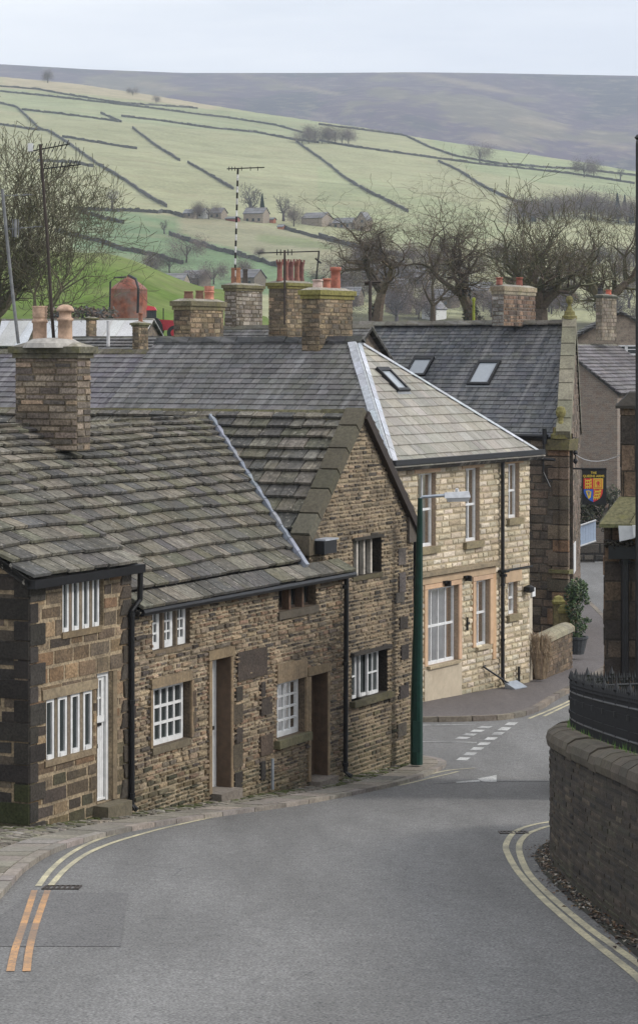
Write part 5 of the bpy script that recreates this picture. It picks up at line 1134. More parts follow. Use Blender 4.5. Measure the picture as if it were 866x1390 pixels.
def text(body, px, py, size, root):
    cu = bpy.data.curves.new('lettering', 'FONT'); cu.body = body; cu.size = size; cu.align_x = 'CENTER'; cu.align_y = 'CENTER'; cu.extrude = .004; cu.offset = .001
    o = bpy.data.objects.new('lettering', cu); COL.objects.link(o); o.parent = root; L = BASE[root.name]; w = sp_(px, py, -.012)
    o.location = Vector(w) - L; o.rotation_euler = (math.pi / 2, 0, 0); cu.materials.append(M['yellow_s'])
    bpy.context.view_layer.update(); me = bpy.data.meshes.new_from_object(o.evaluated_get(bpy.context.evaluated_depsgraph_get())); m2 = bpy.data.objects.new('lettering', me); COL.objects.link(m2); m2.parent = root; m2.location = o.location; m2.rotation_euler = o.rotation_euler
    bpy.data.objects.remove(o); m2.name = 'lettering'; return m2
text('THE', 805.8, 641.8, .095, Sg); o = text('QUEENS ARMS', 805.6, 646.3, .098, Sg)

# ------------------------------------------------------------------ street lamp
lx, ly = gp(566.5, 1038, .11); z0 = hroad(ly) + .11; Lp = thing('street_lamp', 'tapered dark green street lamp with a side arm at the corner of the gabled cottage', 'street lamp', (lx, ly, z0))
zt = (HY - 676) / F * ly; xr_ = (573.6 - CX) / F * ly
q = MB(); q.tube([(xr_ - .118, ly, z0), (xr_ - .115, ly, z0 + 1.1), (xr_ - .10, ly, z0 + 2.2), (xr_ - .052, ly, z0 + 4.7), (xr_ - .047, ly, zt)], [.122, .118, .102, .055, .047], 12); q.build('pole', M['green'], Lp)
q = MB(); q.fbox(Fr((xr_ - .19, ly - .1), (1, 0), (0, -1)), 0, .14, z0 + .25, z0 + .85, .0, .02); q.build('access_door', M['green'], Lp)
q = MB(); q.tube([(xr_ - .047, ly, zt - .03), (xr_ + .0, ly, zt + .02), (xr_ + .47, ly, zt + .055)], .03, 8); q.build('arm', M['galv'], Lp)
q = MB(); hx = xr_ + .42; q.box8([(hx, ly - .11, zt - .0), (hx + .5, ly - .13, zt + .02), (hx + .5, ly + .13, zt + .02), (hx, ly + .11, zt - .0), (hx, ly - .07, zt + .1), (hx + .47, ly - .09, zt + .13), (hx + .47, ly + .09, zt + .13), (hx, ly + .07, zt + .1)], (.5, .5, .5)); hd_ = q.build('lamp_head', M['alu'], Lp)
q = MB(); q.box8([(hx + .06, ly - .08, zt - .07), (hx + .46, ly - .1, zt - .06), (hx + .46, ly + .1, zt - .06), (hx + .06, ly + .08, zt - .07), (hx + .03, ly - .1, zt - .001), (hx + .49, ly - .12, zt + .018), (hx + .49, ly + .12, zt + .018), (hx + .03, ly + .1, zt - .001)], (.5, .5, .5)); q.build('lamp_glass', M['lens'], hd_)
q = MB(); q.lathe((hx + .24, ly, zt + .12), [(.035, 0), (.035, .06), (.01, .07)], 8); q.build('photocell', M['lens'], hd_)

# shovel leaning on the cream wall
s0, s1 = L2.s_of(655), L2.s_of(674); hz = hroad(L2.P(s1, 0)[1]) + .115; Sv = thing('shovel', 'black-handled snow shovel leaning against the cream wall by the drainpipe', 'shovel', L2.P(s1, hz, .3))
q = MB(); q.tube([L2.P(s0, L2.h_of(655, 906), .05), L2.P(s1 + .02, hz + .12, .34)], .024, 6); q.tube([L2.P(s0 - .07, L2.h_of(655, 905), .05), L2.P(s0 + .07, L2.h_of(655, 905) + .02, .05)], .02, 6); q.build('handle', M['black'], Sv)
q = MB(); q.box8([L2.P(s1 - .1, hz + .01, .28), L2.P(s1 + .45, hz + .01, .36), L2.P(s1 + .4, hz + .01, .66), L2.P(s1 - .14, hz + .01, .58), L2.P(s1 - .1, hz + .17, .27), L2.P(s1 + .45, hz + .17, .35), L2.P(s1 + .4, hz + .03, .66), L2.P(s1 - .14, hz + .03, .58)], (.5, .5, .5)); q.build('blade', M['galv'], Sv)

# ------------------------------------------------------------------ aerials on the near chimney and the rear ones
def yagi(mb, p0, p1, n, l, r=.008, er=.005, vert=True):
    p0, p1 = Vector(p0), Vector(p1); mb.tube([p0, p1], r, 5)
    for k in range(n):
        c = p0 + (p1 - p0) * ((k + .3) / n); ll = l * (1 - .25 * k / n); e = Vector((.03, 0, ll / 2)) if vert else Vector((0, ll / 2, 0)); mb.tube([c - e, c + e], er, 4)
Ym = 43.9; W_ = lambda px, py, Y=Ym: ((px - CX) / F * Y, Y, (HY - py) / F * Y)
t = thing('tv_aerial', 'tall dark mast with two comb aerials and a white box behind the big chimney', 'aerial', W_(73, 462))
q = MB(); q.tube([W_(73.5, 466), W_(70, 420), W_(64, 320), W_(54.5, 195)], [.03, .028, .027, .025], 8); q.build('mast', M['darkwood'], t)
q = MB(); yagi(q, W_(42, 204.5), W_(95, 194.5), 9, .2, .011, .007); q.build('antenna', M['iron'], t); q = MB(); yagi(q, W_(58, 228.5), W_(110, 222.5), 9, .2, .011, .007); q.build('antenna', M['iron'], t)
q = MB(); a = W_(38, 206); q.box(a[0], a[0] + .085, Ym - .05, Ym + .05, W_(0, 205)[2], W_(0, 194)[2]); q.build('white_box', M['white'], t)
t = thing('tv_aerial', 'grey galvanised mast with two thin side aerials at the far left', 'aerial', W_(24, 464))
q = MB(); q.tube([W_(25, 466), W_(14, 370), W_(3, 256)], .028, 8); q.build('mast', M['dullgalv'], t)
q = MB(); yagi(q, W_(4, 265), W_(44, 263.5), 3, .05, .007, .006); q.build('antenna', M['dullgalv'], t); q = MB(); yagi(q, W_(6, 311), W_(58, 306.5), 3, .06, .008, .006); q.tube([W_(21, 297), W_(21, 321)], .03, 6); q.tube([W_(17, 297), W_(17, 321)], .008, 4); q.tube([W_(25, 297), W_(25, 321)], .008, 4); q.build('antenna', M['dullgalv'], t)
Y3 = 82.3
t = thing('tv_aerial', 'black and white banded mast rising from the pale chimney with an aerial across its top', 'aerial', W_(318, 440, Y3))
q = MB(); n = 26; f = lambda s: W_(317 + 6 * s, 440 - 212 * s, Y3); q.tube([f(k / n) for k in range(n + 1)], .035, 6)
q.c = [((.02, .02, .02) if (i // 6) % 2 else (.6, .6, .58)) for i in range(len(q.c))]; q.build('mast', M['dress'], t)
q = MB(); q.tube([W_(308, 228.5, Y3), W_(359, 226.5, Y3)], .018, 5)
for x_ in (311, 315, 319, 328, 340, 350): q.tube([W_(x_, 225.5, Y3), W_(x_, 231, Y3)], .012, 4)
q.build('antenna', M['iron'], t)
Y4 = 78.2
t = thing('tv_aerial', 'wide thin aerial on a dark pole behind the crown-pot chimney', 'aerial', W_(386.5, 400, Y4))
q = MB(); q.tube([W_(386.5, 440, Y4), W_(386.5, 339, Y4)], .035, 6); q.build('mast', M['darkwood'], t)
q = MB(); q.tube([W_(350, 343, Y4), W_(434, 340.5, Y4)], .018, 5)
for x_ in (376, 381, 391, 396): q.tube([W_(x_, 338, Y4), W_(x_, 346, Y4)], .014, 4)
q.tube([W_(433, 340, Y4), W_(432, 352, Y4), W_(429, 380, Y4)], .025, 5); q.tube([W_(428, 350, Y4), W_(436, 357, Y4)], .03, 5); q.build('antenna', M['iron'], t)

# ------------------------------------------------------------------ curved wall, coping, railings, lawn (right)
wtop = lambda Y: -3.96 - (Y - 24.3) * .105
CV = resample(catmull(LW, 8), .06); SLn = [0]
for a, b in zip(CV, CV[1:]): SLn.append(SLn[-1] + math.dist(a, b))
import bisect
def cvp(s, h, c=0):
    i = max(0, min(len(CV) - 2, bisect.bisect(SLn, s) - 1)); a, b = CV[i], CV[i + 1]; L = math.dist(a, b) or 1; t = (s - SLn[i]) / L; dx, dy = (b[0] - a[0]) / L, (b[1] - a[1]) / L
    x, y = a[0] + (b[0] - a[0]) * t, a[1] + (b[1] - a[1]) * t; return (x - dy * c, y + dx * c, h)
Rw = thing('boundary_wall', 'curved dark stone wall with rounded coping at the right of the road', 'wall', cvp(16, hroad(24)))
R.seed(9); mb = MB(); SE = SLn[-1]; s = 6.0
RWP = [(.055, .045, .035), (.042, .036, .03), (.07, .056, .043), (.085, .068, .05), (.035, .031, .027), (.06, .054, .038)]
z = -.3
class CF: P = staticmethod(lambda s, h, c=0: cvp(s, wtop(cvp(s, 0)[1]) - .14 - h, c))
dep = 0.0
while dep < 2.1:                   # courses run with the coping
    c = R.uniform(.06, .105); a = 6 - R.uniform(0, .5)
    while a < SE - .1:
        w = R.uniform(.3, .8); g = .01; p_ = [(a + g, dep + g), (a + w - g, dep + g), (a + w - g, dep + c - g), (a + g, dep + c - g)]; col = jc(R.choice(RWP), .3)
        if dep > 1.2 and R.random() < .5: col = tuple(x * .6 + y * .4 for x, y in zip(col, (.05, .06, .025)))
        mb.slab(p_, CF.P, -.03, R.uniform(.0, .014), .012, col, .004); a += w
    dep += c
k = 6.0
while k < SE - .3:
    for j in range(1):
        Pp = [cvp(k, 0), cvp(k + .25, 0)]; mb.face([CF.P(k, 2.2, 0), CF.P(k + .25, 2.2, 0), CF.P(k + .25, -.0, 0), CF.P(k, -.0, 0)], (.06, .05, .038)); mb.face([CF.P(k, 2.2, -.4), CF.P(k + .25, 2.2, -.4), CF.P(k + .25, -.0, -.4), CF.P(k, -.0, -.4)][::-1], (.06, .05, .038))
    k += .25
mb.build('wall_face', M['stone'], Rw)
q = MB(); a = 6.0
while a < SE - .2:
    w = R.uniform(.45, .75); b = min(a + w, SE - .1); col = jc((.085, .072, .052), .2); prof = [(.04, -.14), (.055, -.06), (.03, .02), (-.06, .075), (-.2, .095), (-.34, .075), (-.42, .02), (-.44, -.14)]; n = 4; hj = R.uniform(-.012, .012)
    for i in range(n):
        e0, e1 = a + (b - a - .014) * i / n, a + (b - a - .014) * (i + 1) / n
        P0 = [cvp(e0, wtop(cvp(e0, 0)[1]) + z_ + hj, c_) for c_, z_ in prof]; P1 = [cvp(e1, wtop(cvp(e1, 0)[1]) + z_ + hj, c_) for c_, z_ in prof]
        for j in range(len(prof) - 1): q.face([P0[j], P1[j], P1[j + 1], P0[j + 1]], col)
        if i == 0: q.face(P0, col)
        if i == n - 1: q.face(P1[::-1], col)
    a = b
q.build('coping', M['dress'], Rw)
Rl = thing('railing', 'black iron spear-topped railing curving along the right-hand wall', 'railing', cvp(16, wtop(24)))
ro = -.27; bars = MB(); rails = MB(); a = 6.0; k = 0
while a < SE - .2:
    x, y, _ = cvp(a, 0, ro); b = wtop(y) + .12; tall = k % 14 == 0; hh = .66 if tall else .56 + (.04 if k % 2 else 0); r = .019 if tall else .0105
    T = MB() if tall else bars
    T.tube([(x, y, b - .02), (x, y, b + hh - .1)], r, 4); T.tube([(x, y, b + hh - .11), (x, y, b + hh - .075), (x, y, b + hh + .03)], [r * .8, r * 2.0, .001], 4)
    if tall: T.lathe((x, y, b + .32), [(.035, -.03), (.035, .03)], 8); T.build('post', M['iron'], Rl)
    elif k % 2 == 0:
        T.tube([(x, y, b + .14), (x, y, b + .18)], .03, 4); T.tube([(x, y, b + .3), (x, y, b + .34)], .024, 4)
    a += .075; k += 1
for dz in (.075, .42):
    P = []; a = 6.0
    while a < SE - .2: x, y, _ = cvp(a, 0, ro); P.append((x, y, wtop(y) + .12 + dz)); a += .2
    rails.tube(P, .02, 4)
rails.build('rail', M['iron'], Rl); bars.build('bars', M['iron'], Rl)
mb = MB(); P = [cvp(6 + .4 * i, 0, -.42) for i in range(int((SE - 6.4) / .4))]
for p0, p1 in zip(P, P[1:]): mb.face([(p0[0], p0[1], wtop(p0[1]) - .02), (18, p0[1] * .6 + 11, wtop(p0[1]) + .0), (18, p1[1] * .6 + 11, wtop(p1[1]) + .0), (p1[0], p1[1], wtop(p1[1]) - .02)], (.07, .14, .025))
o = kind(mb.build('lawn', M['ground']), 'structure')
q = MB()
for _ in range(6000):
    a = R.uniform(8, SE - 3); x, y, _z = cvp(a, 0, -R.choice([R.uniform(.2, 1), R.uniform(.2, 6)])); zz = wtop(y) + (.1 if _z == 0 and False else -.02); 
    hgt = R.uniform(.05, .13) + (.09 if _z > -99 and abs(x) < 5 else 0); w = .012; an = R.uniform(0, 3.1); q.face([(x - w * math.cos(an), y - w * math.sin(an), zz), (x + w * math.cos(an), y + w * math.sin(an), zz), (x + R.uniform(-.04, .04), y + R.uniform(-.04, .04), zz + hgt)], jc((.09, .19, .03), .3))
tag(kind(q.build('grass', M['leafy']), 'stuff'), 'green grass growing behind the iron railing on the curved wall', 'grass')

# ------------------------------------------------------------------ church porch at the right edge
YC = 43.5; cf = Fr(((820.5 - CX) / F * YC, YC), (.9925, -.122), (-.122, -.9925)); Ch = thing('stone_porch', 'dark blackened stone porch with mossy slab cap, black gutter and downpipe at the right edge', 'porch', cf.P(1, -7.6))
cs = lambda px: (px - 820.5) * YC / F; cz = lambda py: (HY - py) * YC / F
CHP_ = [(.085, .065, .048), (.06, .048, .038), (.12, .085, .058), (.045, .038, .032), (.15, .10, .065)]
R.seed(4); mb = MB(); stones(mb, cf, [(0, -7.7), (3.2, -7.7), (3.2, cz(702)), (0, cz(702))], [], (.26, .34), (.3, .7), CHP_, prot=.02, inset=.012, gap=.012, backing=(.06, .05, .04))
cl = Fr(cf.P(0, 0)[:2], (.122, .9925), (-.9925, .122)); stones(mb, cl, [(0, -7.7), (4, -7.7), (4, cz(702)), (0, cz(702))], [], (.26, .34), (.3, .7), CHP_, prot=.02, inset=.012, gap=.012, backing=(.06, .05, .04))
cu_ = cf.shift(cs(843), -.5); CH2 = [(.14, .10, .07), (.04, .035, .03), (.16, .115, .08), (.05, .04, .034), (.2, .14, .09)]
stones(mb, cu_, [(0, cz(712)), (3, cz(712)), (3, cz(545)), (0, cz(545))], [], (.42, .5), (.4, .7), CH2, prot=.02, inset=.01, gap=.01, backing=(.08, .065, .05)); cl2 = Fr(cu_.P(0, 0)[:2], (.122, .9925), (-.9925, .122)); stones(mb, cl2, [(0, cz(712)), (3, cz(712)), (3, cz(545)), (0, cz(545))], [], (.42, .5), (.4, .7), CH2, prot=.02, inset=.01, gap=.01, backing=(.08, .065, .05))
mb.build('wall', M['stone'], Ch)
q = MB(); P = cf.P; x0, x1 = cs(814), 3.4; zl, zh = cz(709), cz(676)
q.box8([P(x0, zl - .06, .45), P(x1, zl - .06, .45), P(x1, zl - .06, -.6), P(x0, zl - .06, -.6), P(x0, zl + .0, .45), P(x1, zl + .0, .45), P(x1, zl + .0, -.6), P(x0, zl + .0, -.6)], (.12, .12, .06))
a = 0; n = 7
for k in range(n):
    f0, f1 = k / n, (k + 1) / n; col = jc((.13, .125, .07), .3)
    bt = lambda f: x0 + (x1 - x0) * f; tp = lambda f: cs(840) + (x1 - cs(840)) * f
    q.face([P(bt(f0), zl + .001, .45), P(bt(f1) - .01, zl + .001, .45), P(tp(f1) - .01, zh, -.45), P(tp(f0), zh, -.45)], col)
q.face([P(x0, zl, .45), P(cs(840), zh, -.45), P(x0, zl, -.6)], (.1, .1, .06)); q.build('roof_cap', M['moss'], Ch)
q = MB(); x0 = cs(838); q.box8([cu_.P(-.1, cz(555), .1), cu_.P(3, cz(555), .1), cu_.P(3, cz(555), -2), cu_.P(-.1, cz(555), -2), cu_.P(-.1, cz(551), .1), cu_.P(3, cz(551), .1), cu_.P(3, cz(551), -2), cu_.P(-.1, cz(551), -2)], (.04, .036, .03)); q.box8([cu_.P(-.08, cz(550.9), .08), cu_.P(3, cz(550.9), .08), cu_.P(3, cz(550.9), -2), cu_.P(-.08, cz(550.9), -2), cu_.P(.14, cz(533), -.12), cu_.P(3, cz(533), -.12), cu_.P(3, cz(533), -1.8), cu_.P(.14, cz(533), -1.8)], (.04, .036, .03)); q.build('pier_cap', M['dress'], Ch)
q = MB(); q.fbox(cf, cs(826), 3.3, cz(757), cz(740), .02, .3); q.build('gutter', M['black'], Ch)
pipe(Ch, [cf.P(cs(848), cz(757), .16), cf.P(cs(848), -7.6, .16)], .07, collars=[(cf.P(cs(848), cz(762), .16), .1), (cf.P(cs(848), -5.4, .16), .085)])
q = MB(); q.box8([P(cs(841), cz(732), .15), P(cs(862), cz(727), .15), P(cs(862), cz(727), .5), P(cs(841), cz(732), .5), P(cs(839.5), cz(711), .15), P(cs(858), cz(711), .15), P(cs(858), cz(711), .5), P(cs(839.5), cz(711), .5)], (.5, .5, .5)); q.build('floodlight', M['lens'], Ch)
q = MB(); q.box8([P(cs(860), cz(726), .2), P(cs(875), cz(722), .2), P(cs(875), cz(722), .55), P(cs(860), cz(726), .55), P(cs(858), cz(710), .2), P(cs(875), cz(710), .2), P(cs(875), cz(710), .55), P(cs(858), cz(710), .55)], (.5, .5, .5)); q.build('floodlight', M['white'], Ch)
q = MB(); P_ = cf.P
for _ in range(120):
    x, zz = R.uniform(cs(822), cs(858)), R.uniform(cz(742), cz(733)); q.lathe(P_(x, zz, R.uniform(0, .3)), [(.0, -.03), (R.uniform(.02, .05), 0), (0, .03)], 5, jc((.05, .045, .035), .5))
q.build('old_nest', M['stone'], Ch)
t = thing('iron_post', 'tall thin black post with a pointed top at the right edge of the picture', 'post', cf.P(cs(864.6), -7.6, .8)); q = MB(); q.tube([cf.P(cs(864.6), -7.6, .8), cf.P(cs(864.6), cz(200), .8), cf.P(cs(864.6), cz(188), .8)], [.035, .025, .004], 8); q.build('pole', M['iron'], t); q = MB(); q.lathe(cf.P(cs(864.6), cz(192), .8), [(.0, -.05), (.05, 0), (0, .06)], 8); q.build('tip', M['iron'], t)

# ------------------------------------------------------------------ garden wall, shrubs, far road corner
gw0, gw1 = (7.0 * .985, 66.9), (8.75 * .86, 71.5); gw0 = ((736 - CX) / F * 67.4, 67.4); gw1 = ((776.5 - CX) / F * 70.8, 70.8)
dx, dy = gw1[0] - gw0[0], gw1[1] - gw0[1]; Lw = math.hypot(dx, dy); gf = Fr(gw0, (dx / Lw, dy / Lw), (dy / Lw, -dx / Lw)); R.seed(31)
Gw = thing('garden_wall', 'low stone garden wall with pale rounded coping between the cream house and the pub', 'wall', gf.P(1, hroad(69)))
mb = MB(); gt = -7.62; stones(mb, gf, [(0, -9.2), (Lw, -9.2), (Lw, gt), (0, gt)], [], (.1, .15), (.2, .4), [(.16, .115, .075), (.13, .095, .065), (.2, .145, .095)], prot=.02, inset=.015, gap=.015, backing=(.13, .1, .07))
ge = Fr(gf.P(Lw, 0)[:2], (-gf.n[0], -gf.n[1]), gf.d); mb.face([ge.P(0, -9.2), ge.P(.38, -9.2), ge.P(.38, gt), ge.P(0, gt)], (.12, .09, .06)); gs = side(gf, 0); stones(mb, gs, [(0, -9.2), (.38, -9.2), (.38, gt), (0, gt)], [], (.1, .15), (.2, .4), [(.16, .115, .075), (.13, .095, .065)], prot=.02, gap=.015); mb.face([gf.P(0, -9.2, -.38), gf.P(Lw, -9.2, -.38), gf.P(Lw, gt, -.38), gf.P(0, gt, -.38)], (.12, .09, .06)); mb.build('wall_face', M['stone'], Gw)
q = MB(); a = -.05
while a < Lw:
    b = min(a + .7, Lw + .06); prof = [(.07, 0), (.06, .12), (-.04, .2), (-.19, .235), (-.34, .2), (-.44, .12), (-.45, 0)]; c = jc((.27, .24, .17), .1)
    P0 = [gf.P(a + .006, gt + z_, c_) for c_, z_ in prof]; P1 = [gf.P(b - .006, gt + z_, c_) for c_, z_ in prof]
    for j in range(len(prof) - 1): q.face([P0[j], P1[j], P1[j + 1], P0[j + 1]], c)
    q.face(P0, c); q.face(P1[::-1], c); a = b
q.build('coping', M['dress'], Gw)
for (px, top, Y, lb) in ((758, 808, 74.6, 'taller mossy stone gatepost at the corner of the pub'), (766, 820, 73.4, 'shorter mossy stone gatepost beside the potted shrub')):
    x = (px - CX) / F * Y; zt_ = (HY - top) / F * Y; t = thing('gatepost', lb, 'gatepost', (x, Y, -8.8)); q = MB(); q.box(x - .15, x + .15, Y - .15, Y + .15, -8.9, zt_ - .25, (.13, .11, .055)); q.build('shaft', M['moss'], t)
    q = MB(); q.lathe((x, Y, zt_ - .25), [(.25, 0), (.26, .08), (.2, .13), (.17, .2), (.02, .25)], 4, (.19, .17, .06)); q.build('cap', M['moss'], t)
def leaves(mb, c, r, n, size, cols, rr=R, shape=None):
    for _ in range(n):
        while True:
            p = Vector((rr.uniform(-1, 1), rr.uniform(-1, 1), rr.uniform(-1, 1)))
            if .25 < p.length < 1: break
        q = Vector((c[0] + p.x * r[0], c[1] + p.y * r[1], c[2] + p.z * r[2])); a = Vector((rr.gauss(0, 1), rr.gauss(0, 1), rr.gauss(0, 1))).normalized() * size * rr.uniform(.6, 1.3); b = a.orthogonal().normalized() * a.length * .5
        mb.face([q - a, q + b, q + a, q - b], jc(rr.choice(cols), .3, rr))
Ysh = 73.2; shx = lambda px: (px - CX) / F * Ysh; shz = lambda py: (HY - py) / F * Ysh
t = thing('potted_shrub', 'tall dark green leafy shrub in a grey pot at the pub corner', 'shrub', (shx(783), Ysh, hroad(Ysh) + .11))
q = MB(); q.lathe((shx(783), Ysh, shz(888)), [(.2, 0), (.3, .42), (.33, .44), (.33, .5), (.26, .5), (.24, .4)], 14, (.06, .065, .07)); q.build('pot', M['dress'], t)
q = MB(); GC = [(.03, .06, .022), (.05, .09, .03), (.02, .04, .018), (.08, .11, .04)]
for (px, py, rx, rz, n) in ((784, 800, .3, .32, 420), (780, 825, .26, .35, 380), (783, 850, .25, .35, 360), (780, 868, .2, .2, 200), (794, 812, .14, .12, 90), (797, 818, .1, .07, 40), (797, 842, .12, .08, 50), (775, 806, .2, .3, 200), (790, 795, .16, .16, 120), (786, 866, .15, .12, 80), (792, 852, .12, .1, 60)): leaves(q, (shx(px), Ysh, shz(py)), (rx, rx * 1.1, rz), n, .05, GC)
q.build('foliage', M['leafy'], t); q = MB(); q.tube([(shx(783), Ysh, shz(882)), (shx(781), Ysh, shz(850)), (shx(784), Ysh, shz(810))], [.03, .025, .015], 6, (.1, .08, .05)); q.build('stem', M['bark'], t)
t = thing('dry_shrub', 'brown dried twiggy shrub spilling between the cream house and the garden wall', 'shrub', ((733 - CX) / F * 66.8, 66.8, -8.6)); q = MB()
for _ in range(420):
    a = R.uniform(0, 6.28); e = R.uniform(.1, 1.0); r_ = R.uniform(.2, .62); c = Vector(((734 - CX) / F * 67.0, 67.0, -8.45)); k = Vector((math.cos(a) * r_ * .75, math.sin(a) * r_ * .5, .35 + e * .6)); m_ = c + Vector((k.x * .6, k.y * .6, k.z * 1.25)); q.tube([c + Vector((k.x * .3, k.y * .3, 0)), m_, m_ + Vector((k.x * .5, k.y * .5, R.uniform(-.35, .2)))], [.008, .006, .003], 3, jc((.34, .26, .18), .35))
q.build('twigs', M['bark'], t)
# hedge, low wall and blue gate where the far road turns
YH = 113
t = thing('low_wall', 'short dark stone wall under the pale blue gate at the far bend', 'wall', ((800 - CX) / F * 110.5, 110.5, -9)); R.seed(8)
ff = Fr(((780 - CX) / F * 110.5, 110.5), (.995, .1), (.1, -.995)); mb = MB(); stones(mb, ff, [(0, -9.2), (3.2, -9.2), (3.2, (HY - 738) / F * 110.5), (0, (HY - 738) / F * 110.5)], [], (.25, .5), (.4, .9), [(.06, .055, .048), (.1, .09, .075), (.3, .3, .29)], prot=.05, inset=.05, gap=.03, backing=(.05, .045, .04)); mb.build('wall_face', M['stone'], t)
t = thing('gate', 'pale blue boarded gate with white top rail at the far bend', 'gate', ((799 - CX) / F * 109.8, 109.8, -8.2)); z_ = lambda py: (HY - py) / F * 109.8; x_ = lambda px: (px - CX) / F * 109.8
q = MB()
for k in range(6):
    a, b = 788 + k * 3.5, 788 + (k + 1) * 3.5 - .25; s_ = .33; q.box8([(x_(a), 109.8, z_(742 - (a - 788) * s_)), (x_(b), 109.8, z_(742 - (b - 788) * s_)), (x_(b), 109.9, z_(742 - (b - 788) * s_)), (x_(a), 109.9, z_(742 - (a - 788) * s_)), (x_(a), 109.8, z_(713 - (a - 788) * s_)), (x_(b), 109.8, z_(713 - (b - 788) * s_)), (x_(b), 109.9, z_(713 - (b - 788) * s_)), (x_(a), 109.9, z_(713 - (a - 788) * s_))], (.5, .5, .5))
q.build('boards', M['blue'], t); q = MB(); q.tube([(x_(788), 109.75, z_(713)), (x_(809), 109.75, z_(706))], .04, 6); q.tube([(x_(788), 109.75, z_(741)), (x_(809), 109.75, z_(734))], .04, 6); q.build('rail', M['white'], t)
q = MB()
for k in range(26): leaves(q, ((R.uniform(776, 850) - CX) / F * YH, YH + R.uniform(-.6, .6), (HY - R.uniform(668, 712)) / F * YH), (.7, .5, .5), 70, .1, [(.025, .03, .014), (.045, .05, .022), (.02, .022, .012)])
tag(q.build('hedge', M['leafy'], None, ((800 - CX) / F * YH, YH, -8)), 'dark hedge behind the pale blue gate at the far bend', 'hedge')
gable_house('stone_house', 'mixed grey and rust stone gable house standing behind the pub', 838, 119, .45, 5.6, 9, -9.2, -1.72, .42, 'along', wm='pink', pal=[(.14, .13, .135), (.165, .15, .155), (.115, .105, .11)], ch=.3, tw=.45)
gable_house('stone_house', 'distant stone house with white windows beside the tall post at the right edge', 770, 136, .04, 4, 9.5, -9, .5, 1.9, 'along', wm='grey', cat='house')
B7, f7, s7 = gable_house('stone_house', 'gabled stone house end with two white windows above the right-hand roofs', 900, 128, .05, 4.2, 7, -9, .95, 2.1, 'along', wm='tan', wins=(('s', 836, 848, 468, 482, 1), ('s', 852, 864, 468, 482, 1)))
ck, *_ = chimney(B7, .5, 817, 124, 8, 20, 404, 400, 462, [(814.5, 7, 391, 'round', (.05, .05, .055)), (826, 8, 393, 'round', (.5, .14, .09))], pal=[(.26, .22, .17), (.2, .17, .13)], ch=(.15, .2), sl=(.3, .5), capcol=(.1, .1, .08))
# ------------------------------------------------------------------ farmyard beyond the roofs at the left
WSH, wf, ws = gable_house('farm_shed', 'long low shed with a white sheet roof behind the left rooftops', 186, 150, .35, 11.5, 4.2, -4.6, .55, 2.05, 'across', wm='grey', pal=[(.46, .47, .48), (.5, .51, .52), (.43, .44, .45)], ch=3.2, tw=.9, roofm='tinv' if 'tinv' in M else 'lit_slate_sheet', cat='shed')
LH1, _, _ = gable_house('outhouse', 'small grey slate outhouse with two stone stacks behind the purple slates', 232, 92, .5, 5.2, 4, -7, -.45, .58, 'across', ch=.3, tw=.4, cat='outhouse')
R.seed(12)
chimney(LH1, .5, 188, 92, 8, 13, 443, 438, 474, [(191, 6, 424, 'round', (.3, .13, .08))], capcol=(.14, .13, .07), label='stubby dark stack with a rusty pipe')
chimney(LH1, .5, 120.5, 96, 3.5, 10.5, 434, 431, 474, [], capcol=(.14, .13, .07), label='plain narrow stack')
q = MB(); q.tube([W_(147, 470, 94), W_(147, 435, 94)], .06, 8); q.build('flue_pipe', M['rustred'], LH1)
Yt = 186; tx, tz = lambda px: (px - CX) / F * Yt, lambda py: (HY - py) / F * Yt
t = thing('red_tank', 'rusty red round tank with a conical top and a bent hose in the farmyard', 'tank', (tx(175), Yt, tz(436)))
q = MB(); r_ = 25 * Yt / F; q.lathe((tx(175), Yt, tz(436)), [(r_, 0), (r_, tz(392) - tz(436)), (r_ * .8, tz(387) - tz(436)), (r_ * .3, tz(378) - tz(436)), (r_ * .12, tz(376) - tz(436)), (r_ * .1, tz(373) - tz(436))], 24, (.24, .085, .055)); q.build('drum', M['rustred'], t, smooth=False)
q = MB(); q.tube([(tx(151), Yt - 1.4, tz(425)), (tx(152), Yt - 1.4, tz(383)), (tx(158), Yt - 1.3, tz(377)), (tx(172), Yt - .8, tz(376))], .07, 6); q.tube([(tx(176), Yt - .4, tz(374)), (tx(186), Yt - 1.3, tz(379)), (tx(190), Yt - 1.5, tz(392)), (tx(189), Yt - 1.5, tz(425))], .1, 6); q.build('hose', M['iron'], t)
Yr = 172; tx, tz = lambda px: (px - CX) / F * Yr, lambda py: (HY - py) / F * Yr; X0 = tx(200)
t = thing('tractor', 'red farm tractor with a dark cab standing beside the red tank', 'tractor', (X0 + 1.4, Yr, tz(460)))
q = MB(); q.box8([(tx(213), Yr - .35, tz(448)), (tx(246), Yr - .35, tz(448)), (tx(246), Yr + .35, tz(448)), (tx(213), Yr + .35, tz(448)), (tx(213), Yr - .33, tz(433)), (tx(245), Yr - .3, tz(435)), (tx(245), Yr + .3, tz(435)), (tx(213), Yr + .33, tz(433))], (.5, .5, .5)); q.build('bonnet', M['red'], t)
q = MB(); q.box(tx(200.5), tx(212), Yr - .6, Yr + .6, tz(447), tz(421)); q.build('cab_glass', M['glass'], t)
q = MB()
for x in (200, 206, 212): q.box(tx(x), tx(x + .9), Yr - .64, Yr - .58, tz(448), tz(420))
q.box(tx(200), tx(213), Yr - .64, Yr + .64, tz(449), tz(446)); q.build('cab_frame', M['black'], t)
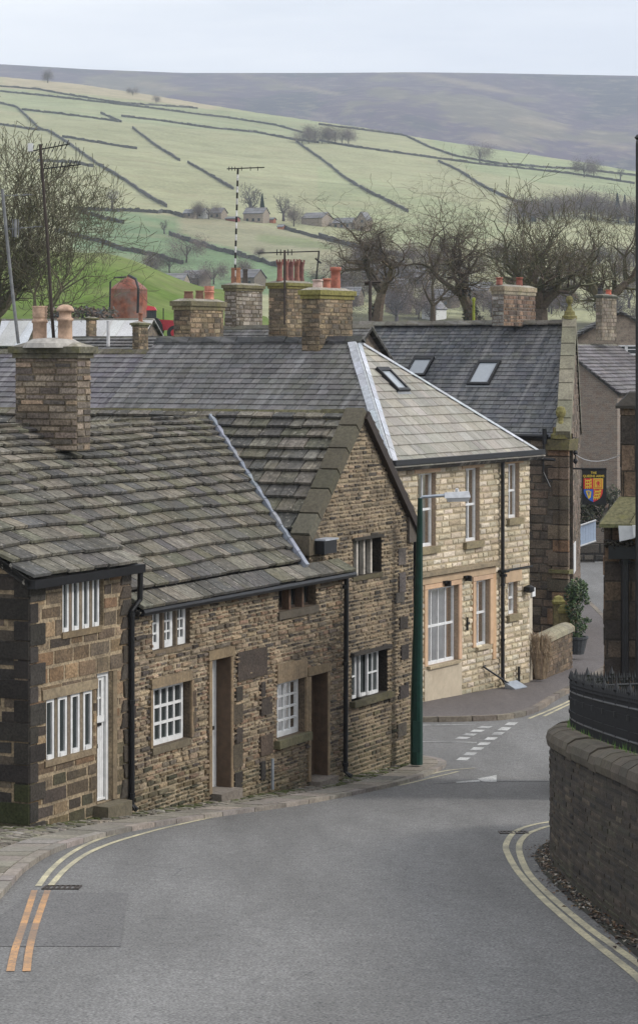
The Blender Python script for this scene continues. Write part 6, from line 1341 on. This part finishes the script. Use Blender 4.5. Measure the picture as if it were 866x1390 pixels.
q = MB(); q.box8([(tx(199), Yr - .7, tz(421)), (tx(213), Yr - .7, tz(421)), (tx(213), Yr + .7, tz(421)), (tx(199), Yr + .7, tz(421)), (tx(201), Yr - .5, tz(414.5)), (tx(210), Yr - .5, tz(416)), (tx(210), Yr + .5, tz(416)), (tx(201), Yr + .5, tz(414.5))], (.5, .5, .5)); q.build('cab_roof', M['red'], t)
for (px, r_, w) in ((206, .8, .4), (238, .5, .3)):
    for sy in (-1, 1):
        q = MB(); n = 20; y0, y1 = Yr + sy * .85 - w / 2, Yr + sy * .85 + w / 2; c = (tx(px), tz(462) + r_)
        P0 = [(c[0] + r_ * math.cos(6.283 * k / n), y0, c[1] + r_ * math.sin(6.283 * k / n)) for k in range(n)]; P1 = [(p[0], y1, p[2]) for p in P0]
        for k in range(n): q.face([P0[k], P0[(k + 1) % n], P1[(k + 1) % n], P1[k]], (.5, .5, .5))
        q.face(P0, (.5, .5, .5)); q.face(P1[::-1], (.5, .5, .5)); wh = q.build('wheel', M['black'], t)
        q = MB(); yy = y0 - .02 if sy < 0 else y1 + .02; P2 = [(c[0] + .5 * r_ * math.cos(6.283 * k / n), yy, c[1] + .5 * r_ * math.sin(6.283 * k / n)) for k in range(n)]; q.face(P2, (.5, .5, .5)); q.build('rim', M['red'], wh)
q = MB(); q.tube([(tx(222), Yr - .2, tz(434)), (tx(222), Yr - .2, tz(418))], .04, 6); q.build('exhaust', M['black'], t)
q = MB()
for k in range(60): leaves(q, ((R.uniform(62, 150) - CX) / F * 170, 170 + R.uniform(-1, 1), (HY - R.uniform(420, 436)) / F * 170), (.6, .6, .35), 26, .14, [(.05, .045, .04), (.075, .05, .035), (.035, .045, .05), (.11, .07, .05)])
tag(q.build('scrap_heap', M['leafy'], None, ((110 - CX) / F * 170, 170, 1)), 'dark heap of brushwood and scrap behind the white-roofed shed', 'heap')

# ------------------------------------------------------------------ trees
def bare_tree(rr, height, spread, trunk_r, levels=6, nch=(2, 4), gnarl=.35, up=.25, lean=(0, 0), first=.22, twig_r=.012, cols=((.11, .09, .07), (.09, .075, .06)), ratio=.76, droop=0, extra=.5):
    T, B = MB(), MB()
    def grow(p, d, L, r, lev):
        n = 5 if lev < 2 else (4 if lev < 4 else 2); pts = [p]; rad = [r]; q = p.copy(); dd = d.copy(); r1 = max(twig_r * .6, r * (.62 if lev else .72))
        for k in range(n):
            dd = (dd + Vector((rr.gauss(0, 1), rr.gauss(0, 1), rr.gauss(0, .7))) * gnarl / n * (1.1 if lev else .35) + Vector((0, 0, up / n - droop * lev / n * .1))).normalized(); q = q + dd * (L / n); pts.append(q.copy()); rad.append(r + (r1 - r) * (k + 1) / n)
        (T if lev == 0 else B).tube(pts, rad, 9 if lev == 0 else (6 if lev == 1 else (5 if lev == 2 else 3)), jc(rr.choice(cols), .15, rr))
        if lev >= levels: return
        k = rr.randint(*nch) if lev < 2 else rr.randint(2, 3)
        az = rr.uniform(0, 6.28)
        for i in range(k):
            az += 6.28 / k * rr.uniform(.75, 1.25); sp = rr.uniform(.45, .95) * (spread if lev < 2 else 1.0); base = dd
            a = base.orthogonal().normalized(); b = base.cross(a); nd = (base + (a * math.cos(az) + b * math.sin(az)) * sp).normalized()
            grow(q, nd, L * ratio * rr.uniform(.7, 1.25), r1 * rr.uniform(.62, .88), lev + 1)
        if lev >= 1:                                   # side shoots along the limb
            for j in range(1, n):
                if rr.random() < extra:
                    a = dd.orthogonal().normalized(); b = dd.cross(a); t = rr.uniform(0, 6.28); nd = (dd * .5 + (a * math.cos(t) + b * math.sin(t))).normalized(); grow(pts[j], nd, L * ratio * rr.uniform(.5, .9), rad[j] * .5, min(levels, lev + 2))
    d0 = Vector((lean[0], lean[1], 1)).normalized(); grow(Vector((0, 0, 0)), d0, height * first, trunk_r, 0)
    zs = max(v[2] for v in B.v); k = height / zs
    for mb in (T, B): mb.v = [(v[0] * k, v[1] * k, v[2] * k) for v in mb.v]
    return T, B
def put_tree(name, label, mbs, loc, group=None, mat='bark', ivy=None):
    t = thing(name, label, 'tree', loc, group)
    for mb, nm in zip(mbs, ('trunk', 'branches')):
        me = MB(); me.f, me.c, me.uv = mb.f, mb.c, mb.uv; me.v = [(v[0] + loc[0], v[1] + loc[1], v[2] + loc[2]) for v in mb.v]; me.build(nm, M[mat], t)
    if ivy:
        q = MB()
        for (dx, dz, r_, n) in ivy: leaves(q, (loc[0] + dx, loc[1], loc[2] + dz), (r_, r_, r_ * 1.6), n, .13, [(.03, .035, .02), (.05, .05, .03), (.025, .02, .015)])
        q.build('ivy', M['leafy'], t)
    return t
def copy_tree(src, loc, s, rz, label, group, name=None):
    t = src.copy(); COL.objects.link(t); t.location = loc; t.scale = s if isinstance(s, tuple) else (s, s, s); t.rotation_euler = (0, 0, rz); t['label'] = label; t['group'] = group
    for ch in src.children:
        c = ch.copy(); COL.objects.link(c); c.parent = t
    if name: t.name = name
    return t
def wp(px, py, Y): return ((px - CX) / F * Y, Y, (HY - py) / F * Y)
rr = random.Random(3)
BR1 = ((.13, .115, .08), (.10, .09, .065), (.12, .12, .07))
put_tree('bare_tree', 'leafless tree with long arching shoots at the left edge behind the mast', bare_tree(rr, 12.2, 1.0, .3, 7, (4, 5), .5, .3, (.12, 0), .16, .016, BR1, .8, extra=.55), wp(-22, 512, 112))
rr = random.Random(8); put_tree('bare_tree', 'thin leafless tree with trunk crossing the white shed roof at the left', bare_tree(rr, 9.0, .8, .17, 7, (2, 3), .5, .3, (.45, 0), .24, .016, BR1, .78, extra=.6), wp(26, 500, 110))
rr = random.Random(15); BR2 = ((.10, .078, .06), (.075, .06, .046), (.13, .10, .075))
put_tree('oak_tree', 'biggest bare oak with a thick leaning dark trunk, left of the broad pub chimney', bare_tree(rr, 12.2, 1.5, .5, 7, (3, 4), 1.0, .12, (-.3, 0), .24, .010, BR2, .80, extra=.6), wp(646, 452, 200), ivy=((-.3, 1.2, .55, 260), (-.7, 2.6, .45, 200), (.1, .3, .6, 200)))
rr = random.Random(23)
put_tree('oak_tree', 'smaller gnarled bare tree right of the round chimney pots', bare_tree(rr, 9.8, 1.5, .34, 7, (3, 4), 1.1, .1, (.0, 0), .24, .010, BR2, .78, extra=.55), wp(509, 450, 190), ivy=((0, 1.2, .4, 140),))
rr = random.Random(41); BR3 = ((.13, .115, .07), (.10, .095, .06), (.11, .085, .065))
put_tree('bare_tree', 'wide many-stemmed bare tree with greenish limbs at the right', bare_tree(rr, 11.2, 1.5, .32, 7, (4, 5), .45, .25, (.1, 0), .08, .010, BR3, .82, extra=.4), wp(726, 462, 178))
rr = random.Random(44)
put_tree('bare_tree', 'bare tree filling the right edge behind the dark and red chimney pots', bare_tree(rr, 10.2, 1.3, .32, 7, (3, 4), .45, .25, (0, 0), .12, .010, BR3, .80, extra=.45), wp(824, 460, 186))
rr = random.Random(52)
put_tree('bare_tree', 'slender bare tree standing between the two gnarled oaks', bare_tree(rr, 10.2, .65, .2, 6, (2, 4), .5, .3, (0, 0), .2, .013, BR2, .78, extra=.5), wp(588, 458, 215))
for o_ in list(COL.objects):
    if o_.get('category') == 'tree':
        k_ = {'biggest': (1.3, 1.3, 1.22), 'smaller': (1.3, 1.3, 1.18), 'wide': (1.35, 1.35, 1.16), 'bare': (1.35, 1.35, 1.2), 'slender': (1.2, 1.2, 1.1)}.get(o_['label'].split()[0])
        if k_: o_.scale = k_
rr = random.Random(60)
TA = put_tree('bare_tree', 'small bare tree in the hedge line left of the far farm', bare_tree(rr, 8, 1.0, .3, 5, (3, 4), .5, .2, (0, 0), .16, .035, ((.10, .085, .085),), .78, extra=.8), on_terrain(152, 283), 'far trees on the hillside')
def dense(mb, rr, w, h, n, size, cols):
    """twiggy or leafy crown made of many small faces, uneven outline"""
    lobes = [(rr.uniform(-.55, .55) * w, rr.uniform(-.3, .3) * w, h * rr.uniform(.35, .8), rr.uniform(.22, .42) * w) for _ in range(9)]
    for _ in range(n):
        L = rr.choice(lobes); a = Vector((rr.gauss(0, .5), rr.gauss(0, .5), rr.gauss(0, .5))); c = Vector((L[0], L[1], L[2])) + a * L[3]
        if c.z < .1: continue
        e = Vector((rr.gauss(0, 1), rr.gauss(0, 1), rr.gauss(.4, 1))).normalized() * size; f = e.orthogonal().normalized() * size * .3; mb.face([c - e, c + f, c + e, c - f], jc(rr.choice(cols), .25, rr))
rr = random.Random(70)
TB = MB(); dense(TB, rr, 8, 8, 4200, .2, [(.15, .115, .105), (.115, .09, .09), (.18, .14, .12)]); Tt = MB(); Tt.tube([(0, 0, -.5), (.1, 0, 2), (0, .1, 5)], [.3, .25, .1], 6, (.08, .065, .055))
for k in range(7): Tt.tube([(0, 0, 1.8), (rr.uniform(-1.6, 1.6), rr.uniform(-1, 1), 4), (rr.uniform(-3, 3), rr.uniform(-2, 2), rr.uniform(5, 7.4))], [.15, .09, .03], 4, (.08, .065, .055))
TBo = put_tree('leafless_tree', 'round twiggy tree beside the lower wall of the bright green field', (Tt, TB), on_terrain(253, 358), 'far trees on the hillside')
rr = random.Random(71); TC = MB()
for k in range(2600):
    z = rr.uniform(.02, 1) ** .8; r_ = (1 - z) * 1.6 * rr.uniform(.5, 1.05); a = rr.uniform(0, 6.28); c = Vector((r_ * math.cos(a), r_ * math.sin(a), .4 + z * 9)); e = Vector((rr.gauss(0, 1), rr.gauss(0, 1), rr.gauss(0, .6))).normalized() * .26; f = e.orthogonal().normalized() * .13; TC.face([c - e, c + f, c + e, c - f], jc((.02, .035, .025), .3, rr))
Tt = MB(); Tt.tube([(0, 0, -.5), (0, 0, 7)], [.2, .05], 6, (.06, .045, .035))
TCo = put_tree('conifer_tree', 'narrow dark conifer beside the far farmhouse', (Tt, TC), on_terrain(356, 299), 'far conifers')
GR = 'far trees on the hillside'
FT = [(TA, 340, 297, 1.35, 'largest bare tree over the far farmhouses'), (TA, 385, 301, 1.05, 'bare tree standing alone right of the far farmhouses'), (TA, 223, 318, .55, 'little lone bush in the green field'), (TBo, 268, 297, .6, 'dark bushy tree at the left end of the farm houses'), (TBo, 283, 297, .62, 'dark clump beside the white farm cottage'), (TBo, 399, 308, .75, 'purple-brown thicket left of the grey barn'), (TBo, 212, 369, .55, 'low brown thicket behind the green mound'), (TBo, 352, 350, .35, 'tiny round tree by the lower field wall'),
      (TBo, 651, 222, .8, 'single round tree on the upper field at the right'), (TBo, 793, 240, .7, 'left of the pair of trees under the moor'), (TBo, 806, 240, .6, 'right of the pair of trees under the moor'), (TA, 842, 244, .5, 'thin tree near the right edge under the moor'), (TBo, 212, 140, .3, 'far-off tree on the skyline field at the left'), (TBo, 180, 129, .3, 'leftmost tiny tree on the skyline field'), (TBo, 65, 112, .45, 'tree on the moor edge at the far left')]
for i, (src, px, py, s, lb) in enumerate(FT):
    p = on_terrain(px, py); sc = 1.2 * s * p[1] / 900; copy_tree(src, p, sc, i * 1.7, lb, GR)
for i, px in enumerate((410, 419, 428, 437, 446, 455, 464, 473)):
    p = on_terrain(px, 194 + .1 * i); copy_tree(TBo, p, (.55 + .1 * (i % 3)) * p[1] / 1400 * 1.7, i * 2.1, 'one tree of the small wood on the upper field', 'small wood on the upper field')
for i, (px, py, s) in enumerate(((722, 303, 1.0), (740, 300, .9), (838, 300, 1.15), (726, 297, .8), (848, 297, 1.0), (857, 305, .9))):
    p = on_terrain(px, py); copy_tree(TCo, p, s * p[1] / 1000, i, 'dark conifer in the wood at the right edge of the fields', 'conifers in the right-hand wood')
for i in range(18):
    px = 700 + i * 10 + rr.uniform(-4, 4); p = on_terrain(px, 306 - 10 * math.sin(i / 17 * 3.1) + rr.uniform(-3, 3)); copy_tree(TBo, p, rr.uniform(.8, 1.15) * p[1] / 850, i * 1.3, 'one tree of the brown wood at the right edge of the fields', 'brown wood at the right')
for i in range(100):          # valley-bottom scrub and trees between village and fields
    px = rr.uniform(450, 880); py = rr.uniform(352, 446); p = on_terrain(px, py); src = TA if i % 3 == 0 else TBo
    copy_tree(src, p, rr.uniform(.6, 1.05) * (1.2 if src is TA else .9), i, 'one tree of the brown valley woods behind the village', 'valley woods')
for i, (px, py) in enumerate(((265, 392), (205, 372), (230, 372), (290, 388), (330, 380), (440, 395))):
    copy_tree(TBo, on_terrain(px, py), .75, i * 2, 'one brown thicket tree behind the green mound', 'thicket behind the mound')
# ------------------------------------------------------------------ dry-stone field walls
FWL = [([(0, 80 + 60), (22, 145), (38, 160), (55, 177), (65, 178), (90, 193), (130, 222), (165, 243), (200, 267), (231, 284)], 'long field wall curving down from the upper left to the farm lane'),
       ([(30, 149), (75, 154), (125, 160), (165, 166)], 'wall under the skyline fields at the upper left'), ([(137, 154), (168, 167)], 'short slanting wall in the upper left field'),
       ([(0, 124), (70, 131), (130, 138), (190, 145), (250, 153), (310, 160), (375, 170), (410, 180)], 'second long wall below the skyline'),
       ([(0, 117), (50, 121), (100, 130), (165, 140), (240, 145), (270, 147)], 'topmost wall along the pale skyline field'),
       ([(165, 158), (225, 165), (280, 173), (350, 180), (400, 190), (433, 194)], 'wall crossing the middle of the upper fields'),
       ([(180, 174), (210, 197), (245, 219)], 'short dark wall slanting down the large middle field'), ([(255, 221), (280, 235), (320, 260)], 'faint lower half of the middle slanting wall'),
       ([(402, 192), (420, 205), (448, 225), (465, 240), (498, 260), (528, 275), (558, 290)], 'dark wall running diagonally down to the big oak'),
       ([(0, 169), (30, 174), (55, 177)], 'wall joining the long wall at the far left'), ([(50, 219), (100, 221), (130, 228)], 'wall across the left field behind the aerials'),
       ([(85, 186), (140, 195), (190, 203)], 'faint wall in the wide left field'), ([(100, 285), (160, 287), (230, 290), (250, 296)], 'hedge-lined wall beside the farm lane'),
       ([(75, 315), (125, 327), (165, 340), (215, 350), (250, 360)], 'wall across the bright green field'), ([(105, 288), (130, 295), (172, 305)], 'short wall above the bright green field'),
       ([(230, 320), (270, 332), (300, 342), (350, 355), (382, 365)], 'wall between the green field and the tan field'), ([(433, 191), (483, 200), (533, 207), (598, 216), (643, 222), (693, 227), (783, 237), (866, 250)], 'long wall crossing the right-hand upper fields'),
       ([(433, 169), (498, 177), (550, 184), (583, 200), (618, 212), (673, 222), (733, 227), (783, 230), (866, 239)], 'skyline wall at the foot of the moor'),
       ([(595, 219), (623, 232), (653, 252), (683, 267), (728, 285)], 'wall slanting down to the brown wood at the right'), ([(384, 311), (417, 320), (462, 331), (500, 340), (560, 352)], 'wall running right from the grey barn'), ([(433, 322), (463, 330), (493, 342)], 'low wall below the barn')]
for i, (pts, lb) in enumerate(FWL):
    W3 = [on_terrain(x, y) for x, y in resample(pts, 6)]; mb = MB(); h_ = 1.35; t_ = .14 + .0001 * W3[0][1]; P2 = [(p[0], p[1]) for p in W3]
    A_, B_ = offset(P2, -t_), offset(P2, t_); rr2 = random.Random(i)
    for k in range(len(W3) - 1):
        hA, hB = h_ * rr2.uniform(.7, 1.15), h_ * rr2.uniform(.7, 1.15); a, b, c, d = A_[k], A_[k + 1], B_[k + 1], B_[k]
        mb.box8([(*a, W3[k][2] - 1), (*b, W3[k + 1][2] - 1), (*c, W3[k + 1][2] - 1), (*d, W3[k][2] - 1), (*a, W3[k][2] + hA), (*b, W3[k + 1][2] + hB), (*c, W3[k + 1][2] + hB), (*d, W3[k][2] + hA)], jc((.085, .08, .075), .2))
    o = mb.build('field_wall', M['stone'], None, W3[0]); tag(o, lb, 'field wall', 'dry-stone walls on the hillside')
for i, (px, Y, s_) in enumerate(((930, 150, .8), (1010, 170, .9), (960, 210, 1.0), (1090, 140, .8), (905, 126, .6))):
    X = (px - CX) / F * Y; copy_tree(TA, (X, Y, Hterr(X, Y) - .3), s_, i * 1.9, 'one bare tree beyond the lane at the right', 'bare trees beyond the lane')
# ------------------------------------------------------------------ farms and village houses
DS2 = [(.17, .165, .175), (.2, .195, .2)]
def far_house(px, py, W, D, hw, hr_, tan, label, name='farmhouse', cat='house', wm='tan', group='farm buildings on the hillside', pal=DS2, wins=True, Y=None, ridge='across'):
    p = on_terrain(px, py) if Y is None else ((px - CX) / F * Y, Y, Hterr((px - CX) / F * Y, Y))
    fr = street(p[:2], tan); b = p[2]; sd = side(fr, 0)
    w_ = ()
    W, D, hw, hr_ = W * .82, D * .82, hw * .82, hr_ * .82
    t, f_, s_ = gable_house(name, label, CX + F * p[0] / p[1], p[1], tan, W, D, b - 1, b + hw, b + hw + hr_, ridge, wm=wm, pal=pal, ch=1.5, tw=2.5, th=.05, over=.25, cat=cat, group=group)
    if wins:
        q = MB(); k = 1.2
        while k < W - 1:
            for z in ((b + .9, b + 1.9), (b + 3.2, b + 4.1)):
                if z[1] < b + hw: q.fbox(s_, k, k + .9, z[0], z[1], 0, .05)
            k += 2.3
        q.build('windows', M['glass'], t)
    return t
WR = plain('white_render', (.6, .6, .58), .9, var=.05)
far_house(262, 297, 5, 4, 2.6, 1.6, .6, 'small dark-roofed cottage at the left end of the hill farm'); far_house(276, 297, 3.4, 4, 3, 1.6, .6, 'small white-rendered cottage in the hill farm', wm=WR)
far_house(300, 297, 6, 5, 3, 2, .6, 'brown cottage half hidden by trees in the hill farm'); far_house(357, 303, 9.5, 6, 4.6, 2.4, .5, 'grey two-storey farmhouse under the largest bare tree'); far_house(371, 304, 2.6, 2.5, 1.8, .8, .5, 'tiny orange-walled shed beside the farmhouse', 'shed', 'shed', wm=plain('orange_shed', (.38, .14, .07), .8), wins=False); far_house(384, 312, 2.6, 2.5, 1.4, .8, .5, 'tiny orange shed by the lower wall', 'shed', 'shed', wm=plain('orange_boards', (.36, .15, .08), .8), wins=False)
far_house(437, 308, 10, 11, 4, 2.6, .5, 'long grey-roofed barn right of the hill farm', 'barn', 'barn', wins=False); far_house(477, 311, 9, 6, 3, 2.2, .5, 'low stone terrace right of the grey barn'); far_house(497, 314, 5, 6, 5.2, 3.4, .5, 'tall pale gabled house with pointed ends', ridge='along')
far_house(320, 301, 5, 4, 1.5, .8, .5, 'low red-brown shed in front of the farm', 'shed', 'shed', wm=plain('red_boards', (.25, .07, .05), .8), wins=False)
rr = random.Random(90); k = 0
VH = 'village roofs in the valley'
for (px, Y, W, wm, lb) in ((486, 418, 8, 'grey', 'valley house with dark roof right of the round pots'), (553, 426, 7, 'tan', 'valley house with orange stone left of the white gable'), (592, 436, 5, WR, 'white-gabled valley house by the pub ridge'), (612, 420, 9, 'grey', 'long valley house behind the oak trunk'), (548, 404, 9, 'grey', 'valley house with a grey roof between the two oaks'), (575, 392, 9, 'tan', 'upper valley house behind the slender tree'), (662, 410, 8, 'tan', 'valley house behind the pub chimney'), (345, 392, 10, 'grey', 'grey-roofed house at the foot of the tan field'), (270, 392, 8, 'grey', 'house roof behind the green mound'), (248, 398, 8, 'tan', 'left-hand house roof behind the green mound'), (525, 384, 9, 'grey', 'upper valley house left of the slender tree')):
    far_house(px, Y, W, 6, 3.6, 2.6, rr.uniform(.2, .9), lb, 'village_house', 'house', wm, VH, ridge='along' if wm is WR else 'across')
# poles and small things over the pub ridge
t = thing('telegraph_pole', 'dark telegraph pole with a crossbar left of the gnarled tree', 'pole', wp(502.5, 440, 120)); q = MB(); q.tube([wp(502.5, 470, 120), wp(502.5, 381, 120)], .09, 6); q.build('pole', M['darkwood'], t); q = MB(); q.tube([wp(494.5, 383, 120), wp(517, 382, 120)], .06, 4); q.tube([wp(494.5, 386, 120), wp(511, 385.5, 120)], .04, 4); q.build('crossbar', M['darkwood'], t)
t = thing('marker_post', 'short yellow-green mossy post behind the pub ridge', 'post', wp(643, 440, 100)); q = MB(); q.tube([wp(643, 450, 100), wp(643, 408, 100)], .06, 6, (.22, .25, .04)); q.build('pole', M['moss'], t); q = MB(); q.tube([wp(643, 408, 100), wp(643, 404.5, 100), wp(643, 403, 100)], [.08, .08, .01], 6, (.22, .25, .04)); q.build('tip', M['moss'], t)
t = thing('overhead_wire', 'thin wire from the pub insulators to the porch at the right edge', 'wire', L4.P(.9, -3, .16)); q = MB(); a, b = Vector(L4.P(.9, -3.0, .16)), Vector(cf.P(cs(866), cz(602), .2)); q.tube([a + (b - a) * k / 8 - Vector((0, 0, .25 * 4 * (k / 8) * (1 - k / 8))) for k in range(9)], .012, 3); q.build('cable', M['alu'], t)

# ------------------------------------------------------------------ air, sky, sun, camera
hz_m = bpy.data.materials.new('haze'); hz_m.use_nodes = True; nt = hz_m.node_tree; nt.nodes.clear()
out = nt.nodes.new('ShaderNodeOutputMaterial'); vol = nt.nodes.new('ShaderNodeVolumePrincipled'); vol.inputs['Color'].default_value = (.74, .85, 1, 1); vol.inputs['Density'].default_value = .00013; vol.inputs['Anisotropy'].default_value = .2
nt.links.new(vol.outputs[0], out.inputs['Volume'])
hb = MB(); hb.box(-4200, 4200, -35, 6640, -70, 600); hz_o = hb.build('haze', hz_m); kind(hz_o, 'stuff')
w = bpy.data.worlds.new('World'); SC.world = w; w.use_nodes = True; nt = w.node_tree; bg = nt.nodes['Background']
EL, AZ = 38, 100
sky = nt.nodes.new('ShaderNodeTexSky'); sky.sky_type = 'NISHITA'; sky.sun_disc = False; sky.sun_elevation = math.radians(EL); sky.sun_rotation = math.radians(AZ)
g = nt.nodes.new('ShaderNodeTexCoord'); mp_ = nt.nodes.new('ShaderNodeMapping'); mp_.inputs['Scale'].default_value = (1.3, 1.3, 9); nt.links.new(g.outputs['Generated'], mp_.inputs['Vector'])
nz = noise(nt, 2.2, 6, mp_.outputs[0]); cl_ = mixn(nt, ramp(nt, nz, .35, .68), (7.3, 7.6, 8.3), (9.9, 9.95, 10.1))
cov = ramp(nt, noise(nt, 1.4, 4, mp_.outputs[0]), .3, .5, .8, .97)
nt.links.new(mixn(nt, cov, sky.outputs[0], cl_), bg.inputs['Color']); bg.inputs['Strength'].default_value = .078
sd_ = bpy.data.lights.new('sun', 'SUN'); sd_.energy = 1.5; sd_.angle = math.radians(10); sd_.color = (1, .96, .9); so = bpy.data.objects.new('sun', sd_); COL.objects.link(so)
dv = Vector((math.sin(math.radians(AZ)) * math.cos(math.radians(EL)), math.cos(math.radians(AZ)) * math.cos(math.radians(EL)), math.sin(math.radians(EL)))); so.rotation_euler = dv.to_track_quat('Z', 'Y').to_euler()
cam = bpy.data.cameras.new('camera'); co = bpy.data.objects.new('camera', cam); COL.objects.link(co); SC.camera = co
cam.sensor_fit = 'HORIZONTAL'; cam.sensor_width = 36; cam.lens = F / 866 * 36; cam.shift_y = -(695 - HY) / 866; cam.clip_start = .5; cam.clip_end = 12000; co.rotation_euler = (math.pi / 2, 0, 0)
SC.view_settings.view_transform = 'Standard'; SC.view_settings.look = 'None'; SC.view_settings.gamma = 1; SC.view_settings.exposure = .68
SC.cycles.use_denoising = True; SC.cycles.volume_step_rate = 1; SC.cycles.volume_bounces = 2; SC.cycles.max_bounces = 6
SC.cycles.transparent_max_bounces = 12
